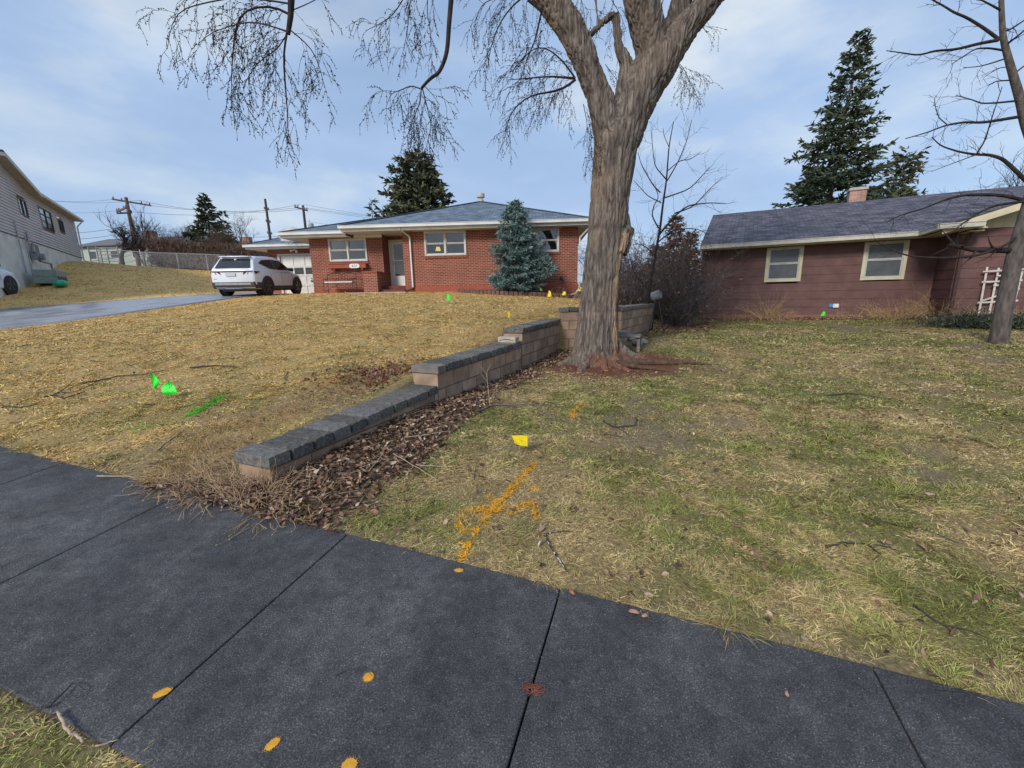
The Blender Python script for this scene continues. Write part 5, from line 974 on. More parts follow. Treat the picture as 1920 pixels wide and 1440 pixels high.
# long brown hedge beyond the fence
rg = np.random.default_rng(7); HP = np.array([at(285, 470, 41)[:2], at(400, 480, 40)[:2], at(500, 480, 38)[:2], at(600, 480, 37)[:2]]); n2 = 52000; s = rg.random(n2) * 3; i0 = np.minimum(s.astype(int), 2); B0 = HP[i0] + (HP[i0+1] - HP[i0]) * (s - i0)[:, None]
B0 += rg.uniform(-1, 1, (n2, 2)) * [0.2, 1.0]; zz = H(B0[:, 0], B0[:, 1]); top = np.interp(s, [0, 1, 2, 3], [2.5, 2.2, 2.3, 2.2]) * (1 + .12 * (fbm(s * 9, s * 0, 8) - .5)); hh = rg.random(n2) ** .8 * top
C = np.c_[B0, zz + hh - .1]; cols = lerp(np.array([[.065, .042, .035]]), np.array([[.20, .13, .10]]), (rg.random((n2, 1)) * .5 + .5 * fbm(C[:, 0] * .8, C[:, 2] * 1.3, 9)[:, None])); Vv, Qq, Tt, cc_ = cards(C, norm(rg.normal(0, .5, (n2, 3)) + [0, 0, 1]), rg.normal(0, 1, (n2, 3)), rg.uniform(.25, .6, n2), rg.uniform(.02, .045, n2), .1, cols)
tag(newobj('hedge', np_mesh('hedge', Vv, [Qq, Tt], False, cc_), needle), 'long clipped brown leafless hedge running behind the chain link fence', 'hedge')
# ================================================================== VEHICLES
carw = M('car_white', (.66, .70, .76), (.70, .74, .80), scale=1, rough=.22, spec=.6); clad = M('cladding', (.03, .03, .034), (.045, .045, .05), rough=.6); skid = M('skid_silver', (.32, .32, .34), (.4, .4, .42), rough=.35, metal=.5)
cglass = Mglass('car_glass', (.012, .014, .018), .03); tyre = M('tyre_rubber', (.015, .015, .016), (.025, .025, .026), rough=.85); rimm = M('alloy', (.14, .14, .15), (.22, .22, .24), rough=.3, metal=.8); redl = M('tail_lamp', (.06, .006, .008), (.10, .01, .012), rough=.1)
def make_suv(label, loc, rz, cladm, pitch=0):
    T_ = thing('parked_car', label, 'car', loc, rot=(pitch, 0, rz))
    st = [(-2.25, .78, .44, 1.00), (-2.19, .87, .34, 1.06), (-1.95, .915, .28, 1.10), (-1.4, .93, .26, 1.10), (-.6, .93, .24, 1.06), (.3, .93, .24, 1.03), (.95, .93, .25, 1.02), (1.35, .925, .27, .99), (1.75, .90, .29, .93), (2.05, .82, .34, .86), (2.22, .66, .42, .74)]
    V = []; ns = 13
    for y, w_, zb_, zt in st:
        h = [(w_ * .88, zb_), (w_ * .99, zb_ + .14), (w_ * 1.0, zb_ + (zt - zb_) * .55), (w_ * .985, zt - .12), (w_ * .93, zt - .02), (w_ * .6, zt + .03)]
        V += [(x, y, z) for x, z in h] + [(0, y, zt + .045)] + [(-x, y, z) for x, z in h[::-1]]
    F = [(i*ns+k, i*ns+k+1, (i+1)*ns+k+1, (i+1)*ns+k) for i in range(len(st)-1) for k in range(ns-1)] + [(i*ns+ns-1, i*ns, (i+1)*ns, (i+1)*ns+ns-1) for i in range(len(st)-1)] + [tuple(range(ns-1, -1, -1)), tuple(range((len(st)-1)*ns, len(st)*ns))]
    b = MB(); b.add(V, F)
    gs_ = [(-2.16, 1.08, .86, .84), (-1.95, 1.36, .87, .74), (-1.78, 1.57, .88, .68), (-1.4, 1.63, .895, .68), (-.5, 1.665, .90, .68), (.15, 1.65, .90, .67), (.45, 1.57, .90, .68), (.85, 1.30, .88, .76), (1.25, 1.04, .84, .83)]
    V = []; 
    for y, zr, wb, wr in gs_:
        zb_ = 1.0; V += [(wb, y, zb_), (lerp(wb, wr, .93), y, lerp(zb_, zr, .86)), (wr * .88, y, zr - .01), (0, y, zr + .02), (-wr * .88, y, zr - .01), (-lerp(wb, wr, .93), y, lerp(zb_, zr, .86)), (-wb, y, zb_)]
    F = [(i*7+k, i*7+k+1, (i+1)*7+k+1, (i+1)*7+k) for i in range(len(gs_)-1) for k in range(6)] + [tuple(range(6, -1, -1)), tuple(range((len(gs_)-1)*7, len(gs_)*7))]
    b.add(V, F); b.box(-.60, .60, -1.96, -1.70, 1.56, 1.60); bo = b.build('body', carw, T_, smooth=True, bevel=.02, seg=2)
    def sx(y, z):
        yy_ = [g[0] for g in gs_]; wb = np.interp(y, yy_, [g[2] for g in gs_]); wr = np.interp(y, yy_, [g[3] for g in gs_]); zr = np.interp(y, yy_, [g[1] for g in gs_]); return wb + (lerp(wb, wr, .93) - wb) * (z - 1.0) / max(.05, (lerp(1.0, zr, .86) - 1.0))
    for s in (1, -1):
        for poly in ([(-1.62, 1.33), (-1.30, 1.46), (-.55, 1.52), (-.42, 1.10), (-.95, 1.13)], [(-.47, 1.52), (.15, 1.50), (.42, 1.42), (1.02, 1.10), (-.34, 1.09)]):
            q = MB(); P = [(s * (sx(y, z) + .008), y, z) for y, z in poly]; q.slab(P if s > 0 else P[::-1], .02); q.build('side_window', cglass, T_)
        q = MB(); q.tube([(s * .60, -1.5, 1.63), (s * .60, -1.35, 1.71), (s * .60, -.4, 1.735), (s * .60, .1, 1.70), (s * .59, .22, 1.64)], .018, 6); q.build('roof_rail', clad, T_)
        q = MB(); q.obox((s * 1.0, .78, 1.13), (1, 0, 0), (0, 1, 0), (0, 0, 1), .10, .05, .07); q.build('mirror', clad, T_, bevel=.03, seg=2)
        for yh in (-.75, .25): q = MB(); q.box(min(s*.93, s*.955), max(s*.93, s*.955), yh - .1, yh + .1, .93, .955); q.build('door_handle', carw, T_, bevel=.005)
        q = MB()
        for yh in (-1.0, -.08, .92): q.tube([(s * .934, yh, .45), (s * .937, yh, .75), (s * .92, yh - .02, 1.0)], .004, 4)
        q.build('door_gap', clad, T_)
        q = MB(); q.box(min(s*.86, s*.94), max(s*.86, s*.94), -1.0, .98, .22, .42); q.build('side_cladding', cladm, T_, bevel=.03)
        for yw in (-1.36, 1.36):
            q = MB(); n_ = 18; A = [(s * .90, yw + .49 * math.cos(t), .36 + .46 * math.sin(t)) for t in np.linspace(-.15, math.pi + .15, n_)]; B = [(s * .90, yw + .40 * math.cos(t), .36 + .39 * math.sin(t)) for t in np.linspace(-.15, math.pi + .15, n_)]
            A2 = [(s * .952, p[1], p[2]) for p in A]; B2 = [(s * .952, p[1], p[2]) for p in B]; VV = A + B + A2 + B2; F = []
            for i in range(n_ - 1): F += [(2*n_+i, 2*n_+i+1, 3*n_+i+1, 3*n_+i), (i, i+1, 2*n_+i+1, 2*n_+i), (n_+i, 3*n_+i, 3*n_+i+1, n_+i+1)]
            q.add(VV, F); q.build('wheel_arch', cladm, T_); q = MB(); q.lathe((s * .905, yw, .37), [(.01, 0), (.41, 0), (.41, .035 * s), (.01, .035 * s)], 24, axis=0); q.build('wheel_well', black, T_)
            w_ = MB(); w_.lathe((s * .70, yw, .36), [(.25, 0), (.34, 0), (.36, .03 * s), (.362, .21 * s), (.345, .245 * s), (.25, .25 * s)], 28, axis=0); wo = w_.build('wheel', tyre, T_, smooth=True); r_ = MB(); r_.lathe((s * .93, yw, .36), [(.01, 0), (.25, 0), (.255, .02 * s), (.235, .02 * s), (.23, .005 * s), (.01, .005 * s)], 24, axis=0)
            for k in range(5):
                t = k * 2 * math.pi / 5 + .3; 
                for dt in (-.12, .12): r_.bar((s * .945, yw + .04 * math.cos(t), .36 + .04 * math.sin(t)), (s * .95, yw + .23 * math.cos(t + dt), .36 + .23 * math.sin(t + dt)), .03, .02, up=(1, 0, 0))
            r_.build('rim', rimm, wo)
    q = MB(); q.slab([(-.70, -2.165, 1.13), (.70, -2.165, 1.13), (.60, -1.85, 1.50), (-.60, -1.85, 1.50)], .02); q.build('rear_window', cglass, T_); q = MB(); q.slab([(-.60, 1.0, 1.24), (.60, 1.0, 1.24), (.56, .52, 1.55), (-.56, .52, 1.55)][::1], .02); q.slab([(-.74, 1.24, 1.08), (.74, 1.24, 1.08), (.58, .55, 1.545), (-.58, .55, 1.545)], .02); q.build('windscreen', cglass, T_)
    q = MB(); q.box(-.80, .80, -2.275, -2.20, .965, 1.0); q.build('light_bar', redl, T_)
    for s in (1, -1):
        q = MB(); q.slab([(s * .50, -2.275, .985), (s * .44, -2.272, .86), (s * .62, -2.268, .975)][::s], .03); q.slab([(s * .66, -2.26, .985), (s * .62, -2.262, .86), (s * .90, -2.15, .985)][::s], .03); q.slab([(s * .885, -2.19, .99), (s * .90, -2.14, .88), (s * .945, -1.85, .985)][::s], .02); q.build('tail_lamp', redl, T_)
    q = MB(); q.box(-.86, .86, -2.27, -1.95, .36, .58); q.box(-.93, .93, -2.12, -1.75, .30, .56); q.build('bumper', cladm, T_, bevel=.05, seg=2); q = MB(); q.box(-.72, .72, -2.295, -2.2, .44, .53); q.box(-.35, .35, -2.285, -2.15, .29, .33); q.build('skid_plate', skid, T_, bevel=.02)
    q = MB(); q.box(-.24, .14, -2.285, -2.262, .80, .93); q.build('number_plate', M('plate', (.45, .45, .5), (.6, .6, .66), scale=60, rough=.4), T_); q = MB(); q.box(-.74, -.62, -2.25, -2.238, .68, .70); q.build('badge', clad, T_)
    q = MB(); q.box(-.7, .7, -1.9, 1.9, .19, .3); q.build('underbody', clad, T_); return T_
cx, cy = -11.35, 19.95; hd = math.radians(2.0)
zr = float(H0(np.array([-11.1]), np.array([18.1]))[0]) + .035; zf = float(H0(np.array([-11.4]), np.array([21.8]))[0]) + .035
make_suv('white compact utility vehicle with black wheel arches parked in front of the garage door', (cx, cy, (zr + zf) / 2), hd, clad, math.atan2(zf - zr, 3.7))
tx, ty = -20.98, 16.3; make_suv('white vehicle cut off by the left picture edge beside the pale house basement', (tx, ty, 2.12), math.radians(20), carw)
pdv = MB(); P4 = [(-26, 13.6), (-18.9, 17.0), (-19.4, 19.4), (-21.8, 20.6), (-28, 17.5)]
# ================================================================== FENCE, POLES, WIRES, FAR HOUSES
FPt = [at(170, 488, 33.5), at(192, 490, 34), at(205, 492, 34), at(272, 500, 34), at(336, 505, 33), at(391, 508, 32), at(445, 512, 31), at(500, 515, 30)]
FPt = [np.array([p[0], p[1], Hs(p[0], p[1])]) for p in FPt]; FT = thing('chain_link_fence', 'galvanised chain link fence with a top rail along the crest of the tan slope', 'fence', tuple(FPt[0])); f0 = FPt[0]
for p in FPt: q = MB(); q.cyl(p - f0 + [0, 0, -.2], p - f0 + [0, 0, 1.18], .045, 8); q.build('post', galv, FT)
q = MB(); q.tube([p - f0 + [0, 0, 1.15] for p in FPt], .03, 6); q.build('top_rail', galv, FT); tb_ = TB()
for a, b in zip(FPt[:-1], FPt[1:]):
    L_ = np.linalg.norm(b - a); k = int(L_ / .14)
    for i2 in range(-7, k):
        for sg in (0, 1):
            t0, t1 = i2 * .14 / L_, (i2 * .14 + 1.05) / L_; s0, s1 = max(0, t0), min(1, t1)
            if s1 <= s0: continue
            z0, z1 = (s0 - t0) * L_, (s1 - t0) * L_; 
            if sg: z0, z1 = 1.05 - z0, 1.05 - z1
            tb_.tube([a + (b - a) * s0 - f0 + [0, 0, z0 + .08], a + (b - a) * s1 - f0 + [0, 0, z1 + .08]], .006, 3)
tb_.build('wire_mesh', galv, FT); gt = thing('metal_gate', 'pale tubular gate leaning in front of the green walled house by the fence', 'gate', tuple(FPt[1] + [0, -.4, 0])); q = MB()
for k in range(5): q.cyl((.1, 0, .15 + k * .25), (1.7, 0, .15 + k * .25), .03, 6)
for x_ in (.1, 1.7): q.cyl((x_, 0, 0), (x_, 0, 1.25), .04, 6)
q.build('gate_frame', galv, gt)
polem = M('pole_wood', (.10, .065, .05), (.17, .115, .09), scale=6, rough=.9, stretch=(1, 1, .1)); poled = M('pole_dark', (.035, .03, .035), (.06, .05, .055), rough=.8)
def upole(name, label, px_, pyt, Y, arms, r, m, extra=None):
    t = at(px_, pyt, Y); zg = Hs(t[0], t[1]); T_ = thing(name, label, 'utility pole', (t[0], t[1], zg)); h = t[2] - zg; q = MB(); q.tube([(0, 0, -.3), (0, 0, h)], [r * 1.2, r * .8], 10); q.build('pole', m, T_)
    for (dz, half, slope, off, dpt) in arms:
        q = MB(); q.bar((-half + off, -.15, h - dz + slope * -half), (half + off, -.15 + dpt, h - dz + slope * half), .12, .14); a = q.build('crossarm', m, T_); q = MB()
        for k in (-.92, -.5, .5, .92): q.lathe((half * k + off, -.15 + dpt * (k + 1) / 2, h - dz + slope * half * k + .07), [(.03, 0), (.07, .06), (.06, .14), (.03, .2)], 8)
        q.build('insulator', M('porcelain', (.12, .11, .12), (.2, .19, .2), rough=.3), a)
    if extra: q = MB(); q.lathe((.62, -.1, h - 2.75), [(.25, 0), (.27, .02), (.27, .9), (.24, 1.0), (.1, 1.06)], 16); q.bar((0, 0, h - 2.2), (.45, -.1, h - 2.2), .08, .1); q.tube([(.55, -.1, h - 1.7), (.5, -.1, h - 1.35)], .03, 6); q.build('transformer', M('transformer_grey', (.30, .33, .36), (.38, .41, .45), rough=.5), T_)
    return (t[0], t[1], t[2])
PA = upole('utility_pole', 'brown wooden utility pole with two crossarms above the bare tree near the pale house', 236, 370, 45, [(.35, 1.3, -.14, 0, 1.5), (1.25, .85, .10, -.2, -.8), (1.45, .6, .1, -.5, .4)], .17, polem)
PB = upole('utility_pole', 'tall thin dark utility pole with short side pegs between the brown thicket and the garage', 497, 373, 60, [(1.3, .3, -.2, .1, 0), (2.9, .3, -.2, .1, 0), (4.4, .3, -.2, .1, 0), (6.3, .5, -.2, 0, 0), (7.0, .9, 0, .9, 0)], .17, poled)
PC = upole('utility_pole', 'dark utility pole with one crossarm and a grey transformer above the garage roof', 568, 385, 45, [(.35, .62, -.30, -.15, 0)], .14, poled, extra=True)
def wire(a, b, sag, r=.014, label='', n=14):
    a, b = np.array(a, float), np.array(b, float); P = np.array([a + (b - a) * t - np.array([0, 0, 4 * sag * t * (1 - t)]) for t in np.linspace(0, 1, n)]); m = (a + b) / 2; tb2 = TB(); tb2.tube(P - a, r, 4); o = tb2.build('power_line', wirem); o.location = a; tag(o, label, 'power line', 'overhead wires'); return o
wirem = M('wire_dark', (.05, .055, .07), (.07, .075, .09), rough=.6)
L0 = at(-60, 330, 45)
for k, (dz, x2) in enumerate(((.15, -1.2), (.3, 1.2), (1.2, -.8), (2.6, 0), (3.2, 0), (5.4, 0), (6.0, 0))):
    wire((L0[0], 44, PA[2] - dz + .3 + (1.5 if k < 3 else 0)), (PA[0] + x2, PA[1], PA[2] - dz), .9, .02 if k > 2 else .012, 'dark overhead wire running from the pale house side to the brown wooden pole')
    wire((PA[0] + x2, PA[1], PA[2] - dz), (PC[0] + (x2 * .3), PC[1], [PC[2] - .2, PC[2] - .3, PC[2] + .1, PC[2] - 2.7, PC[2] - 3.0, PC[2] - 4.4, PC[2] - 4.9][k]), .7, .016, 'dark overhead wire strung between the brown pole and the transformer pole')
    wire((PC[0], PC[1], [PC[2] - .2, PC[2] - .3, PC[2] + .1, PC[2] - 2.7, PC[2] - 3.0, PC[2] - 1.5, PC[2] - 3.4][k]), (6 + k, 48, PC[2] - 2.2 - k * .45), .5, .012, 'thin overhead wire running from the transformer pole over the brick house roof')
def far_house(label, x, y, w_, d, wz, rz, rh, wm, rm_, ang, chim=None):
    z = Hs(x, y); T_ = thing('far_house', label, 'house', (x, y, z - .3), ang); q = MB(); q.box(0, w_, 0, d, 0, wz); wl_ = q.build('wall', wm, T_)
    q = MB(); q.slab([(-.5, -.5, wz), (w_ + .5, -.5, wz), (w_ + .5, d / 2, wz + rh), (-.5, d / 2, wz + rh)], .12); q.slab([(-.5, d / 2, wz + rh), (w_ + .5, d / 2, wz + rh), (w_ + .5, d + .5, wz), (-.5, d + .5, wz)], .12); rf_ = q.build('roof', rm_, T_)
    for k in range(int(w_ / 3.2)):
        q = MB(); x_ = 1.2 + k * 3.2; q.box(x_, x_ + 1.2, -.03, .05, wz - 1.7, wz - .6); wo = q.build('window', white, T_); q = MB(); q.box(x_ + .08, x_ + 1.12, -.04, -.031, wz - 1.62, wz - .68); q.build('pane', glass, wo)
    if chim: q = MB(); q.box(chim[0], chim[0] + chim[1], d / 2 - .5, d / 2 + .3, wz + .3, wz + rh + chim[2]); q.build('chimney', M('chimney_brick', (.20, .11, .09), (.30, .17, .14)), rf_)
p_ = at(150, 470, 58); far_house('low pale green house with dark roof beyond the chain link fence', p_[0], 58, 17, 9, 3.4, 0, 1.5, M('pale_green', (.36, .42, .36), (.42, .48, .41)), M('far_roof', (.11, .11, .12), (.15, .15, .16)), -.12, (5.6, 1.3, .8))
p_ = at(343, 470, 66); far_house('grey roofed house hidden behind the brown hedge and thicket', p_[0], 66, 16, 9, 3.0, 0, 1.2, M('far_wall_tan', (.22, .17, .14), (.28, .22, .18)), M('far_roof2', (.17, .18, .20), (.22, .23, .25)), -.05, (6.3, 1.5, 1.8))
p_ = at(100, 470, 50); 
# ================================================================== FLAGS
fgreen = M('flag_green', (.01, .72, .02), (.02, .85, .04), scale=4, rough=.5); fyel = M('flag_yellow', (.80, .62, .005), (.88, .70, .01), scale=4, rough=.5); fblu = M('flag_blue', (.05, .10, .45), (.08, .14, .55))
wirest = M('stake_wire', (.10, .10, .10), (.2, .2, .2), rough=.5, metal=.5)
def flag(px_, py_, hgt, label, m, poly, lean=(0, 0), rz=0, scale=1, wave=.012, atY=None):
    p = gp(px_, py_) if atY is None else at(px_, py_, atY); z = Hs(p[0], p[1]); T_ = thing('marker_flag', label, 'flag', (p[0], p[1], z), rz); q = MB(); top = np.array([lean[0], lean[1], hgt]); q.tube([(0, 0, -.03), top * .5, top], .0022, 5); q.build('stake', wirest, T_)
    P = []; n_ = 9; F = []
    # poly: hoist-top, hoist-bottom, fly-bottom, fly-top as (x, z) offsets from the top of the stake
    for i in range(n_):
        t = i / (n_ - 1)
        for j in range(4):
            s = j / 3; a = np.array(poly[0]) * (1-s) + np.array(poly[1]) * s; b = np.array(poly[3]) * (1-s) + np.array(poly[2]) * s; c = a * (1-t) + b * t
            P.append((c[0] + top[0] - 0, top[1] + wave * math.sin(t * 5 + s * 2), top[2] + c[1]))
    for i in range(n_-1):
        for j in range(3): F.append((i*4+j, i*4+j+1, (i+1)*4+j+1, (i+1)*4+j))
    me = bpy.data.meshes.new('flag'); me.from_pydata(P, [], F); o = newobj('flag', me, m, T_); so_ = o.modifiers.new('s', 'SOLIDIFY'); so_.thickness = .0012; return T_, o
flag(291, 744, .30, 'upright pointed bright green marker flag, left one of the near pair', fgreen, [(0, 0), (-.015, -.215), (.02, -.20), (.09, -.125)], rz=.2)
flag(322, 748, .215, 'folded bright green marker flag, right one of the near pair', fgreen, [(0, 0), (-.10, -.07), (-.06, -.18), (.095, -.14)], rz=.1, wave=.02)
T_, o = flag(990, 852, .17, 'yellow marker flag with faint print standing in the green grass near the leaf strip', fyel, [(0, 0), (0, -.10), (-.115, -.065), (-.145, .015)], rz=-.05)
pm_ = MB(); pm_.box(-.10, -.045, -.004, -.003, .128, .131); pm_.add([(-.082, -.0035, .120), (-.073, -.0035, .111), (-.064, -.0035, .120), (-.073, -.0035, .126)], [(0, 1, 2, 3)]); pm_.box(-.092, -.055, -.004, -.003, .134, .137); pm_.build('print', M('print_olive', (.25, .22, .02), (.3, .26, .03)), o)
flag(838, 570, .32, 'small green marker flag far out on the tan lawn before the brick house', fgreen, [(0, 0), (0, -.22), (.14, -.2), (.10, -.06)])
flag(953, 603, .24, 'yellow marker flag in dry grass just above the wall where its step rises', fyel, [(0, 0), (-.01, -.15), (.05, -.15), (.04, -.02)])
flag(1029, 570, .42, 'yellow marker flag right of the blue spruce bed', fyel, [(0, 0), (-.04, -.2), (.09, -.2), (.06, -.06)])
flag(1056, 566, .34, 'pale yellow marker flag in weeds between spruce bed and big trunk', fyel, [(0, 0), (-.05, -.12), (.08, -.14), (.09, -.02)])
flag(1086, 562, .50, 'yellow marker flag at the downspout foot beside the big trunk', fyel, [(0, 0), (-.05, -.15), (.07, -.17), (.09, -.02)])
flag(1007, 553, .42, 'small blue marker flag at the foot of the blue spruce', fblu, [(0, 0), (0, -.13), (.05, -.14), (.05, -.01)])
flag(1012, 556, .36, 'muted green marker flag right beside the small blue one', M('flag_dull_green', (.10, .26, .05), (.14, .34, .07)), [(0, 0), (0, -.12), (.12, -.16), (.08, -.03)])
flag(1541, 601, .28, 'green marker flag among dry weeds under the maroon house wall', fgreen, [(0, 0), (-.05, -.13), (.09, -.14), (.07, -.02)])
# ================================================================== PAINT MARKS
paint = M('orange_paint', (.62, .29, .02), (.74, .38, .035), scale=22, rough=.7, bump=.002, bscale=200); paint2 = M('green_paint', (.05, .42, .04), (.08, .55, .06), rough=.7)
def dot(px_, py_, rx, ry, label, rot=0, seed=0):
    d = ray(px_, py_); t = (EYE - 0) / -d[2]; P = CAM.copy()
    for _ in range(8): P = CAM + d * t; t = t + (P[2] - plane(P[0], P[1]) - .015) / -d[2] * 1.0
    rg = random.Random(seed); q = MB(); n_ = 40; V = []
    for k in range(n_):
        a = 2 * math.pi * k / n_; e = 1 + rg.uniform(-.07, .07); x_, y_ = rx * e * math.cos(a), ry * e * math.sin(a); u, v = x_ * math.cos(rot) - y_ * math.sin(rot), x_ * math.sin(rot) + y_ * math.cos(rot); V.append((u, v, plane(P[0] + u, P[1] + v) + .015 + .0025 - P[2]))
    for k in range(90):      # overspray specks
        a = rg.uniform(0, 6.28); e = 1.0 + abs(rg.gauss(0, .22)); u, v = rx * e * math.cos(a), ry * e * math.sin(a); s = rg.uniform(.0008, .002); b0 = len(V)
    q.add(V, [tuple(range(n_))])
    for k in range(90):
        a = rg.uniform(0, 6.28); e = 1.0 + abs(rg.gauss(0, .14)); x_, y_ = rx * e * math.cos(a), ry * e * math.sin(a); u, v = x_ * math.cos(rot) - y_ * math.sin(rot), x_ * math.sin(rot) + y_ * math.cos(rot); s = rg.uniform(.0004, .0011); zz = lambda p_, r_: plane(P[0] + p_, P[1] + r_) + .015 + .003 - P[2]
        q.add([(u-s, v-s, zz(u, v)), (u+s, v-s, zz(u, v)), (u+s, v+s, zz(u, v)), (u-s, v+s, zz(u, v))], [(0, 1, 2, 3)])
    o = q.build('paint_mark', paint); o.location = P; tag(o, label, 'paint mark', 'orange paint dots on the sidewalk')
dot(691, 1270, .021, .020, 'round orange paint dot in the middle of a slab beside a thin twig', .6, 1); dot(511, 1396, .024, .016, 'leaf shaped orange paint dot near the bottom edge of the sidewalk', .9, 2); dot(655, 1436, .026, .022, 'fuzzy orange paint dot cut by the bottom edge of the picture', .2, 3); dot(304, 1300, .030, .017, 'orange paint dot sprayed across the joint between two slabs', .55, 4); dot(860, 1070, .024, .014, 'half orange paint dot at the grass edge of the sidewalk', 0, 5)
# ================================================================== STICKS
stickd = M('wet_stick', (.022, .018, .017), (.05, .04, .036), scale=40, rough=.6, bump=.002); stickp = M('pale_stick', (.34, .25, .17), (.46, .36, .26), scale=30, rough=.9); sticko = M('spotted_stick', (.02, .018, .018), (.55, .54, .52), scale=45, rough=.7, lo=.56, hi=.62)
def stick(pts, r, label, m=stickd, lift=.008, forks=(), name='fallen_twig', seed=0, cat='twig', tip=.45):
    P = np.array([gp(*p) for p in pts]); s = np.linspace(0, len(P) - 1, len(P) * 4); idx = np.arange(len(P)); Q = np.stack([np.interp(s, idx, P[:, j]) for j in range(3)], 1); Q[1:-1] = (Q[:-2] + 2*Q[1:-1] + Q[2:]) / 4
    rg = np.random.default_rng(seed + int(pts[0][0])); top = np.maximum(H(Q[:, 0], Q[:, 1]), np.where((sv(Q[:, 0], Q[:, 1]) < .01) & (sv(Q[:, 0], Q[:, 1]) > -1.31), plane(Q[:, 0], Q[:, 1]) + .015, -9)); Q[:, 2] = top + r + lift + rg.uniform(0, .006, len(Q)); Q[:, :2] += rg.normal(0, r * .5, (len(Q), 2))
    q = MB(); o0 = Q[0].copy(); q.tube(Q - o0, np.linspace(r, r * tip, len(Q)) * rg.uniform(.85, 1.15, len(Q)), 7)
    for f in forks:
        Pf = np.array([gp(*p) for p in f]); Pf[:, 2] = H(Pf[:, 0], Pf[:, 1]) + r + lift + np.linspace(0, .012, len(Pf)); Pf[0, 2] = Q[np.argmin(((Q[:, :2] - Pf[0, :2]) ** 2).sum(1)), 2]; q.tube(Pf - o0, np.linspace(r * .6, r * .25, len(Pf)), 5)
    o = q.build(name, m, None, smooth=True); o.location = o0; tag(o, label, cat); return o
stick([(145, 722), (200, 714), (225, 707), (275, 704), (310, 696)], .010, 'long dark twig running towards the green flags on the tan lawn', forks=[[(185, 716), (170, 725), (140, 739), (100, 742)]])
stick([(84, 748), (105, 743), (118, 751), (160, 737)], .010, 'dark forked twig tangle left of the green flags', forks=[[(105, 745), (125, 730), (140, 716)], [(100, 744), (112, 738), (130, 741)]])
stick([(5, 764), (45, 767), (77, 760)], .009, 'dark curved twig at the far left edge of the tan lawn'); stick([(357, 692), (400, 688), (445, 691)], .013, 'thick short dark stick beyond the green flags')
stick([(295, 849), (325, 825), (355, 804)], .006, 'straight dark twig below the green paint line'); stick([(275, 875), (325, 862), (352, 858)], .005, 'thin dark twig near the sidewalk left of the wall end'); stick([(540, 700), (532, 712), (543, 720)], .007, 'small curled dark twig in the middle of the tan lawn')
stick([(170, 678), (185, 680), (205, 679)], .006, 'little dark twig high on the left part of the tan lawn')
stick([(1633, 977), (1680, 988), (1737, 998), (1797, 1022)], .005, 'long thin dark twig curving over the right part of the green lawn', forks=[[(1640, 978), (1637, 965)]])
stick([(1547, 1030), (1580, 1022), (1613, 1025), (1640, 1025), (1680, 1035)], .007, 'dark bent stick with bark pieces on the right lawn', forks=[[(1625, 1025), (1650, 1045), (1635, 1058)]]); stick([(1713, 1140), (1763, 1177), (1813, 1187), (1853, 1203)], .006, 'long dark stick lying in thick grass at the lower right')
stick([(1021, 1005), (1036, 1037), (1046, 1053), (1064, 1077)], .0055, 'black and white spotted stick near the sidewalk edge', sticko, forks=[[(1023, 1005), (1054, 1001), (1086, 1004)]], tip=.8); stick([(1131, 794), (1152, 804), (1176, 802), (1192, 800), (1193, 786)], .008, 'dark forked twig on the bare patch of the right lawn', forks=[[(1158, 805), (1178, 820)], [(1152, 804), (1154, 792)]])
stick([(889, 902), (893, 873)], .004, 'short dark twig at the lower border of the leaf strip'); stick([(1165, 822), (1145, 817), (1120, 818)], .005, 'small dark twig just below the forked one'); stick([(1550, 744), (1600, 740), (1650, 748)], .009, 'dark twig lying across the middle of the right lawn')
stick([(631, 1302), (659, 1292), (684, 1288), (702, 1302)], .0022, 'thin wispy twig on the sidewalk beside the round orange dot'); stick([(57, 1343), (97, 1337), (147, 1317), (170, 1332)], .004, 'dark hooked twig at the lower left grass corner'); stick([(113, 1347), (123, 1373), (143, 1390), (163, 1402)], .0055, 'pale peeled curved stick at the lower left grass corner', stickp, tip=.9)
stick([(183, 1412), (228, 1399)], .003, 'short pale twig lying on the sidewalk at the lower left', stickp); stick([(186, 911), (245, 900), (320, 890)], .005, 'straight pale straw stem reaching onto the sidewalk left of the wall end', stickp)
stick([(738, 858), (780, 883), (823, 910)], .0045, 'long straight pale stalk across the leaf strip', stickp, .03); stick([(692, 891), (715, 862), (738, 833)], .004, 'pale stalk lying up and down in the leaves', stickp, .03); stick([(758, 827), (800, 822), (848, 814)], .005, 'pale stalk near the wall foot in the leaves', stickp, .03); stick([(781, 879), (820, 882), (852, 883)], .004, 'thin pale stalk at the grass side of the leaf strip', stickp, .03)
stick([(892, 779), (920, 767), (946, 765), (970, 766)], .010, 'thick dark stick at the edge of leaves and green grass', lift=.02); stick([(1748, 1323), (1780, 1322), (1813, 1315)], .004, 'dark twig resting on the sidewalk edge at the lower right')
P0 = gp(919, 764); q = MB(); q.tube([(0, 0, 0), (-.02, .02, .25), (-.03, .03, .42), (.02, .0, .52)], [.004, .0035, .003, .002], 5); q.tube([(-.03, .03, .40), (-.10, .02, .50)], .002, 4); q.tube([(-.015, .01, .3), (-.1, 0, .42)], .002, 4); o = q.build('dry_stalk', stickp); o.location = P0; tag(o, 'single upright pale stalk growing at the foot of the middle wall section', 'plant')
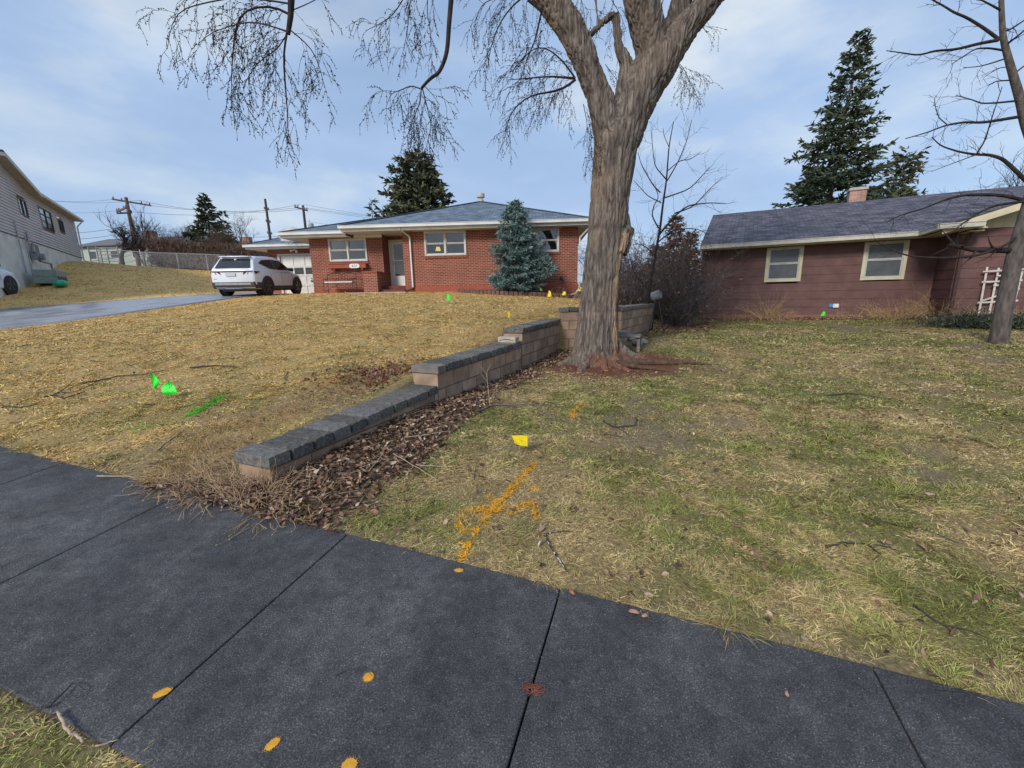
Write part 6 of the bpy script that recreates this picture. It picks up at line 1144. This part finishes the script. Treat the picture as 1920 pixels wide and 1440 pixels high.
# peeled bark chip, seed cluster, small things on the walk
# ================================================================== ODDS AND ENDS BY THE THICKET
p_ = at(1178, 625, 8.95); lb = thing('low_bench', 'low weathered wooden stool with a small board stack right of the big trunk', 'stool', (p_[0], p_[1], Hs(p_[0], p_[1])), -.35); wood = M('weathered_wood', (.17, .15, .14), (.28, .25, .23), scale=6, rough=.9, stretch=(.3, 3, 3))
q = MB(); q.box(-.32, .25, -.16, .3, .30, .335); q.build('seat', wood, lb, bevel=.006)
for (x_, y_) in ((-.38, -.1), (.19, -.1), (-.38, .4), (.19, .4)): q = MB(); q.box(x_, x_ + .06, y_, y_ + .06, 0, .298); q.build('leg', wood, lb)
bs = thing('board_stack', 'short stack of two grey boards lying on the low wooden stool', 'boards', (p_[0] - .2, p_[1] + .05, Hs(p_[0], p_[1]) + .337), -.35); q = MB(); q.box(-.2, .15, -.12, .22, 0, .04); q.build('board', wood, bs); q = MB(); q.box(-.18, .18, -.1, .2, .042, .08); q.build('board', wood, bs)
for k, (px_, py_, s) in enumerate(((1196, 598, .14), (1207, 594, .12), (1201, 588, .10), (1187, 592, .1))):
    p_ = at(px_, py_, 9.5 + .2 * k); q = MB(); q.lathe((0, 0, 0), [(s * .7, 0), (s, s * .3), (s * .85, s * .8), (s * .3, s)], 8); o = q.build('stone', M('stone_grey', (.24, .21, .17), (.36, .32, .27), scale=8, rough=.9, bump=.01), bevel=.01); o.location = (p_[0], p_[1], Hs(p_[0], p_[1])); o.rotation_euler = (.2 * k, .1, k); tag(o, ['pale angular stone left by the low stool', 'rounded pale stone at the right end of the rubble', 'small upper stone of the rubble', 'flat stone against the return wall'][k], 'stone')
p_ = at(1232, 555, 11.6); dr = thing('drum_on_stand', 'weathered grey round drum tilted on a dark stand inside the thicket', 'drum', (p_[0], p_[1], Hs(p_[0], p_[1]))); hz = p_[2] - Hs(p_[0], p_[1]) + .02
a = Vector((.75, -.6, .35)).normalized(); q = MB(); q.cyl(np.array((0, 0, hz)) - np.array(a) * .14, np.array((0, 0, hz)) + np.array(a) * .1, .125, 20); q.build('drum', M('drum_grey', (.13, .14, .15), (.24, .25, .26), scale=7, rough=.7), dr, bevel=.02); q = MB()
for s in (-1, 1): q.tube([(s * .2, -.1, 0), (s * .05, 0, hz - .15), (0, 0, hz - .1)], .018, 6)
q.tube([(0, .3, 0), (0, 0, hz - .12)], .018, 6); q.build('stand', black, dr)
p_ = at(1302, 580, 16.5); ub = thing('utility_box', 'dark metal cooling unit with pale top edge behind the maroon house corner', 'air conditioner', (p_[0], p_[1], Hs(p_[0], p_[1]))); dm = M('unit_dark', (.03, .035, .04), (.05, .055, .06), rough=.6); q = MB(); q.box(-.4, .4, -.4, .4, 0, .80); q.build('cabinet', dm, ub, bevel=.02); q = MB(); q.box(-.42, .42, -.42, .42, .802, .83); q.build('lid', galv, ub, bevel=.01); q = MB()
for k in range(9): q.box(-.36, .36, -.412, -.401, .08 + k * .08, .11 + k * .08)
q.build('grille', M('grille_grey', (.06, .065, .07), (.09, .095, .1)), ub)
# edging of the spruce bed
EP = smooth_line([(-2.2, 18.5), (-1.6, 17.7), (-.6, 17.0), (.5, 16.7), (1.5, 16.95), (2.2, 17.6), (2.6, 18.3)], 34, 6); bd_ = thing('planting_bed', 'low curved edging of dark red blocks round the foot of the blue spruce', 'garden bed', (0, 16.5, Hs(0, 16.5))); edm = M('edging_block', (.11, .055, .045), (.19, .10, .08), scale=7, rough=.9, bump=.006); z0 = Hs(0, 16.5)
for k in range(33):
    a, b = EP[k], EP[k+1]; c = (a + b) / 2; q = MB(); za = Hs(*c) - z0; q.bar((a[0] + .01, a[1] - 16.5, za + .06), (b[0] - .01, b[1] - 16.5, za + .06), .14, .20); q.build('edging_block', edm, bd_, bevel=.015)
# mulch as raised soil sheet
n2 = 34; VV = []; FF = []
for k in range(n2):
    for j in range(6): t = j / 5; e = EP[k]; c = np.array([BSX, 18.5]); p = e * (1 - t) + c * t; VV.append((p[0], p[1] - 16.5, Hs(*p) - z0 + .09 + .05 * math.sin(t * 3)))
for k in range(n2 - 1):
    for j in range(5): FF.append((k*6+j, (k+1)*6+j, (k+1)*6+j+1, k*6+j+1))
q = MB(); q.add(VV, FF); q.build('soil', M('bed_soil', (.07, .04, .03), (.13, .08, .055), scale=30, rough=.95, bump=.02), bd_, smooth=True)
# ================================================================== GRASS, LEAVES, WEEDS
rg = np.random.default_rng(77)
grassm = M('grass_blade', (.8, .8, .8), (1.15, 1.15, 1.15), scale=3, rough=.7, attr=True, spec=.15)
ORL = [[(866, 1052), (880, 1012), (905, 985), (925, 955), (950, 930), (975, 900), (1005, 868)], [(880, 1010), (862, 985), (872, 960), (895, 962), (925, 965), (945, 950)], [(915, 928), (927, 940), (937, 948)], [(895, 962), (905, 950), (935, 965)], [(955, 968), (975, 948), (1000, 943), (1004, 975)], [(995, 915), (1006, 921)], [(1070, 785), (1078, 768), (1088, 758)], [(1135, 698), (1138, 686)]]
GRL = [[(350, 782), (372, 770), (395, 757), (414, 745)]]; GRL2 = [[(262, 808), (290, 795), (318, 788), (350, 782)]]
def world_line(L_): return [np.array([gp(*p)[:2] for p in l]) for l in L_]
ORW, GRW, GRW2 = world_line(ORL), world_line(GRL), world_line(GRL2)
def ldist(x, y, LW):
    d = np.full(len(x), 9.0)
    for l in LW:
        for a, b in zip(l[:-1], l[1:]):
            ab = b - a; t = np.clip(((x - a[0]) * ab[0] + (y - a[1]) * ab[1]) / (ab @ ab + 1e-9), 0, 1); d = np.minimum(d, np.hypot(x - a[0] - ab[0] * t, y - a[1] - ab[1] * t))
    return d
def sample(n, r0, r1, amin=-58, amax=58):
    a = np.radians(rg.uniform(amin, amax, n)); r = np.sqrt(rg.uniform(r0 * r0, r1 * r1, n)); return r * np.sin(a), r * np.cos(a)
HL = [hl(*q)[:2] for q in ((-.3, 0.02, 0), (6.05, 0.02, 0), (6.05, -1.3, 0), (13, -1.3, 0), (13, 9, 0), (-.3, 9, 0))]
BHP = [blocal(*q)[:2] for q in ((7.7, -.05, 0), (0, -.05, 0), (-1.2, -.9, 0), (-4.6, .5, 0), (-8.5, 3.2, 0), (-8.5, 9, 0), (8, 9, 0))]
def ok(x, y):
    v = sv(x, y); m = (v > .0) | (v < -1.27); d = x - wallx(y)
    m &= ~((d < .02) & (d > -.47) & (y > 2.85) & (y < 9.6)); m &= ~in_poly(x, y, DRIVE); m &= np.hypot((x - TX) / 1.0, y - TY) > .62; m &= ~in_poly(x, y, HL); m &= ~in_poly(x, y, BHP)
    m &= ~((y > 9.5) & (y < 9.95) & (x > .9) & (x < 2.6)); return m
gV, gQ, gT, gC = {}, {}, {}, {}
def scatter(n, r0, r1, ln, wd, key):
    x, y = sample(n, r0, r1); m = ok(x, y); x, y = x[m], y[m]; left, g, b, n4 = cover(x, y)
    keep = rg.random(len(x)) > b * .90; tuft = fbm(x * 6.5, y * 6.5, 31, 3); keep &= rg.random(len(x)) < lerp(.35 + 1.5 * sstep(.36, .62, tuft), .9, sstep(7, 15, np.hypot(x, y))); x, y, left, g, n4, tuft, b = [q[keep] for q in (x, y, left, g, n4, tuft, b)]
    N = len(x); isg = rg.random(N) < g * (.25 + 1.1 * sstep(.35, .65, n4)); isg &= True
    r = rg.random((N, 1)); straw = lerp(np.array([[.30, .215, .095]]), np.array([[.76, .59, .29]]), r ** 1.2); gold = lerp(np.array([[.32, .21, .075]]), np.array([[.82, .585, .235]]), r ** 1.1); green = lerp(np.array([[.10, .125, .025]]), np.array([[.36, .385, .10]]), r)
    c = lerp(straw, gold * 1.22, (left * sstep(2.5, 6, np.hypot(x, y)))[:, None]); mixg = rg.random((N, 1)) * .35; green = lerp(green, straw, mixg); c = np.where(isg[:, None], green, c); gb = (rg.random(N) < .06) & (left < .5); c[gb] = np.array([.20, .12, .07]) * rg.uniform(.6, 1.4, (gb.sum(), 1))
    far = sstep(9, 20, np.hypot(x, y))[:, None]; c = lerp(c, gcol(x, y) * 1.15, far * .6)
    do = ldist(x, y, ORW) + rg.normal(0, .008, N); dg_ = ldist(x, y, GRW) + rg.normal(0, .012, N); dg2 = ldist(x, y, GRW2) + rg.normal(0, .02, N); po = (do < .022) & (np.hypot(x, y) < 9) & (rg.random(N) < .6); pg = (dg_ < .04); pg2 = (dg2 < .05) & (rg.random(N) < .35)
    c[po] = lerp(np.array([[.62, .29, .015]]), np.array([[.85, .46, .03]]), rg.random((po.sum(), 1))); c[pg] = lerp(np.array([[.06, .42, .02]]), np.array([[.13, .62, .05]]), rg.random((pg.sum(), 1))); c[pg2] = lerp(np.array([[.12, .38, .03]]), np.array([[.22, .5, .06]]), rg.random((pg2.sum(), 1)))
    up = np.where(isg, .95, .55) * rg.uniform(.25, 1.2, N); a = rg.uniform(0, 6.283, N); ta = fbm(x * 3.1, y * 3.1, 33) * 12; a = np.where(rg.random(N) < .55, ta + rg.normal(0, .7, N), a)
    D = np.stack([np.cos(a), np.sin(a), up], 1); S = np.stack([-np.sin(a), np.cos(a), rg.normal(0, .5, N)], 1); v_ = sv(x, y); edgel = 1 + .4 * sstep(.25, 0, np.abs(v_))
    L_ = ln * rg.uniform(.45, 1.35, N) * (.6 + .9 * sstep(.4, .7, tuft)) * (1 - .35 * b) * np.where(isg, .85, 1) * edgel; tc = (rg.random(N) < .5) & (fbm(x * 2.9 + 31, y * 2.9, 37, 2) > .74) & (left < .5) & (np.hypot(x, y) < 7); L_ = np.where(tc, L_ * 1.6, L_)
    C = np.stack([x, y, H(x, y) - .004 + rg.uniform(0, .006, N)], 1); W_ = wd * rg.uniform(.6, 1.4, N)
    for nm, mk in (('orange', po), ('greenp', pg | pg2), ('l', (left > .5) & ~(po | pg | pg2)), ('r', (left <= .5) & ~(po | pg | pg2))):
        if mk.sum(): gV.setdefault(nm, []).append(cards(C[mk], D[mk], S[mk], L_[mk], W_[mk], rg.uniform(.15, .5, mk.sum()), c[mk]))
scatter(200000, 1.15, 3.2, .055, .0030, 0); scatter(330000, 3.1, 6.2, .058, .0044, 1); scatter(280000, 6.0, 11, .062, .0070, 2); scatter(280000, 10.8, 21, .075, .013, 3); scatter(110000, 20, 38, .10, .028, 4)
def line_blades(LW, n, sd, c0, c1, key):
    seg = [(l[i], l[i+1]) for l in LW for i in range(len(l) - 1)]; wt = np.array([np.linalg.norm(b - a) for a, b in seg]); k = rg.choice(len(seg), n, p=wt / wt.sum()); A = np.array([s[0] for s in seg])[k]; B = np.array([s[1] for s in seg])[k]; P = A + (B - A) * rg.random((n, 1)) + rg.normal(0, sd, (n, 2))
    m = (sv(P[:, 0], P[:, 1]) > .01) & (fbm(P[:, 0] * 14, P[:, 1] * 14, 61, 2) > .36); P = P[m]; n = len(P); a = rg.uniform(0, 6.28, n); D = np.stack([np.cos(a), np.sin(a), rg.uniform(.1, .9, n)], 1); S = np.stack([-np.sin(a), np.cos(a), rg.normal(0, .5, n)], 1)
    gV.setdefault(key, []).append(cards(np.c_[P, H(P[:, 0], P[:, 1]) + rg.uniform(0, .012, n)], D, S, rg.uniform(.02, .06, n), rg.uniform(.0025, .0055, n), .3, lerp(np.array([c0]), np.array([c1]), rg.random((n, 1)))))
line_blades(ORW[:1], 900, .014, [.62, .28, .015], [.95, .50, .04], 'orange'); line_blades(ORW[1:6], 600, .015, [.62, .28, .015], [.92, .48, .04], 'orange'); line_blades(ORW[6:7], 260, .02, [.62, .28, .015], [.9, .46, .04], 'orange'); line_blades(ORW[7:], 160, .02, [.62, .28, .015], [.9, .46, .04], 'orange'); line_blades(GRW, 900, .03, [.05, .42, .02], [.12, .66, .05], 'greenp')
def flush(key, name, m, label, cat, kind=None, group=None):
    V, Q, T, C = [], [], [], []; n = 0
    for v, q, t, c in gV[key]: V.append(v); Q.append(q.reshape(-1, 4) + n); T.append(t.reshape(-1, 3) + n); C.append(c); n += len(v)
    return tag(newobj(name, np_mesh(name, np.concatenate(V), [np.concatenate(Q), np.concatenate(T)], False, np.concatenate(C)), m), label, cat, group, kind)
flush('l', 'dry_lawn_grass', grassm, 'golden dormant grass covering the upper left lawn', 'grass', 'stuff'); flush('r', 'green_lawn_grass', grassm, 'patchy green and straw grass covering the lower right lawn', 'grass', 'stuff')
flush('orange', 'painted_grass', grassm, 'grass blades sprayed with an orange paint arrow leading up from the sidewalk', 'paint line'); flush('greenp', 'painted_grass', grassm, 'grass blades sprayed with a bright green paint line below the green flags', 'paint line')
# ---- leaves
leafm = M('dead_leaf', (.75, .75, .75), (1.2, 1.2, 1.2), scale=50, rough=.65, attr=True, spec=.3)
def leaves(x, y, size, lift, tilt=.5, pal=None, name='fallen_leaves', label='', kind='stuff'):
    N = len(x); a = rg.uniform(0, 6.283, N); d = norm(np.stack([np.cos(a), np.sin(a), rg.normal(0, tilt, N)], 1)); up = norm(np.stack([rg.normal(0, tilt, N), rg.normal(0, tilt, N), np.ones(N)], 1)); s = norm(np.cross(up, d)); up = np.cross(d, s)
    L_ = size * rg.uniform(.55, 1.35, N); W_ = L_ * rg.uniform(.13, .27, N); cu = rg.uniform(.1, .75, N); cl_ = rg.normal(0, .3, N)
    z = H(x, y); onw = (sv(x, y) < .0) & (sv(x, y) > -1.3); z = np.where(onw, plane(x, y) + .016, z); C = np.stack([x, y, z + lift], 1); V = []
    for (t, w_, k) in ((-.5, 0, 0), (-.2, 1, .3), (.15, .9, .25), (.5, 0, 0)):
        c = C + d * (L_ * t)[:, None] + up * (L_ * cl_ * (t * t) * 1.4)[:, None]
        if w_ == 0: V += [c]
        else: V += [c + s * (W_ * w_)[:, None] + up * (W_ * cu * 1.0)[:, None], c, c - s * (W_ * w_)[:, None] + up * (W_ * cu * .9)[:, None]]
    V = np.stack(V, 1).reshape(-1, 3); i = np.arange(N)[:, None] * 8; Q = np.concatenate([i + np.array([[1, 2, 5, 4]]), i + np.array([[2, 3, 6, 5]])]); T = np.concatenate([i + np.array([[0, 2, 1]]), i + np.array([[0, 3, 2]]), i + np.array([[4, 5, 7]]), i + np.array([[5, 6, 7]])])
    pal = pal or [(.085, .045, .030), (.16, .088, .056), (.25, .155, .10), (.40, .28, .19), (.11, .06, .042), (.20, .10, .06), (.52, .41, .30)]; pr_ = np.array([.18, .24, .22, .13, .10, .09, .04]) if len(pal) == 7 else None
    c = np.array(pal)[rg.choice(len(pal), N, p=pr_)] * rg.uniform(.8, 1.2, (N, 1)); return tag(newobj(name, np_mesh(name, V, [Q, T], True, np.repeat(c, 8, axis=0)), leafm), label, 'leaves', kind=kind)
N = 80000; y = rg.uniform(2.2, 9.5, N); x = wallx(y) + rg.uniform(-1.6, 1.6, N); m = (rg.random(N) < litter_mask(x, y) * np.interp(y, [2, 5, 9.5], [.50, .42, .32])) & (sv(x, y) > -.11); x, y = x[m], y[m]; m = ~((x - wallx(y) < .0) & (y > 2.95) & (x - wallx(y) > -.45)); x, y = x[m], y[m]
leaves(x, y, .053, rg.uniform(.002, .035, len(x)), .5, name='leaf_litter', label='thick strip of curled brown leaves along the foot of the retaining wall')
x, y = sample(9000, 1.3, 11); m = ok(x, y) & (rg.random(len(x)) < np.where(x > wallx(y), .55 + .4 * sstep(.5, .7, fbm(x * 1.2, y * 1.2, 55)), .14 + .5 * sstep(3.2, 1.5, np.abs(x - wallx(y)) + .5 * np.abs(y - 3.5)))); x, y = x[m], y[m]; leaves(x, y, .045, rg.uniform(.01, .03, len(x)), .4, name='scattered_leaves', label='brown leaves scattered thinly over both lawns')
# small heap of redder leaves behind the step of the wall, and leaves under the thicket
P1 = gp(715, 705); x = P1[0] + rg.normal(0, .38, 900) + rg.normal(0, .3, 900) * .4; y = P1[1] + rg.normal(0, .33, 900); m = ok(x, y) & (x < wallx(y)); x, y = x[m], y[m]; leaves(x, y, .055, rg.uniform(.01, .05, len(x)), .5, name='red_leaf_heap', label='reddish leaves gathered on the lawn behind the first step of the wall', pal=[(.20, .07, .045), (.14, .05, .035), (.28, .13, .09), (.10, .04, .03)])
T2 = [gp(*p)[:2] for p in ((1168, 640), (1190, 640), (1250, 628), (1330, 622), (1330, 604), (1250, 592), (1180, 600))]; x = rg.uniform(2.2, 7.2, 9000); y = rg.uniform(8.5, 16, 9000); m = in_poly(x, y, T2); x, y = x[m], y[m]; leaves(x, y, .07, rg.uniform(.01, .06, len(x)), .45, name='thicket_leaves', label='brown leaves lying under the leafless thicket beside the maroon house')
N = 3200; t = rg.uniform(-.2, 8.5, N); xx_ = [hl(a, -rg.uniform(.05, .75) - (1.3 if a > 6.09 else 0), 0) for a in t]; x = np.array([q[0] for q in xx_]); y = np.array([q[1] for q in xx_]); leaves(x, y, .06, rg.uniform(.005, .04, N), .5, name='house_leaf_litter', label='dry leaves along the foot of the maroon house wall', pal=[(.15, .08, .05), (.24, .15, .10), (.34, .24, .16), (.09, .05, .035), (.45, .36, .27)])
def lone_leaf(px_, py_, size, col, label, rz=0):
    p = gp(px_, py_); v = float(sv(p[0], p[1])); z = plane(p[0], p[1]) + .018 if -1.2 < v < 0 else Hs(p[0], p[1]) + .02; q = MB(); V = []
    n_ = 9
    for i2 in range(n_):
        t = i2 / (n_ - 1); w_ = size * .27 * math.sin(math.pi * t) ** .7 * (1 + .18 * math.sin(9 * t)); V += [((t - .5) * size, w_, .010 + .35 * w_), ((t - .5) * size, 0, .006 + .02 * math.sin(3 * t)), ((t - .5) * size, -w_, .008 + .45 * w_)]
    q.add(V, [(i2*3+k, i2*3+k+1, i2*3+k+4, i2*3+k+3) for i2 in range(n_-1) for k in range(2)]); q.tube([(size * .48, 0, .02), (size * .72, .01, .004)], .0012, 4)
    o = q.build('leaf', M('leaf_' + str(px_), tuple(c * .8 for c in col), tuple(c * 1.2 for c in col), scale=30, rough=.6), None, smooth=True); o.location = (p[0], p[1], z); o.rotation_euler = (0, 0, rz); tag(o, label, 'leaf')
lone_leaf(1188, 1165, .055, (.38, .22, .14), 'crumpled tan leaf lying on the sidewalk slab right of the joint', -.3); lone_leaf(1208, 1176, .035, (.36, .22, .14), 'smaller tan leaf fragment just right of the crumpled one on the sidewalk', .2); lone_leaf(1072, 1120, .040, (.40, .12, .06), 'red brown leaf at the sidewalk edge by the joint', -1.0)
lone_leaf(1509, 1040, .06, (.55, .36, .18), 'broad pale tan leaf standing out in the right lawn', .6); lone_leaf(505, 985, .05, (.34, .20, .13), 'pinkish leaf lying on the sidewalk below the weeds at the wall end', .1); lone_leaf(1470, 1338, .03, (.3, .2, .14), 'tiny leaf scrap on the sidewalk at the lower right', 1.2)
# rust-red needle clump on the slab
P0 = gp(1000, 1325); N = 220; q = TB(); 
for k in range(90): a = rg.uniform(0, 6.28); c = np.array([rg.normal(0, .018), rg.normal(0, .012), .004 + rg.uniform(0, .004)]); d = np.array([math.cos(a), math.sin(a), 0]) * rg.uniform(.006, .014); q.tube([c - d, c + d], .0011, 3)
o = q.build('seed_cluster', M('rust_seed', (.20, .065, .04), (.32, .12, .08), rough=.9)); o.location = (P0[0], P0[1], plane(P0[0], P0[1]) + .015); tag(o, 'small rusty clump of seed husks on the slab beside the joint', 'debris')
# grit and seed husks caught in the joint and strewn on the slabs
N = 700; u = rg.uniform(-5, 4, N); v = rg.uniform(-1.19, -.0, N); k = rg.random(N) < .25; v = np.where(k, -rg.exponential(.05, N), v); X = SP[0] + SU[0] * u + SV[0] * v; Y = SP[1] + SU[1] * u + SV[1] * v; C = np.stack([X, Y, plane(X, Y) + .0155], 1); a = rg.uniform(0, 6.28, N); q = TB(); q.buds(C, np.stack([np.cos(a), np.sin(a), a * 0], 1), rg.uniform(.003, .010, N), rg.uniform(.0010, .0026, N))
o = q.build('sidewalk_grit', M('grit_pale', (.20, .18, .16), (.45, .42, .38), scale=90, rough=.9)); tag(o, 'fine pale grit strewn over the sidewalk slabs', 'grit', kind='stuff')
# straw and fine stems mixed through the litter
N = 2600; y = rg.uniform(2.3, 9.3, N); x = wallx(y) + rg.uniform(-.9, 1.4, N); m = (rg.random(N) < litter_mask(x, y)) & ~((x - wallx(y) < .05) & (y > 2.95)); x, y = x[m], y[m]; N = len(x); a = rg.uniform(0, 6.28, N); D = np.stack([np.cos(a), np.sin(a), rg.uniform(-.05, .25, N)], 1); S = np.stack([-np.sin(a), np.cos(a), a * 0 + .4], 1)
Vv, Qq, Tt, cc_ = cards(np.stack([x, y, H(x, y) + rg.uniform(.02, .05, N)], 1), D, S, rg.uniform(.06, .22, N), rg.uniform(.002, .004, N), .08, lerp(np.array([[.16, .10, .06]]), np.array([[.60, .46, .28]]), rg.random((N, 1)))); tag(newobj('litter_straw', np_mesh('litter_straw', Vv, [Qq, Tt], False, cc_), grassm), 'broken straw and fine stems lying among the leaves at the wall foot', 'straw', kind='stuff')
# ---- dry tangled weeds at the near end of the wall
strawm = M('straw_stem', (.40, .26, .12), (.60, .43, .22), scale=12, rough=.8, spec=.3); strawb = M('brown_stem', (.36, .23, .13), (.58, .40, .25), scale=12, rough=.85)
def weed(px_, py_, n, h, rad, label, seed, m=strawm, lean=(0, 0), droop=.16, seeds=True, name='dry_weed_clump', r=.0022, spread=.8, atw=None):
    r2 = np.random.default_rng(seed); p = gp(px_, py_) if atw is None else np.array([atw[0], atw[1], 0]); p[2] = Hs(p[0], p[1]); q = TB(); C, D = [], []
    for k in range(n):
        a = r2.uniform(0, 6.28); b = np.array([math.cos(a), math.sin(a), 0]) * rad * r2.random() ** .5; b[2] = Hs(p[0] + b[0], p[1] + b[1]) - p[2]; P = grow(b, norm([math.cos(a) * spread * r2.random() + lean[0], math.sin(a) * spread * r2.random() + lean[1], r2.uniform(.5, 1)]), h * r2.uniform(.5, 1.25), 9, r2, .14, droop)
        g_ = H(P[:, 0] + p[0], P[:, 1] + p[1]) - p[2]; sw_ = (sv(P[:, 0] + p[0], P[:, 1] + p[1]) < 0); g_ = np.where(sw_, plane(P[:, 0] + p[0], P[:, 1] + p[1]) + .02 - p[2], g_); P[:, 2] = np.maximum(P[:, 2], g_ + .004 + .01 * r2.random()); q.tube(P, np.linspace(r, r * .5, 10), 3)
        if r2.random() < .5: i0 = r2.integers(3, 8); P2 = grow(P[i0], norm(P[i0+1] - P[i0] + r2.normal(0, .5, 3)), h * .3, 4, r2, .2, .05); q.tube(P2, np.linspace(r * .6, r * .4, 5), 3); C.append(P2[-1]); D.append(P2[-1] - P2[-2])
        C.append(P[-1]); D.append(P[-1] - P[-2])
    if seeds: q.buds(np.array(C), np.array(D), r2.uniform(.008, .02, len(C)), r2.uniform(.002, .005, len(C)))
    o = q.build(name, m); o.location = p; tag(o, label, 'weeds'); return o
weed(430, 905, 190, .20, .34, 'tangle of pale brown dead weeds in front of the near end of the wall', 1, strawb, droop=.22); weed(350, 898, 110, .20, .26, 'sprawling straw weeds between sidewalk and the left side of the wall end', 2, strawm, droop=.24, seeds=False); weed(480, 925, 90, .18, .24, 'curled dead weed stems over the leaves beside the first cap stone', 3, strawb, droop=.12); weed(540, 950, 60, .18, .3, 'thin dead stems reaching over the leaf strip towards the sidewalk', 4, strawm, droop=.2)
weed(505, 905, 22, .22, .10, 'few upright brittle stems against the first cap stone', 9, strawb, droop=.03, spread=.5)
for k, (px_, py_, n, h, lb) in enumerate(((425, 815, 190, .30, 'flattened straw yellow grass behind the second cap stone'), (505, 780, 170, .28, 'flattened straw yellow grass behind the lowest cap run'), (585, 745, 90, .28, 'yellow tall grass tuft halfway along the lowest cap run'), (370, 860, 190, .30, 'long straw grass lying towards the wall end on the tan lawn'), (655, 712, 60, .24, 'yellow grass wisps near the reddish leaf heap'))):
    weed(px_, py_, n, h, .28, lb, 10 + k, strawm, lean=(.5, -.5), droop=.2, seeds=False, r=.0018)
for k, (px_, py_, n, h, lb) in enumerate(((905, 628, 90, .26, 'wispy straw grass standing behind the middle cap run'), (880, 645, 70, .22, 'low straw grass leaning on the middle cap run'), (1040, 583, 80, .30, 'wispy straw grass behind the highest visible cap run'), (1000, 592, 60, .24, 'short straw grass behind the loose pale block'), (1068, 570, 50, .45, 'thin straw stalks between the wall and the downspout'))):
    weed(px_, py_, n, h, .32, lb, 20 + k, strawm, droop=.08, seeds=False, r=.003)
# weeds along the maroon house
for k, (lx, ly, n, h, rad, lb, m_) in enumerate(((2.1, -.35, 70, .95, .16, 'tall pale dry weed standing left under the first window of the maroon house', strawm), (2.5, -.35, 40, .45, .25, 'short dry weeds beside the tall one under the first window', strawm), (4.3, -.4, 60, .5, .35, 'dry weeds with the green flag between the two windows', strawb), (5.3, -.45, 230, .62, .6, 'wide golden dry grass clump under the second window of the maroon house', strawm), (6.0, -1.0, 60, 1.0, .28, 'tall dry stems in the inner corner of the maroon house', strawm), (6.7, -1.7, 170, .5, .5, 'dry grass at the foot of the brown downspout', strawm), (7.5, -1.7, 90, .6, .4, 'dry grass under the white trellis', strawb), (1.0, -.3, 30, .25, .4, 'sparse low weeds at the left corner of the maroon house', strawb))):
    p = hl(lx, ly, 0); weed(0, 0, n, h, rad, lb, 40 + k, m_, droop=.05, atw=p, r=.004)
p = hl(6.6, -2.3, 0); rgj = np.random.default_rng(5); n2 = 5200; C = np.c_[rgj.normal(0, .55, n2), rgj.normal(0, .26, n2), np.abs(rgj.normal(0, .12, n2)) + .03]; D = norm(rgj.normal(0, .6, (n2, 3)) + [0, 0, .5]); Vv, Qq, Tt, cc_ = cards(C, D, rgj.normal(0, 1, (n2, 3)), .11, .022, .05, lerp(np.array([[.03, .04, .028]]), np.array([[.09, .105, .07]]), rgj.random((n2, 1)))); o = newobj('juniper_bush', np_mesh('juniper_bush', Vv, [Qq, Tt], False, cc_), needle); o.location = (p[0], p[1], Hs(p[0], p[1])); o.rotation_euler = (0, 0, AH); tag(o, 'low dark green spreading juniper left of the leaning tree base', 'bush')
